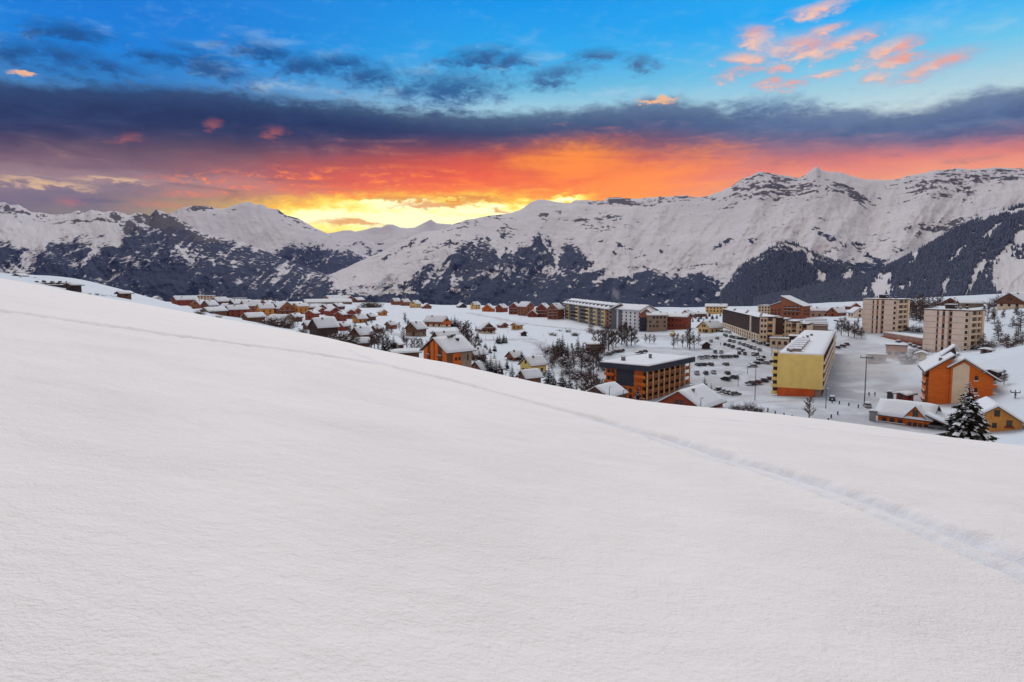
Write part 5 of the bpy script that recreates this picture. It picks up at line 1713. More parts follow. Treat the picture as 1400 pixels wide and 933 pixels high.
# ------------------------------------------------------------------ the gabled houses of the village
# base centre column, base row, width px, height px, length/width, turn, roof pitch, wall, label, extras
HOUSES = [
    # far row at the left, seen over the slope
    (253, 419, 26, 11, 2.4, -62, 30, 'red', 'long dark red chalet by the tall lamp post in the left hamlet', dict(chim=2)),
    (273, 423, 16, 10, 1.3, -35, 36, 'rust', 'rust brown chalet gable next to the long dark red chalet', {}),
    (287, 426, 17, 12, 1.4, -40, 38, 'brown', 'brown chalet with a deep gable beside the rust brown one', {}),
    (301, 418, 18, 9, 1.5, -50, 33, 'brown', 'chalet with orange gable behind the deep brown gable', {}),
    (309, 428, 14, 10, 1.2, 30, 35, 'orange2', 'small honey wood chalet turned away from its brown neighbours', {}),
    (324, 434, 24, 13, 2.0, -68, 30, 'red', 'low red brown chalet with a broad eave near the slope', {}),
    (322, 420, 16, 8, 1.4, -45, 34, 'dark', 'dark chalet half hidden behind the broad eaved red one', {}),
    (343, 430, 21, 15, 1.5, -66, 36, 'rust', 'rust red chalet with a large smooth snow roof', {}),
    (355, 421, 14, 8, 1.2, 20, 34, 'brown', 'small brown chalet behind the big smooth snow roof', {}),
    (363, 432, 18, 13, 1.5, -70, 34, 'orange2', 'honey wood chalet with its eave turned to the slope', {}),
    (377, 429, 14, 13, 1.2, -30, 38, 'brown', 'tall brown chalet squeezed between two snow roofs', {}),
    (390, 430, 20, 14, 1.1, 14, 36, 'rust', 'rust wood chalet with a wide gable over the snowy yard', dict(balc=1)),
    (347, 442, 24, 11, 1.6, -60, 26, 'brown', 'low snow buried shed roof below the honey wood chalet', dict(d=490, name='shed', cat='shed', chim=0, win=0)),
    (382, 440, 24, 11, 1.5, 55, 24, 'stone', 'snow buried stone barn roof behind the bare thicket', dict(d=500, name='barn', cat='barn', chim=0, win=0)),
    (293, 433, 26, 10, 1.8, -55, 24, 'brown', 'low white roof buried in snow under the deep brown gable', dict(d=560, name='shed', cat='shed', chim=0, win=0)),
    (411, 430, 17, 12, 1.3, -55, 24, 'orange2', 'flat pitched chalet with a lit lamp at its foot', {}),
    (425, 429, 16, 10, 1.3, -60, 24, 'red', 'red chalet adjoining the lamp lit chalet', {}),
    (427, 437, 15, 10, 1.1, -30, 24, 'red', 'small red chalet in front of the red row', {}),
    (437, 431, 14, 8, 1.2, 30, 24, 'red', 'red chalet with a rounded snow cap in the hamlet middle', {}),
    (447, 428, 15, 9, 1.3, -40, 26, 'red', 'upper red chalet of the huddled red row', {}),
    (455, 433, 16, 10, 1.2, 25, 26, 'red', 'red chalet with a round snow roof near the end of the huddle', {}),
    (466, 440, 13, 11, 1.1, -30, 26, 'red', 'tall narrow red chalet behind the great snow roof', {}),
    (476, 436, 16, 10, 1.3, 25, 24, 'red', 'brown red chalet with two stacked snow roofs', dict(balc=1)),
    (443, 462, 42, 31, 1.5, -56, 40, 'dark', 'big chalet with a great snow roof and dark dormer', dict(d=345, chim=2)),
    (456, 411, 22, 7, 1.6, -50, 28, 'rust', 'far rust chalet on the terrace edge before the valley', {}),
    (474, 411, 16, 7, 1.4, 35, 28, 'red', 'far red chalet on the terrace edge by the thicket', {}),
    (490, 414, 18, 7, 1.5, -40, 26, 'brown', 'far brown chalet beside the round thicket', {}),
    (448, 416, 50, 5, 3.0, -80, 20, 'stone', 'very long low snow roof along the terrace edge', dict(name='barn', cat='barn', chim=0)),
    (492, 442, 22, 12, 1.4, -48, 34, 'orange2', 'honey wood chalet with a dark gable window under the hamlet', {}),
    (495, 462, 34, 23, 1.4, -46, 38, 'brown', 'brown chalet with a steep gable behind the snowy trees', dict(d=350, balc=1)),
    (491, 477, 33, 15, 1.8, -72, 30, 'brown', 'snow covered barn roof just behind the slope edge', dict(d=330, name='barn', cat='barn', win=0, chim=0)),
    (541, 417, 14, 9, 1.2, -55, 34, 'rust', 'first chalet of the trio on the terrace lip', {}),
    (554, 418, 14, 9, 1.2, -55, 34, 'rust', 'second chalet of the trio on the terrace lip', {}),
    (568, 421, 17, 10, 1.2, -35, 32, 'ochre', 'yellow lit chalet closing the trio on the terrace lip', {}),
    (583, 422, 15, 6, 1.3, 10, 30, 'rust', 'small low cabin next to the yellow lit chalet', dict(name='cabin', cat='cabin')),
    (631, 421, 15, 6, 1.2, 20, 30, 'dark', 'dark cabin alone on the terrace lip', dict(name='cabin', cat='cabin')),
    (569, 460, 31, 20, 1.1, -38, 35, 'brown', 'brown chalet with small dormer above the bare trees', dict(base='stone')),
    (597, 448, 36, 16, 1.6, 62, 32, 'rust', 'wide chalet with a central gable and pale base', dict(base='cream', chim=2)),
    (610, 448, 14, 14, 1.2, 8, 38, 'orange', 'orange gable wing of the wide pale based chalet', dict(base='cream', chim=0)),
    (611, 478, 46, 26, 1.5, -58, 34, 'brown', 'large snow roof chalet right behind the orange panelled chalet', dict(d=345, chim=3)),
    (553, 490, 46, 12, 2.0, -74, 18, 'brown', 'flat snow roofed barn left of the orange panelled chalet', dict(d=262, name='barn', cat='barn', chim=0, win=0)),
    (545, 478, 12, 5, 1.3, -40, 20, 'red', 'small red roofed hut between the spruces and barn', dict(d=330, name='hut', cat='hut', chim=0)),
    (654, 492, 26, 17, 1.4, -60, 34, 'brown', 'brown chalet with a smooth roof before the spruce group', dict(d=310)),
    (666, 513, 50, 17, 1.4, -52, 30, 'rust', 'low chalet with a wide white roof at the slope edge', dict(d=270, chim=0)),
    (704, 496, 26, 16, 1.3, -46, 36, 'rust', 'chalet with a snowy dormer behind the yellow house', dict(d=330)),
    (729, 512, 40, 24, 1.25, -48, 34, 'yellow', 'bright yellow house among the snowy spruces', dict(d=300, name='house', cat='house')),
    (724, 528, 36, 22, 1.3, -55, 34, 'brown', 'snow roof in front of the bright yellow house', dict(d=265, chim=0, win=0)),
    (665, 456, 27, 15, 1.2, 16, 34, 'brown', 'brown chalet with pale base above the spruce group', dict(base='cream', balc=1)),
    (687, 449, 17, 8, 1.4, 25, 26, 'rust', 'low rust red hut on the open snowfield', dict(name='hut', cat='hut', chim=0)),
    (707, 451, 18, 10, 1.6, -35, 26, 'orange2', 'striped wooden hut on the open snowfield', dict(name='hut', cat='hut', chim=0)),
    (716, 460, 10, 4.5, 1.3, 10, 24, 'dark', 'tiny dark hut alone on the lower snowfield', dict(name='hut', cat='hut', chim=0, win=0)),
    # the terrace row
    (650, 423, 15, 10, 1.2, -45, 32, 'ochre', 'tall pale wood chalet starting the terrace row', {}),
    (668, 426, 19, 10, 1.2, -12, 32, 'orange', 'orange gabled chalet second in the terrace row', {}),
    (686, 427, 18, 11, 1.2, -30, 32, 'red', 'crimson chalet third in the terrace row', {}),
    (704, 430, 18, 16, 1.3, -12, 36, 'red', 'tall crimson chalet with lit balconies', dict(balc=2)),
    (719, 432, 24, 19, 1.4, 38, 34, 'rust', 'big brown red chalet with a wide roof in the terrace row', dict(balc=1)),
    (729, 434, 16, 10, 1.1, -10, 34, 'red', 'small steep gabled red chalet between the big ones', {}),
    (743, 434, 22, 19, 1.3, -15, 34, 'red', 'crimson residence with a pale balcony bay', dict(balc=2)),
    (760, 437, 25, 22, 1.3, -25, 36, 'rust', 'tall rust red residence touching the grey balcony bays', dict(balc=3)),
    (905, 428, 26, 8, 1.8, -60, 22, 'brown', 'low brown roof behind the taupe block', dict(d=560)),
    (914, 427, 17, 9, 1.2, 20, 32, 'rust', 'rust gable peeking behind the taupe block', dict(d=570)),
    (940, 428, 19, 10, 1.2, -24, 34, 'orange', 'orange gabled chalet above the snowy garden trees', dict(d=640)),
    (957, 428, 20, 6, 1.8, -70, 22, 'brown', 'low long roof between the orange chalet and yellow house', dict(d=650)),
    (971, 456, 36, 17, 1.3, -40, 32, 'ochre', 'ochre house with a round window row by the car park', dict(name='house', cat='house')),
    (965, 477, 13, 6.5, 1.1, 8, 30, 'dark', 'dark little hut at the car park entrance', dict(name='hut', cat='hut', chim=0, win=0)),
    (813, 483, 29, 15, 1.5, -76, 12, 'stone', 'square stone barn with a flat snow roof below the trees', dict(name='barn', cat='barn', chim=0)),
    (827, 555, 62, 27, 1.3, -30, 26, 'brown', 'white roofed chalet left of the wooden hotel', dict(d=225, chim=0)),
    (944, 568, 96, 28, 1.2, -24, 26, 'red', 'wide snow roof with a red gable in front of the hotel', dict(d=200, chim=2)),
    (1116, 427, 22, 10, 1.3, 28, 30, 'rust', 'chalet with a split snow roof beside the stacked roofs', dict(d=600)),
    (1121, 434, 42, 13, 2.2, -68, 22, 'pink', 'long pink walled chalet under the split snow roof', dict(d=570)),
    (1144, 434, 26, 14, 1.4, -32, 34, 'rust', 'rust gable chalet with a sloping white roof', dict(d=565)),
    (1151, 446, 20, 9, 1.8, -62, 14, 'rust', 'low brick coloured shed at the road bend', dict(d=520, name='shed', cat='shed', chim=0)),
    (1165, 425, 20, 11, 1.3, 32, 30, 'rust', 'rust chalet left of the tower block, higher up', dict(d=640)),
    (1171, 434, 24, 14, 1.3, 22, 32, 'peach', 'peach walled chalet left of the tower block', dict(d=540)),
    (1243, 418, 13, 8, 1.2, -20, 30, 'red', 'dark red gable right behind the tower block', dict(d=620)),
    (1302, 419, 29, 12, 1.3, -10, 26, 'brown', 'brown chalet on the slope above the tower blocks', dict(d=610)),
    (1326, 421, 34, 10, 1.9, -70, 20, 'stone', 'big blank snow roof beside the upper brown chalet', dict(d=560, chim=0)),
    (1388, 420, 44, 21, 1.2, -22, 28, 'brown', 'large brown chalet high on the right hand slope', dict(d=520, base='cream', chim=1)),
    (1259, 500, 15, 20, 1.0, -4, 20, 'cream', 'narrow cream lift house with an orange band', dict(d=330, name='lift_house', cat='building', chim=0)),
    (1348, 487, 11, 11, 1.0, -20, 10, 'taupe', 'small taupe shed behind the orange apartment chalet', dict(d=330, name='shed', cat='shed', chim=0)),
    (1358, 518, 20, 8, 1.6, -20, 16, 'dark', 'dark open lift shelter on the right hand piste', dict(d=270, name='shelter', cat='shelter', chim=0, win=0)),
    (1237, 546, 22, 8, 1.5, -30, 14, 'red', 'low red container shed by the snow heap', dict(d=250, name='shed', cat='shed', chim=0)),
    (1217, 545, 8, 6, 1.0, -10, 10, 'pole', 'green black ticket booth next to the red shed', dict(d=252, name='booth', cat='booth', chim=0, win=0, minw=1.6, ov=0.3)),
    (1193, 566, 9, 8, 1.0, -5, 6, 'metal', 'grey metal cabinet beside the chalet forecourt', dict(d=212, name='cabinet', cat='cabinet', chim=0, win=0, minw=1.4, ov=0.2)),
    (170, 408, 10, 4, 1.6, -60, 22, 'brown', 'low brown barn on the shoulder of the knoll', dict(name='barn', cat='barn', chim=0)),
    (214, 405, 11, 6, 1.3, 20, 28, 'white', 'pale house at the wood edge left of the hamlet', dict(d=900, name='house', cat='house')),
    (177, 402, 6, 6, 1.0, 0, 30, 'white', 'tiny white chapel tower at the wood edge', dict(d=760, name='chapel', cat='chapel', chim=0, minw=4.0)),
    (101, 396, 11, 4, 1.5, -50, 22, 'dark', 'dark hut in the hollow of the snowy knoll', dict(d=330, name='hut', cat='hut', chim=0)),
    (28, 383.5, 9, 4, 1.4, -40, 22, 'brown', 'brown hut on the crest of the knoll', dict(d=400, name='hut', cat='hut', chim=0, win=0)),
    (275, 433, 18, 8, 1.6, -60, 22, 'orange2', 'low honey wood shed nearest the slope in the left hamlet', dict(d=580, name='shed', cat='shed', chim=0)),
    (247, 428, 20, 7, 1.6, -64, 22, 'brown', 'small eave roofed cabin under the long dark red chalet', dict(d=640, name='cabin', cat='cabin', chim=0)),
    # more roofs in the crowded left hamlet
    (262, 411, 15, 7, 1.4, -48, 30, 'brown', 'brown chalet at the foot of the flat pale hotel', dict(d=880)),
    (312, 412, 15, 7, 1.3, 35, 32, 'rust', 'rust chalet at the wood edge behind the hamlet', dict(d=900)),
    (336, 414, 15, 7, 1.4, -52, 32, 'orange2', 'honey wood chalet under the pale flat roofed house', dict(d=880)),
    (366, 416, 15, 8, 1.3, -40, 32, 'red', 'red chalet at the back of the left hamlet', dict(d=850)),
    (398, 421, 14, 8, 1.3, 30, 32, 'brown', 'brown chalet behind the rust wide gabled chalet', dict(d=790)),
    (404, 440, 15, 9, 1.3, -44, 30, 'brown', 'low brown cabin in the snowy yard beside the lantern', dict(d=560, name='cabin', cat='cabin')),
    (416, 421, 14, 6, 1.4, -55, 26, 'rust', 'rust chalet at the back of the red row', dict(d=800)),
    (436, 421, 15, 6, 1.4, 40, 26, 'red', 'low red chalet behind the red row', dict(d=800)),
    (462, 421, 15, 7, 1.3, -36, 28, 'brown', 'brown chalet between the red row and long snow roof', dict(d=790)),
    (486, 428, 16, 8, 1.3, 30, 30, 'rust', 'rust chalet at the end of the red row by the thicket', dict(d=690)),
    (507, 437, 16, 9, 1.3, -40, 30, 'brown', 'brown chalet on the open slope right of the red row', dict(d=580)),
    (523, 431, 14, 8, 1.2, 25, 30, 'orange2', 'honey wood cabin on the snowfield under the trio', dict(d=660, name='cabin', cat='cabin')),
    (535, 447, 18, 10, 1.3, -46, 32, 'rust', 'rust chalet above the spruces at the flat barn', dict(d=490)),
    (516, 452, 18, 10, 1.3, -50, 32, 'brown', 'brown chalet between the bare thicket and honey wood chalet', dict(d=450)),
    (470, 449, 18, 11, 1.3, -42, 32, 'red', 'red chalet right behind the great snow roof', dict(d=470)),
    (423, 447, 20, 10, 1.4, -60, 28, 'brown', 'brown barn left of the great snow roof', dict(d=470, name='barn', cat='barn', chim=0)),
]
for (u, vb, pw, ph, k, rel, pitch, wall, label, kw) in HOUSES:
    house(u, vb, pw, ph, k, rel, pitch, wall, label, **kw)


# ------------------------------------------------------------------ trees
def needle_nodes(t, p):
    tc = t.n('ShaderNodeTexCoord')
    n = t.noise(tc.outputs['Object'], 1.4, 4, 0.6)
    ob = t.n('ShaderNodeObjectInfo')
    c = t.mix(n, (0.010, 0.014, 0.010), (0.035, 0.042, 0.028))
    c = t.mix(t.mul(ob.outputs['Random'], 0.5), c, (0.035, 0.026, 0.018))
    t.put(p.inputs['Base Color'], c)


M['needle'] = mat('spruce needles', (0.02, 0.028, 0.02), 0.9, 0.1, needle_nodes)


def twig_nodes(t, p):
    tc = t.n('ShaderNodeTexCoord')
    n = t.noise(tc.outputs['Object'], 0.8, 4, 0.6)
    ob = t.n('ShaderNodeObjectInfo')
    c = t.mix(n, (0.080, 0.052, 0.044), (0.160, 0.100, 0.080))
    c = t.mix(t.mul(ob.outputs['Random'], 0.6), c, (0.075, 0.062, 0.060))
    t.put(p.inputs['Base Color'], c)


M['twig'] = mat('bare twigs', (0.08, 0.05, 0.04), 0.9, 0.1, twig_nodes)


def spruce_meshes(seed, h=10.0, levels=16, arms=9, segs=3, spread=0.27, snowp=0.55, fine=1):
    """tapered trunk, drooping whorls of needle sprays and the snow lying on them; unit height h metres"""
    r = random.Random(seed)
    tk = MB(); tk.tube((0, 0, -0.6), (0, 0, h * 0.5), h * 0.022, h * 0.012, 6); tk.tube((0, 0, h * 0.5), (0, 0, h * 0.985), h * 0.012, h * 0.002, 5)
    fo = MB(); sn = MB()
    R = h * spread
    for lv in range(levels):
        f = (lv + r.uniform(-0.25, 0.25)) / levels
        f = min(max(f, 0.0), 0.985)
        z0 = h * (0.05 + 0.93 * f)
        rad = R * ((1 - f) ** 0.85) * r.uniform(0.82, 1.1) + 0.03 * h * (1 - f) + 0.012 * h
        na = max(4, int(arms * (0.45 + 0.55 * (1 - f))))
        ph = r.uniform(0, 6.28)
        for k in range(na):
            if r.random() < 0.10: continue
            a = ph + 2 * pi * k / na + r.uniform(-0.3, 0.3)
            L = rad * r.uniform(0.58, 1.2)
            ca, sa = cos(a), sin(a)
            droop = r.uniform(0.20, 0.42)
            pts = []
            for s in range(segs + 1):
                t = s / segs
                pts.append((L * t, z0 - droop * L * t * t * 0.9 + 0.10 * L * t - 0.02 * L))
            for s in range(segs):
                (ra, za), (rb, zb) = pts[s], pts[s + 1]
                for q in range(fine * 2):
                    side = -1 if q % 2 == 0 else 1
                    wa = L * (0.24 - 0.10 * s / segs) * r.uniform(0.7, 1.2) + 0.03
                    mid = ra + (rb - ra) * r.uniform(0.1, 0.5)
                    tip_r = mid + (rb - ra) * r.uniform(0.7, 1.3); sw = side * wa * r.uniform(0.5, 1.15)
                    zt = zb - r.uniform(0.05, 0.20) * L * 0.6
                    A = (ca * ra, sa * ra, za); B = (ca * rb, sa * rb, zb)
                    T = (ca * tip_r - sa * sw, sa * tip_r + ca * sw, zt)
                    Q = (ca * mid - sa * sw * 0.75, sa * mid + ca * sw * 0.75, za - 0.10 * L)
                    fo.poly((A, B, T, Q))
                    # hanging lower spray
                    if r.random() < 0.5:
                        D1 = (ca * mid - sa * sw * 0.4, sa * mid + ca * sw * 0.4, za - 0.24 * L * r.uniform(0.6, 1.2))
                        fo.poly((A, D1, B))
            if r.random() < snowp:
                s = r.randint(max(0, segs - 2), segs - 1)
                (ra, za), (rb, zb) = pts[s], pts[s + 1]
                ra = ra + (rb - ra) * r.uniform(0.0, 0.3)
                w_ = L * r.uniform(0.12, 0.24) + 0.03
                up = 0.035 * h / 10 * r.uniform(0.9, 2.0)
                P = []
                for (rr, ss, zz) in ((ra, -0.6, za), (rb * 1.02, -0.8, zb - 0.06 * L), (rb * 1.06, 0.0, zb), (rb * 1.02, 0.8, zb - 0.06 * L), (ra, 0.6, za)):
                    P.append((ca * rr - sa * w_ * ss, sa * rr + ca * w_ * ss, zz + up - 0.02 * abs(ss)))
                C = (ca * (ra + rb) / 2, sa * (ra + rb) / 2, (za + zb) / 2 + up * 2.2)
                for i in range(5):
                    sn.poly((P[i], P[(i + 1) % 5], C))
    return (tk.mesh('trunk', M['bark']), fo.mesh('crown', M['needle']), sn.mesh('snow_cover', M['snow'], True))


def bare_meshes(seed, h=10.0, shape='tall', n_main=14, sub=9, thick=1.0):
    """bare tree: trunk with limbs, limbs with twigs"""
    r = random.Random(seed)
    tk = MB(); tw = MB()
    tk.tube((0, 0, -0.5), (0, 0, h * 0.55), h * 0.016 * thick, h * 0.010 * thick, 6); tk.tube((0, 0, h * 0.55), (r.uniform(-.2, .2), r.uniform(-.2, .2), h * 0.97), h * 0.010 * thick, h * 0.002, 5)
    for i in range(n_main):
        f = 0.16 + 0.8 * (i + r.random()) / n_main
        a = r.uniform(0, 2 * pi)
        if shape == 'larch': L = h * 0.24 * (1 - f) + 0.06 * h; up = r.uniform(-0.05, 0.25)
        elif shape == 'bush': f = r.uniform(0.02, 0.25); L = h * r.uniform(0.5, 0.9); up = r.uniform(0.5, 1.6)
        else: L = h * (0.30 - 0.17 * f) * r.uniform(0.7, 1.15); up = r.uniform(0.45, 1.1)
        p0 = Vector((0, 0, h * f)) if shape != 'bush' else Vector((r.uniform(-.3, .3) * h, r.uniform(-.3, .3) * h, -0.2))
        d = Vector((cos(a), sin(a), up)).normalized()
        p1 = p0 + d * L
        tk.tube(p0, p1, h * 0.0065 * thick, h * 0.0028 * thick, 4)
        for k in range(sub):
            t = r.uniform(0.15, 1.0); q0 = p0 + d * L * t
            dd = (d + Vector((r.uniform(-1, 1), r.uniform(-1, 1), r.uniform(-0.3, 0.9))) * 0.9).normalized()
            l2 = L * r.uniform(0.25, 0.55)
            q1 = q0 + dd * l2
            tw.tube(q0, q1, h * 0.0030 * thick, h * 0.0016 * thick, 3)
            for m in range(3):
                d3 = (dd + Vector((r.uniform(-1, 1), r.uniform(-1, 1), r.uniform(-0.4, 0.9))) * 0.8).normalized()
                s0 = q0 + dd * l2 * r.uniform(0.2, 1.0)
                tw.tube(s0, s0 + d3 * l2 * r.uniform(0.3, 0.7), h * 0.0022 * thick, h * 0.0010 * thick, 3)
    return (tk.mesh('trunk', M['twig']), tw.mesh('crown', M['twig']), None)


def snowy_bush_meshes(seed, h=3.0):
    tk, tw, _ = bare_meshes(seed, h, 'bush', 26, 9, 1.7)
    r = random.Random(seed + 5)
    sn = MB()
    for i in range(14):
        a = r.uniform(0, 6.28); rr = h * r.uniform(0.05, 0.6); z = h * r.uniform(0.25, 0.8) * (1 - 0.4 * rr / h); s = h * r.uniform(0.05, 0.12)
        c = Vector((cos(a) * rr, sin(a) * rr, z))
        P = [c + Vector((cos(k * 1.047) * s * r.uniform(.7, 1.2), sin(k * 1.047) * s * r.uniform(.7, 1.2), 0)) for k in range(6)]
        for k in range(6): sn.poly((P[k], P[(k + 1) % 6], c + Vector((0, 0, s * 0.5))))
    return (tk, tw, sn.mesh('snow_cover', M['snow'], True))


SPR = [spruce_meshes(100 + i, 10, 22, 13, 3, 0.20 + 0.025 * i, 0.36) for i in range(4)]
BARE = [bare_meshes(200 + i, 10, 'tall', 30, 10, 1.5) for i in range(3)]
LARCH = [bare_meshes(300 + i, 10, 'larch', 54, 8, 1.5) for i in range(3)]
BUSH = [snowy_bush_meshes(400 + i) for i in range(3)]
PROTO = dict(spruce=(SPR, 10.0, 'spruce_tree', 'tree'), bare=(BARE, 10.0, 'bare_tree', 'tree'), larch=(LARCH, 10.0, 'larch_tree', 'tree'), bush=(BUSH, 3.0, 'shrub', 'shrub'))


def plant(kind, x, y, z, h, label, group, wide=1.0):
    lst, h0, nm, cat = PROTO[kind]
    tk, cr, sn = random.choice(lst)
    t = thing(nm, (x, y, z - 0.1), random.uniform(0, 6.28), label, cat, group)
    s = h / h0
    t.scale = (s * wide, s * wide, s)
    put('trunk' if kind != 'bush' else 'stems', tk, t); c = put('crown' if kind != 'bush' else 'twigs', cr, t)
    if sn: put('snow_cover', sn, t)
    return t


def plant_px(kind, u, vb, hpx, label, group, d=None, wide=1.0):
    if d is None: x, y, z, d = hit(u, vb)
    else:
        a, e = azel(u, vb); x, y, z = sin(a) * d, cos(a) * d, d * tan(e); z = min(z, float(ground_z(x, y)) + 0.5)
    h = hpx * d * cos(azel(u, vb)[0]) / F
    return plant(kind, x, y, z, h, label, group, wide)


# the big snow laden spruce at the slope edge
def big_spruce():
    d = 128.0
    a, e = azel(1321, 603)
    x, y, z = sin(a) * d, cos(a) * d, d * tan(e)
    h = 86 * d * cos(a) / F
    tk, fo, sn = spruce_meshes(9, h, 30, 19, 4, 0.335, 0.85, 2)
    t = thing('spruce_tree', (x, y, z), 0.4, 'big snow laden spruce before the orange apartment chalet', 'tree')
    put('trunk', tk, t); put('crown', fo, t); put('snow_cover', sn, t)


big_spruce()

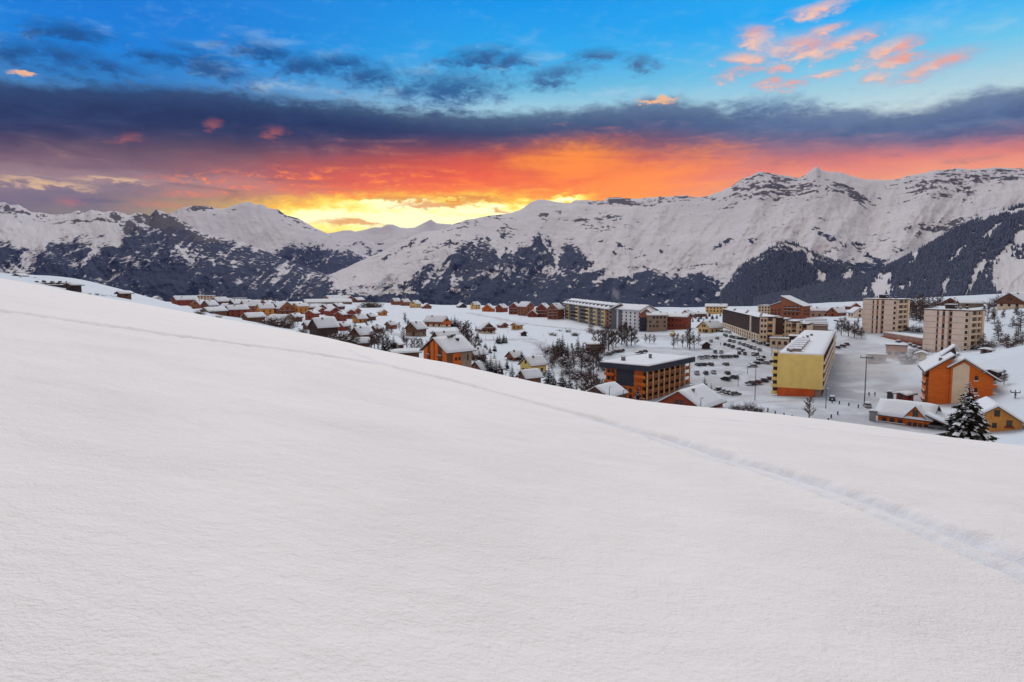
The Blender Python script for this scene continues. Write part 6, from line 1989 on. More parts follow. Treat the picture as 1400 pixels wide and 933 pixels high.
g = 'spruces of the village'
TREES = [
    ('spruce', 'snow dusted spruce in the dense group right of the orange panelled chalet', g, [(661, 489, 33, 275), (671, 494, 30, 268), (678, 494, 27, 266), (666, 492, 24, 272), (683, 490, 22, 275), (655, 480, 20, 300), (676, 484, 26, 290)]),
    ('spruce', 'small spruce in the row on the open snowfield above the spruce group', g, [(683, 470, 14, None), (688, 469, 13, None), (692, 469, 12, None), (680, 469, 11, None)]),
    ('spruce', 'spruce standing by the chalet with the snowy dormer', g, [(693, 485, 15, 300), (713, 487, 15, 330)]),
    ('spruce', 'spruce with snowy boughs just left of the yellow house', g, [(700, 514, 30, 245)]),
    ('spruce', 'tall snowy spruce right of the yellow house', g, [(750, 525, 40, 240), (757, 526, 30, 236), (768, 530, 36, 236), (779, 531, 30, 234), (773, 528, 24, 240)]),
    ('spruce', 'spruce beside the stone barn', g, [(769, 480, 32, 340), (790, 478, 27, 345), (762, 478, 22, 345), (776, 479, 20, 342), (797, 476, 16, 350), (756, 478, 18, 350)]),
    ('spruce', 'spruce at the end of the wide pale based chalet', g, [(617, 447, 15, None), (622, 447, 16, None), (626, 448, 14, None)]),
    ('spruce', 'spruce behind the slope edge left of the flat barn', g, [(531, 481, 30, 300), (538, 481, 24, 298), (525, 480, 20, 305), (543, 482, 16, 296)]),
    ('spruce', 'snowy spruce against the front of the wooden hotel', g, [(872, 549, 29, 215)]),
    ('spruce', 'small spruce left of the white roofed chalet at the hotel', g, [(826, 541, 14, 215)]),
    ('spruce', 'slim spruce at the car park edge right of the hotel', g, [(963, 540, 34, 235), (972, 544, 26, 230), (948, 536, 12, 240), (977, 546, 14, 228)]),
    ('spruce', 'garden spruce on the terraced slope under the yellow far house', g, [(945, 434, 8, 610), (951, 433, 8, 615), (958, 434, 9, 600), (966, 434, 8, 600), (974, 435, 8, 590), (980, 434, 7, 600), (955, 440, 8, 560), (962, 441, 8, 555), (947, 441, 7, 560), (970, 430, 7, 640), (985, 430, 7, 640), (992, 433, 7, 610)]),
    ('larch', 'bare larch in the wood behind the first tower block', 'larches behind the towers', [(1246, 440, 30, 520), (1252, 444, 34, 500), (1258, 446, 36, 490), (1264, 450, 34, 470), (1249, 432, 26, 560), (1256, 430, 28, 570), (1263, 436, 30, 540), (1240, 436, 22, 540), (1268, 430, 26, 560), (1275, 425, 20, 600), (1281, 422, 20, 620), (1286, 420, 18, 640), (1260, 425, 24, 600), (1245, 425, 20, 600)]),
    ('bush', 'grey shrub on the bank between the tower blocks', 'shrubs by the towers', [(1240, 452, 9, 440), (1248, 453, 10, 435), (1257, 454, 9, 432), (1263, 455, 8, 430), (1190, 445, 8, 480), (1168, 455, 10, 440), (1160, 452, 12, 450), (1175, 458, 9, 430)]),
    ('bare', 'bare tree on the road bend left of the tower block', 'bare trees at the road bend', [(1150, 458, 22, 430), (1160, 460, 20, 425), (1168, 462, 22, 420), (1155, 452, 18, 450), (1172, 452, 16, 460), (1145, 455, 16, 445), (1178, 462, 14, 420)]),
    ('larch', 'bare larch on the right hand slope', 'larches on the right slope', [(1364, 454, 20, 400), (1395, 452, 28, 400), (1384, 450, 18, 410), (1372, 436, 14, 470), (1390, 436, 16, 460), (1358, 440, 14, 470), (1398, 470, 18, 350), (1378, 466, 14, 370), (1345, 430, 12, 520), (1352, 425, 12, 540)]),
    ('bush', 'dark shrub on the right hand slope', 'shrubs on the right slope', [(1385, 471, 12, 345), (1378, 473, 9, 340), (1349, 466, 8, 370), (1356, 464, 9, 375), (1368, 462, 9, 380), (1392, 464, 11, 365), (1330, 478, 9, 370), (1338, 480, 10, 365), (1346, 478, 12, 362), (1370, 450, 8, 420), (1362, 446, 8, 430), (1398, 445, 9, 425), (1340, 452, 8, 430)]),
    ('bush', 'round thicket shrub below the brown chalet on the right slope', 'shrubs on the right slope', [(1362, 418, 13, 560), (1368, 416, 13, 565), (1374, 414, 14, 570), (1356, 420, 10, 555), (1281, 421, 13, 620), (1287, 420, 11, 625)]),
    ('bare', 'bare tree in the tall group before the white residence', 'bare trees under the terrace', [(850, 474, 30, 385), (857, 476, 34, 378), (863, 475, 28, 380), (846, 470, 24, 395), (868, 474, 22, 385), (854, 470, 26, 392)]),
    ('bare', 'bare tree by the stone barn', 'bare trees under the terrace', [(832, 480, 32, 352), (838, 478, 26, 358), (824, 472, 22, 372), (818, 468, 20, 382), (828, 468, 24, 380), (812, 466, 16, 388), (842, 472, 22, 372), (836, 468, 20, 380)]),
    ('bare', 'thin bare tree in the planting above the hotel roof', 'bare trees under the terrace', [(888, 470, 13, 400), (894, 471, 13, 398), (883, 469, 12, 402), (921, 477, 18, 372), (933, 474, 16, 382), (943, 478, 28, 368), (940, 474, 24, 380), (949, 476, 18, 374), (926, 470, 14, 395), (955, 470, 14, 392)]),
    ('bare', 'dense reddish bare tree left of the wooden hotel', 'reddish trees by the hotel', [(800, 530, 30, 238), (808, 532, 38, 236), (815, 534, 32, 235), (804, 522, 30, 250), (812, 520, 26, 255), (820, 528, 24, 245), (795, 524, 22, 245), (788, 520, 20, 250), (824, 520, 22, 256), (818, 514, 20, 262)]),
    ('bare', 'bare tree beside the large snow roof behind the panelled chalet', 'bare trees in the hamlets', [(634, 460, 26, 380), (640, 462, 28, 375), (630, 456, 24, 395), (645, 464, 22, 370), (650, 468, 18, 355), (637, 452, 22, 410), (628, 462, 18, 375), (641, 472, 22, 340), (648, 476, 18, 330)]),
    ('bare', 'bare tree under the brown chalet with small dormer', 'bare trees in the hamlets', [(556, 472, 14, 335), (563, 474, 16, 330), (570, 476, 18, 325), (577, 474, 16, 330), (584, 472, 13, 335), (566, 468, 12, 345), (573, 466, 12, 350), (553, 465, 12, 355)]),
    ('bush', 'reddish bush on the snowfield below the spruce row', 'shrubs of the hamlets', [(648, 475, 12, 335), (645, 480, 10, 320), (652, 473, 10, 340), (739, 485, 12, 330), (734, 488, 9, 322), (782, 495, 12, 300), (776, 490, 10, 312), (790, 500, 12, 290)]),
    ('bush', 'bare thicket bush at the slope edge below the rust wide gabled chalet', 'shrubs of the hamlets', [(368, 446, 14, 470), (375, 448, 16, 465), (382, 449, 15, 462), (390, 450, 18, 458), (394, 452, 16, 455), (362, 444, 9, 480), (386, 446, 14, 472), (372, 442, 10, 485), (318, 437, 6, 560), (326, 439, 7, 550), (336, 441, 7, 530), (346, 442, 6, 520)]),
    ('bush', 'bush in the thicket right of the great snow roof', 'shrubs of the hamlets', [(456, 466, 14, 330), (463, 468, 18, 325), (470, 470, 20, 322), (476, 472, 18, 320), (467, 462, 14, 335), (474, 464, 14, 332), (480, 468, 14, 326), (450, 464, 9, 335), (413, 455, 8, 400), (418, 457, 9, 395), (460, 470, 10, 320), (484, 474, 12, 316)]),
    ('bare', 'bare tree rising from the thicket behind the snow covered barn', 'bare trees in the hamlets', [(512, 476, 24, 318), (518, 478, 28, 314), (524, 478, 24, 312), (508, 470, 20, 328), (516, 470, 22, 325), (529, 474, 20, 318), (506, 478, 14, 314)]),
    ('bush', 'round bush of the thicket on the terrace edge', 'thicket on the terrace edge', [(497, 423, 9, 880), (502, 423, 12, 880), (508, 423, 12, 880), (513, 422, 10, 885), (518, 421, 8, 890), (505, 419, 8, 905), (511, 419, 8, 905)]),
    ('bush', 'bush of the dark wood edge behind the left hamlet', 'wood edge at the left', [(165, 402, 7, 800), (172, 403, 7, 800), (186, 404, 8, 810), (193, 404, 9, 815), (199, 404, 9, 820), (205, 405, 8, 830), (223, 406, 6, 860), (296, 408, 8, 960), (303, 409, 9, 960), (311, 410, 7, 960), (356, 411, 7, 960), (363, 412, 8, 960), (370, 412, 8, 960), (376, 413, 7, 960)]),
    ('larch', 'small conifer on the shoulder of the knoll', 'trees on the knoll', [(183, 413, 9, 430), (191, 415, 10, 425), (198, 416, 8, 420), (205, 417, 8, 430), (211, 418, 9, 430), (28, 384, 7, 380), (22, 384, 5, 380), (13, 383, 5, 385), (103, 398, 8, 330), (53, 386, 5, 380), (158, 409, 8, 370), (152, 408, 6, 370), (147, 407, 5, 372)]),
    ('bush', 'low bush on the shoulder of the knoll', 'trees on the knoll', [(123, 403, 3, 330), (133, 404, 4, 335), (141, 406, 4, 340), (150, 408, 5, 345), (158, 410, 5, 350), (193, 416, 5, 400), (232, 423, 5, 500), (238, 424, 5, 500)]),
    ('bush', 'snowy bush on the bank by the tall lamp post', 'snowy bushes by the lamp post', [(1002, 560, 9, 205), (1008, 561, 10, 204), (1014, 562, 8, 203), (1022, 562, 12, 202), (1028, 563, 14, 201), (1034, 563, 11, 200), (1041, 564, 8, 200)]),
    ('bare', 'bare young tree in the square behind the slope edge', 'tree in the square', [(1106, 574, 34, 190)]),
    ('larch', 'reddish young larch on the right hand piste', 'larch on the piste', [(1373, 518, 20, 262)]),
    ('bush', 'shrub in the strip beside the lift cabin', 'shrubs by the lift cabin', [(1238, 496, 16, 320), (1243, 497, 14, 318), (1248, 495, 12, 322), (1250, 480, 9, 360), (1258, 478, 10, 362), (1266, 477, 9, 365)]),
]
_rs = random.Random(31)


def scatter(n, ua, ub, va, vb_, ha, hb):
    out = []
    while len(out) < n:
        u, v = _rs.uniform(ua, ub), _rs.uniform(va, vb_)
        d = hit(u, v)[3]
        if d < 150: continue
        out.append((u, v, _rs.uniform(ha, hb) * 360 / d, d))
    return out


TREES += [
    ('bare', 'bare tree strewn between the hamlet chalets left of the flat barn', 'trees between the hamlets', scatter(18, 405, 555, 440, 468, 12, 22)),
    ('spruce', 'small dark spruce strewn between the hamlet chalets left of the flat barn', 'trees between the hamlets', scatter(14, 405, 560, 438, 470, 9, 18)),
    ('bush', 'shrub strewn over the snow around the brown dormer chalet', 'shrubs of the hamlets', scatter(18, 540, 650, 452, 490, 6, 11)),
    ('spruce', 'small spruce on the snow around the chalet with pale base', 'trees between the hamlets', scatter(12, 640, 700, 452, 486, 9, 16)),
    ('bush', 'shrub on the bank between the yellow house and stone barn', 'shrubs of the hamlets', scatter(18, 735, 830, 482, 520, 8, 14)),
    ('bare', 'bare tree on the bank between the yellow house and stone barn', 'trees between the hamlets', scatter(14, 745, 835, 478, 518, 16, 26)),
    ('bush', 'small shrub on the bank under the long residence', 'shrubs under the terrace', scatter(20, 740, 880, 447, 462, 5, 9)),
    ('larch', 'young larch scattered on the right hand slope', 'larches on the right slope', scatter(14, 1340, 1400, 428, 480, 14, 24)),
    ('bush', 'shrub among the roofs of the left hamlet', 'shrubs of the left hamlet', scatter(18, 250, 420, 420, 436, 5, 9)),
]
ORD = ['', 'second ', 'third ', 'fourth ', 'fifth ', 'sixth ', 'seventh ', 'eighth ', 'ninth ', 'tenth ', 'eleventh ', 'twelfth ', 'thirteenth ', 'fourteenth ', 'fifteenth ', 'sixteenth ', 'seventeenth ', 'eighteenth ', 'nineteenth ', 'twentieth ']
for kind, base_label, grp, pts in TREES:
    pts = sorted(pts, key=lambda p: -p[2] * (p[3] or hit(p[0], p[1])[3]))
    for rank, (u, vb, hp, d) in enumerate(pts):
        label = base_label
        if len(pts) > 1: label = (ORD[rank] + 'tallest ' if rank < len(pts) - 1 else 'lowest ') + base_label
        wide = 1.0
        if kind == 'bush': wide = 1.25
        if kind == 'bare': wide = 1.15
        plant_px(kind, u, vb, hp * 1.03, label, grp, d, wide)


# ------------------------------------------------------------------ cars under snow
def car_parts(seed, long=4.3, tall=1.45):
    r = random.Random(seed)
    b = MB()
    w_ = 0.86; L = long / 2
    prof = [(-L, 0.32), (-L + 0.12, 0.24), (L - 0.12, 0.24), (L, 0.34), (L, 0.66), (L - 0.9, 0.88), (-L + 0.25, 0.92), (-L, 0.78)]
    n = len(prof)
    for s, k in ((-w_, 0.97), (-w_ * 0.93, 1.0), (w_ * 0.93, 1.0), (w_, 0.97)):
        b.v += [(s, px * (k if abs(s) < w_ else 0.985), pz if pz < 0.6 else pz * (1 if abs(s) < w_ else 0.97)) for px, pz in prof]
    for q in range(3):
        for i in range(n):
            j = (i + 1) % n
            b.f.append((q * n + i, q * n + j, (q + 1) * n + j, (q + 1) * n + i)); b.mi.append(0)
    b.f.append(tuple(reversed(range(n)))); b.mi.append(0); b.f.append(tuple(3 * n + i for i in range(n))); b.mi.append(0)
    body = b
    g_ = MB()
    cab = [(-L + 0.35, 0.9), (L - 1.15, 0.87), (L - 1.85, tall - 0.02), (-L + 0.75, tall)]
    for s, k in ((-0.80, 0), (0.80, 0)):
        g_.v += [(s * (1.0 if z < 1.0 else 0.82), y, z) for y, z in cab]
    g_.f += [(3, 2, 1, 0), (4, 5, 6, 7)] + [(i, (i + 1) % 4, 4 + (i + 1) % 4, 4 + i) for i in range(4)]; g_.mi += [0] * 6
    sn = MB()
    sn.v = [(s * k, y, z) for (y, z, k) in ((-L + 0.45, tall - 0.12, 0.76), (L - 1.7, tall - 0.12, 0.76)) for s in (-1, 1)] + [(s * 0.58, y, tall + 0.3) for y in (-L + 0.8, L - 2.1) for s in (-1, 1)]
    sn.f = [(0, 1, 5, 4), (2, 6, 7, 3), (0, 4, 6, 2), (1, 3, 7, 5), (4, 5, 7, 6), (0, 2, 3, 1)]; sn.mi = [0] * 6
    k = len(sn.v)
    sn.v += [(s * 0.8, y, z) for (y, z) in ((L - 1.05, 0.885), (L - 0.12, 0.70)) for s in (-1, 1)] + [(s * 0.68, y, z) for (y, z) in ((L - 1.1, 1.05), (L - 0.25, 0.86)) for s in (-1, 1)]
    sn.f += [(k, k + 1, k + 5, k + 4), (k + 2, k + 6, k + 7, k + 3), (k, k + 4, k + 6, k + 2), (k + 1, k + 3, k + 7, k + 5), (k + 4, k + 5, k + 7, k + 6)]; sn.mi += [0] * 5
    wh = MB()
    wh.tube((-0.1, 0, 0), (0.1, 0, 0), 0.32, 0.32, 10, 0)
    wh.poly([(-0.1, cos(-i * 0.628) * 0.32, sin(-i * 0.628) * 0.32) for i in range(10)], 0)
    wh.tube((-0.112, 0, 0), (0.112, 0, 0), 0.18, 0.18, 8, 1)
    return body, g_, sn, wh, L


CARCOL = [((0.02, 0.022, 0.028), 'black'), ((0.05, 0.06, 0.085), 'navy'), ((0.10, 0.10, 0.11), 'grey'), ((0.30, 0.31, 0.33), 'silver'), ((0.22, 0.02, 0.018), 'red'), ((0.5, 0.5, 0.5), 'white')]
CARS = []
_b, _g, _s, _w, _L = car_parts(1)
g_me = _g.mesh('windows', M['glass']); s_me = _s.mesh('snow_cover', M['snow'], True); w_me = _w.mesh('wheel', [M['rubber'], M['metal']])
for c, nm in CARCOL:
    CARS.append((_b.mesh('body', mat('car paint ' + nm, c, 0.35, 0.5)), nm))


def car(x, y, rz, ci, label, grp, snow=True):
    z = float(ground_z(x, y))
    t = thing('parked_car', (x, y, z), rz, label, 'car', grp)
    put('body', CARS[ci][0], t); put('windows', g_me, t)
    if snow: put('snow_cover', s_me, t)
    for sx in (-1, 1):
        for sy in (-1, 1):
            put('wheel', w_me, t, (sx * 0.78, sy * (_L - 0.85), 0.32))


def car_row(p0, p1, n, turn, where, anchor, skip=0.15):
    a = np.array(hit(*p0)[:2]); b = np.array(hit(*p1)[:2])
    d = b - a; ang = atan2(d[1], d[0]); k = 0
    n = max(1, min(n, int(np.hypot(*d) / 2.9)))
    for i in range(n):
        if n > 2 and random.random() < skip: continue
        q = a + d * (i + 0.5) / n + np.array([random.uniform(-0.5, 0.5), random.uniform(-0.9, 0.9)])
        ci = random.choices(range(6), (5, 4, 4, 3, 1, 3))[0]
        car(q[0], q[1], ang + turn + random.uniform(-0.12, 0.12), ci, f'snowy {CARS[ci][1]} car, {ORD[k].strip() or "first"} from {anchor}, {where}', 'cars parked in the village')
        k += 1


car_row((948, 500), (1006, 500), 9, 0.35, 'in the row beside the hotel end', 'the hotel', 0.3)
car_row((948, 511), (1002, 512), 8, 0.35, 'in the row at the slim spruces', 'the spruces', 0.3)
car_row((952, 490), (1012, 489), 9, 0.35, 'in the third row off the slim spruces', 'the hotel', 0.3)
car_row((975, 482), (1040, 486), 10, 0.35, 'in the row under the dark little hut', 'the hut', 0.3)
car_row((985, 521), (1010, 517), 4, 0.4, 'in the short row near the slim spruces', 'the spruces', 0)
car_row((980, 534), (1010, 541), 4, 0.2, 'in the row below the tall lamp post', 'the spruces', 0)
car_row((985, 458), (1050, 474), 17, 1.35, 'along the base of the chocolate block', 'the ochre house', 0.25)
car_row((975, 462), (1040, 480), 14, 1.35, 'in the second row off the chocolate block', 'the ochre house', 0.3)
car_row((970, 467), (1020, 482), 10, 1.35, 'in the third row off the chocolate block', 'the ochre house', 0.3)
car_row((1022, 527), (1056, 519), 4, 0.3, 'in front of the yellow block', 'the lamp post', 0.1)
car_row((1042, 499), (1066, 495), 3, 0.3, 'by the corner of the yellow block', 'the lamp post', 0)
car_row((1026, 505), (1042, 488), 4, 0.4, 'beside the thin street lamps', 'the lamp post', 0.1)
car_row((828, 486), (852, 480), 5, 1.2, 'behind the hotel roof', 'the stone barn', 0)
car_row((872, 484), (884, 482), 2, 1.2, 'in the lane behind the hotel', 'the stone barn', 0)
car_row((1140, 478), (1158, 471), 3, 0.2, 'beyond the flank of the yellow block', 'the yellow block', 0)
car_row((1128, 514), (1136, 500), 2, 1.5, 'close under the flank of the yellow block', 'the blank end', 0)
car_row((1130, 547), (1142, 548), 1, 0.1, 'at the blank end of the yellow block', 'the red base', 0)
car_row((1178, 556), (1192, 557), 1, 0.05, 'next to the grey metal cabinet', 'the cabinet', 0)
car_row((955, 452), (1000, 456), 9, 1.3, 'below the ochre house', 'the hut', 0.3)
car_row((1225, 468), (1262, 479), 5, 1.4, 'along the arcade of the tower blocks', 'the first tower', 0.2)
car_row((1330, 468), (1338, 470), 1, 0.3, 'on the bank by the tower block', 'the tower', 0)


# ------------------------------------------------------------------ posts, lamps, pylons
def street_lamp(u, vb, hpx, label, d=None, arm=1.6, two=False, group='street lamps'):
    if d is None: x, y, z, d = hit(u, vb)
    else:
        a, e = azel(u, vb); x, y = sin(a) * d, cos(a) * d; z = float(ground_z(x, y))
    h = max(4.0, hpx * d * cos(azel(u, vb)[0]) / F)
    t = thing('street_lamp', (x, y, z), random.uniform(-0.4, 0.4), label, 'street lamp', group)
    b = MB(); b.tube((0, 0, -0.6), (0, 0, h), 0.13, 0.08, 7); b.build('pole', M['pole'], t)
    for s in ((1, -1) if two else (1,)):
        b = MB(); b.tube((0, 0, h - 0.1), (s * arm, 0, h + 0.15), 0.06, 0.05, 5); ar = b.build('arm', M['pole'], t)
        b = MB(); b.box(s * arm - 0.35, s * arm + 0.35, -0.16, 0.16, h + 0.06, h + 0.22, 0); b.box(s * arm - 0.33, s * arm + 0.33, -0.15, 0.15, h + 0.224, h + 0.34, 1); b.build('lamp_head', [M['metal'], M['snow']], ar)


street_lamp(1032, 548, 60, 'tall dark lamp post at the corner of the car park', d=232)
street_lamp(1129, 557, 27, 'short dark post in front of the yellow block', d=222, arm=0.5)
for u, vb, hp, lb in ((1055, 486, 10, 'thin lamp post near the cream shop'), (1063, 484, 10, 'second thin lamp post near the cream shop'), (1022, 512, 14, 'thin lamp post in the middle of the car park'), (1009, 527, 15, 'thin lamp post beside the short car row'),
                      (1037, 489, 10, 'thin lamp post at the upper car row')):
    street_lamp(u, vb, hp, lb, arm=0.9)
street_lamp(682, 513, 13, 'dark post on the wide white roof chalet yard', d=228, arm=0.4)
street_lamp(691, 515, 13, 'second dark post by the wide white roof chalet', d=226, arm=0.3)
street_lamp(833, 546, 21, 'thin post beside the white roofed hotel chalet', d=212, arm=0.4)
street_lamp(852, 547, 18, 'thicker post beside the white roofed hotel chalet', d=210, arm=0.3)
street_lamp(958, 558, 16, 'post behind the wide snow roof with the red gable', d=186, arm=0.4)
street_lamp(248, 422, 16, 'tall lamp post above the long dark red chalet', d=700, arm=1.5)
street_lamp(707, 521, 10, 'short post before the yellow house', d=226, arm=0.3)


def lift_pylon(u, vb, hpx, d, label, rz=0.0, arms=3.2):
    a, e = azel(u, vb); x, y = sin(a) * d, cos(a) * d; z = float(ground_z(x, y))
    h = hpx * d * cos(a) / F
    t = thing('lift_pylon', (x, y, z), rz - a, label, 'lift pylon', 'ski lift pylons')
    b = MB(); b.tube((0, 0, -1), (0, 0, h), 0.18, 0.11, 8); b.build('mast', M['pole'], t)
    b = MB(); b.box(-arms / 2, arms / 2, -0.12, 0.12, h - 0.9, h - 0.65); cr = b.build('crossarm', M['pole'], t)
    for s in (-1, 1):
        b = MB(); b.box(s * arms / 2 - 0.1, s * arms / 2 + 0.1, -1.3, 1.3, h - 0.62, h - 0.45)
        for k in range(4): b.tube((s * arms / 2 - 0.08, -1.1 + 0.73 * k, h - 0.36), (s * arms / 2 + 0.08, -1.1 + 0.73 * k, h - 0.36), 0.16, 0.16, 8)
        b.build('sheave_train', M['pole'], cr)
    b = MB()
    for k in range(int(h / 0.5)): b.box(-0.24, 0.24, -0.36, -0.3, 0.5 + 0.5 * k, 0.55 + 0.5 * k)
    b.build('ladder', M['metal'], t)
    return t


lift_pylon(1182, 549, 70, 232, 'tall ski lift pylon on the groomed square')
lift_pylon(1388, 541, 13, 240, 'short drag lift pylon with two arms on the right hand piste', arms=2.2)


# ------------------------------------------------------------------ fence posts along the square (dark padded posts)
pp = MB(); pp.tube((0, 0, -0.4), (0, 0, 1.1), 0.20, 0.20, 8); post_a = pp.mesh('post', M['pole'])
pp = MB(); pp.tube((0, 0, 1.1), (0, 0, 1.32), 0.27, 0.20, 8); post_b = pp.mesh('snow_cap', M['snow'], True)
for u, vb in ((1138, 541), (1148, 542), (1161, 543), (1174, 544), (1146, 552), (1137, 556), (1060, 560), (1072, 562), (1083, 564), (1095, 566), (1050, 556), (1133, 561)):
    a, e = azel(u, vb); d = 232 - (vb - 541) * 1.6; x, y = sin(a) * d, cos(a) * d
    t = thing('bollard', (x, y, float(ground_z(x, y))), 0, 'dark padded bollard on the groomed square', 'bollard', 'bollards on the square')
    put('post', post_a, t); put('snow_cap', post_b, t)


# ------------------------------------------------------------------ people on the snow
def person_mesh(seed, stride, armsw):
    bm = bmesh.new()
    J = dict(pel=(0, 0, .95, .15, .11), wai=(0, 0, 1.12, .14, .10), che=(0, -.01, 1.33, .19, .12), neck=(0, 0, 1.5, .065, .065), hd0=(0, -.02, 1.58, .085, .095), hd1=(0, -.02, 1.70, .095, .105), hd2=(0, -.01, 1.79, .05, .06))
    for s, sg in (('L', 1), ('R', -1)):
        J['hip' + s] = (.10 * sg, 0, .88, .10, .10); J['kne' + s] = (.11 * sg, -stride * sg * 0.5, .50, .068, .068); J['ank' + s] = (.11 * sg, stride * sg * 0.35, .10, .05, .05); J['toe' + s] = (.12 * sg, stride * sg * 0.35 - .18, .04, .045, .035)
        J['sho' + s] = (.20 * sg, 0, 1.42, .075, .075); J['elb' + s] = (.28 * sg, armsw * sg * .4 + .03, 1.15, .055, .055); J['wri' + s] = (.27 * sg, armsw * sg - .10, .92, .04, .04); J['han' + s] = (.265 * sg, armsw * sg - .14, .84, .045, .03)
    E = [('pel', 'wai'), ('wai', 'che'), ('che', 'neck'), ('neck', 'hd0'), ('hd0', 'hd1'), ('hd1', 'hd2')]
    for s in 'LR': E += [('pel', 'hip' + s), ('hip' + s, 'kne' + s), ('kne' + s, 'ank' + s), ('ank' + s, 'toe' + s), ('che', 'sho' + s), ('sho' + s, 'elb' + s), ('elb' + s, 'wri' + s), ('wri' + s, 'han' + s)]
    names = list(J); me = bpy.data.meshes.new('person_base')
    me.from_pydata([J[n][:3] for n in names], [(names.index(a), names.index(b)) for a, b in E], [])
    o = bpy.data.objects.new('person_base', me); COL.objects.link(o)
    md = o.modifiers.new('skin', 'SKIN')
    for i, n in enumerate(names):
        sv = me.skin_vertices[0].data[i]; sv.radius = J[n][3:]; sv.use_root = (n == 'pel')
    o.modifiers.new('sub', 'SUBSURF').levels = 1
    dg = bpy.context.evaluated_depsgraph_get()
    em = bpy.data.meshes.new_from_object(o.evaluated_get(dg))
    bpy.data.objects.remove(o); bm.free()
    return em


def person_variant(base, jacket, trousers, hat):
    em = base.copy(); em.name = 'body'
    em.materials.clear()
    for nm, c in (('skin', (0.45, 0.26, 0.18)), ('jacket %s' % (jacket,), jacket), ('trousers %s' % (trousers,), trousers), ('hat %s' % (hat,), hat)):
        em.materials.append(mat(nm, c, 0.8, 0.2))
    mi = []
    for p in em.polygons:
        c = p.center
        mi.append(3 if c.z > 1.68 else (0 if c.z > 1.50 else (2 if (c.z < 0.93 and abs(c.x) < 0.21) else (0 if c.z < 0.9 else 1))))
    em.polygons.foreach_set('material_index', mi); em.polygons.foreach_set('use_smooth', [True] * len(mi))
    return em


PB = [person_mesh(1, 0.28, 0.12), person_mesh(2, 0.05, 0.02)]
PEOPLE = [(1158, 500, 'blue', (0.03, 0.05, 0.12), 'one of two figures in dark jackets crossing the groomed square'), (1161, 500, 'dark', (0.03, 0.03, 0.035), 'second of two figures in dark jackets crossing the groomed square'),
          (1188, 543, 'dark', (0.03, 0.05, 0.10), 'person in navy jacket left of the ticket booth'), (1196, 543, 'blue', (0.02, 0.03, 0.06), 'person in black jacket nearest the ticket booth'),
          (1164, 577, 'red', (0.35, 0.04, 0.03), 'person in a red jacket at the slope edge'), (1176, 577, 'dark', (0.04, 0.03, 0.035), 'person in a black jacket at the slope edge'), (1172, 574, 'brown', (0.2, 0.08, 0.05), 'person in a rust jacket behind the slope edge'),
          (1094, 569, 'dark', (0.02, 0.02, 0.03), 'person in black beside the bare young tree'), (1184, 572, 'dark', (0.03, 0.03, 0.04), 'person in grey jacket near the metal cabinet'), (985, 473, 'red', (0.3, 0.05, 0.04), 'person in red at the car park entrance'),
          (990, 474, 'dark', (0.05, 0.03, 0.03), 'person in brown at the car park entrance'), (926, 461, 'dark', (0.03, 0.03, 0.05), 'person in dark clothes by the yellow plough'), (1388, 545, 'dark', (0.03, 0.03, 0.04), 'skier in black at the short drag lift pylon')]
for i, (u, vb, nm, jc, lb) in enumerate(PEOPLE):
    if vb > 565:
        d = 186.0
    else:
        d = hit(u, vb)[3]
    a, e = azel(u, vb); x, y = sin(a) * d, cos(a) * d
    o = put('person', person_variant(PB[i % 2], jc, (0.03, 0.032, 0.04) if i % 3 else (0.10, 0.10, 0.12), (0.05, 0.04, 0.05) if i % 2 else (0.2, 0.05, 0.04)), None, (x, y, float(ground_z(x, y))), random.uniform(0, 6.28))
    tag(o, lb, 'person', 'people on the village snow')


# ------------------------------------------------------------------ yellow plough below the taupe block
def plough():
    x, y, z, d = hit(919, 459)
    t = thing('snow_plough', (x, y, z), -0.4, 'yellow snow plough truck on the road below the taupe block', 'snow plough')
    b = MB(); b.box(-1.1, 1.1, -3.2, 1.4, 0.7, 1.5, 0); b.prism([(-1.1, 1.5), (1.1, 1.5), (1.0, 2.8), (-1.0, 2.8)], 1.42, 3.0, 0); b.box(-1.1, 1.1, 1.42, 3.3, 0.7, 1.5, 0); b.build('body', mat('plough yellow', (0.65, 0.48, 0.03), 0.5, 0.4), t)
    b = MB(); b.box(-0.9, 0.9, 3.01, 3.06, 1.7, 2.6); b.build('windscreen', M['glass'], t)
    b = MB(); b.prism([(-1.6, 0.1), (1.6, 0.1), (1.7, 1.2), (-1.7, 1.2)], 3.7, 3.9); b.build('blade', M['base'], t)
    b = MB(); b.box(-1.0, 1.0, -3.1, 1.3, 1.52, 2.1); b.build('snow_load', M['snow'], t)
    for sx in (-1, 1):
        for yy in (-2.2, 2.3): put('wheel', w_me, t, (sx * 1.0, yy, 0.5), 0, (1.4, 1.6, 1.6))


plough()

# ------------------------------------------------------------------ smoke from the residence chimney and the lit lamp at the left hamlet
em = bpy.data.materials.new('warm lamp'); em.use_nodes = True
et = NT(em.node_tree); ee = et.n('ShaderNodeEmission'); ee.inputs[0].default_value = (1.0, 0.55, 0.2, 1); ee.inputs[1].default_value = 14.0
eo = et.n('ShaderNodeOutputMaterial'); et.link(ee.outputs[0], eo.inputs[0])


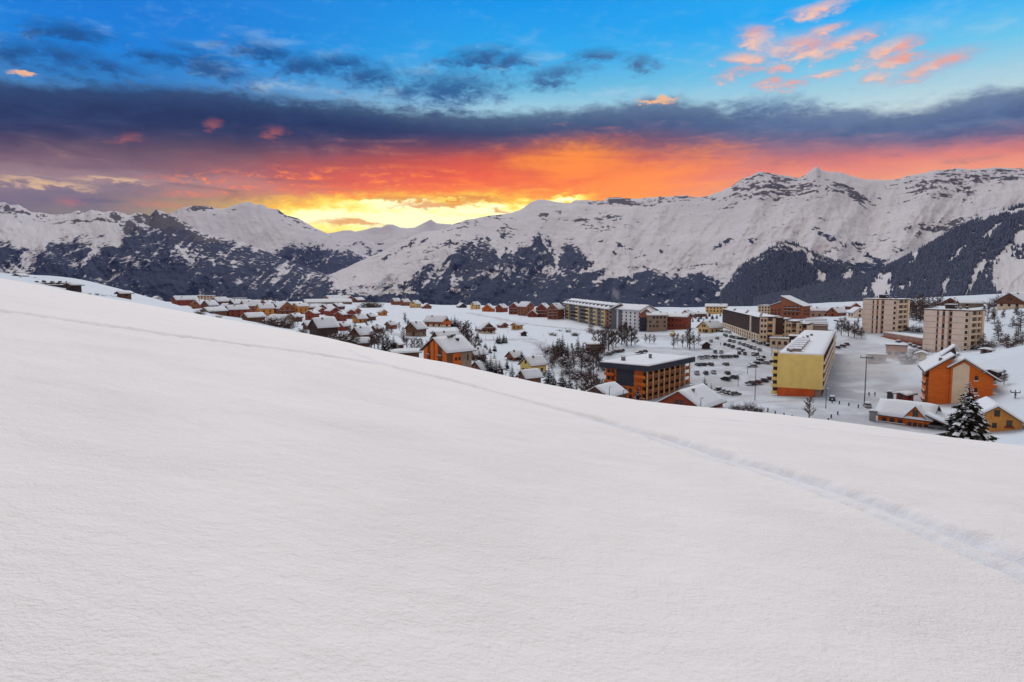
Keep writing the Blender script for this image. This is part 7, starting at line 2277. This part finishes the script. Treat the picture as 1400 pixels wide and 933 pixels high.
def lit_lamp(u, vb, d, label, s=0.35):
    a, e = azel(u, vb); x, y = sin(a) * d, cos(a) * d; z = float(ground_z(x, y))
    t = thing('lantern', (x, y, z), 0, label, 'lantern')
    b = MB(); b.tube((0, 0, -0.5), (0, 0, 2.2), 0.07, 0.06, 6); b.build('post', M['pole'], t)
    b = MB(); b.box(-s, s, -s, s, 2.2, 2.2 + s * 1.6); b.build('lamp', em, t)
    b = MB(); b.box(-s * 1.3, s * 1.3, -s * 1.3, s * 1.3, 2.2 + s * 1.6 + 0.004, 2.2 + s * 1.6 + 0.25); b.build('snow_cap', M['snow'], t)


lit_lamp(405, 432, 640, 'lit orange lantern at the foot of the flat pitched chalet', 0.55)
lit_lamp(1067, 480, 330, 'lit orange lantern beside the cream shop', 0.35)


# ------------------------------------------------------------------ a few more shrubs and stakes on the village snow
stk = MB(); stk.tube((0, 0, -0.3), (0, 0, 2.2), 0.06, 0.05, 5); stake_me = stk.mesh('pole', M['pole'])
stk = MB(); stk.box(-0.16, 0.16, -0.04, 0.04, 1.7, 2.1); flag_me = stk.mesh('marker', M['base'])
for i in range(26):
    u = random.uniform(560, 760); vb = random.uniform(432, 470)
    x, y, z, d = hit(u, vb)
    t = thing('piste_marker', (x, y, z), random.uniform(0, 6), 'thin piste marker stake on the open snowfield', 'stake', 'piste markers on the snowfield')
    put('pole', stake_me, t); put('marker', flag_me, t)


# ------------------------------------------------------------------ drifting powder from the snow cannon and chimney smoke
def puff(u, vb, d, rx, ry, rz, dens, label, name, up=0.0, seed=0.0):
    a, e = azel(u, vb)
    x, y, z = sin(a) * d, cos(a) * d, d * tan(e) + up
    bm = bmesh.new(); bmesh.ops.create_icosphere(bm, subdivisions=3, radius=1.0)
    me = bpy.data.meshes.new(name); bm.to_mesh(me); bm.free()
    m = bpy.data.materials.new(name + ' vapour'); m.use_nodes = True
    t = NT(m.node_tree)
    tc = t.n('ShaderNodeTexCoord'); ln = t.n('ShaderNodeVectorMath', operation='LENGTH'); t.link(tc.outputs['Object'], ln.inputs[0])
    mp = t.n('ShaderNodeMapping'); mp.inputs['Location'].default_value = (seed, seed, seed); t.link(tc.outputs['Object'], mp.inputs[0])
    n = t.noise(mp.outputs[0], 1.8, 4, 0.6, dist=0.5)
    fall = t.step(ln.outputs['Value'], 1.0, 0.15)
    dn = t.mul(t.mul(t.step(n, 0.36, 0.70), fall), dens)
    pvn = t.n('ShaderNodeVolumePrincipled'); pvn.inputs['Color'].default_value = (0.95, 0.93, 0.93, 1)
    t.put(pvn.inputs['Density'], dn)
    o_ = t.n('ShaderNodeOutputMaterial'); t.link(pvn.outputs[0], o_.inputs['Volume'])
    me.materials.append(m)
    o = link(bpy.data.objects.new(name, me)); o.location = (x, y, z); o.scale = (rx, ry, rz)
    tag(o, label, 'mist', kind='stuff')


puff(1212, 515, 292, 26, 22, 9.0, 0.10, 'pale powder mist drifting from the snow cannon across the square', 'snow_mist', 4.0)
puff(842, 402, 500, 4.5, 5, 7.0, 0.12, 'pale smoke rising behind the long residence roof', 'chimney_smoke', 0.0, 3.0)
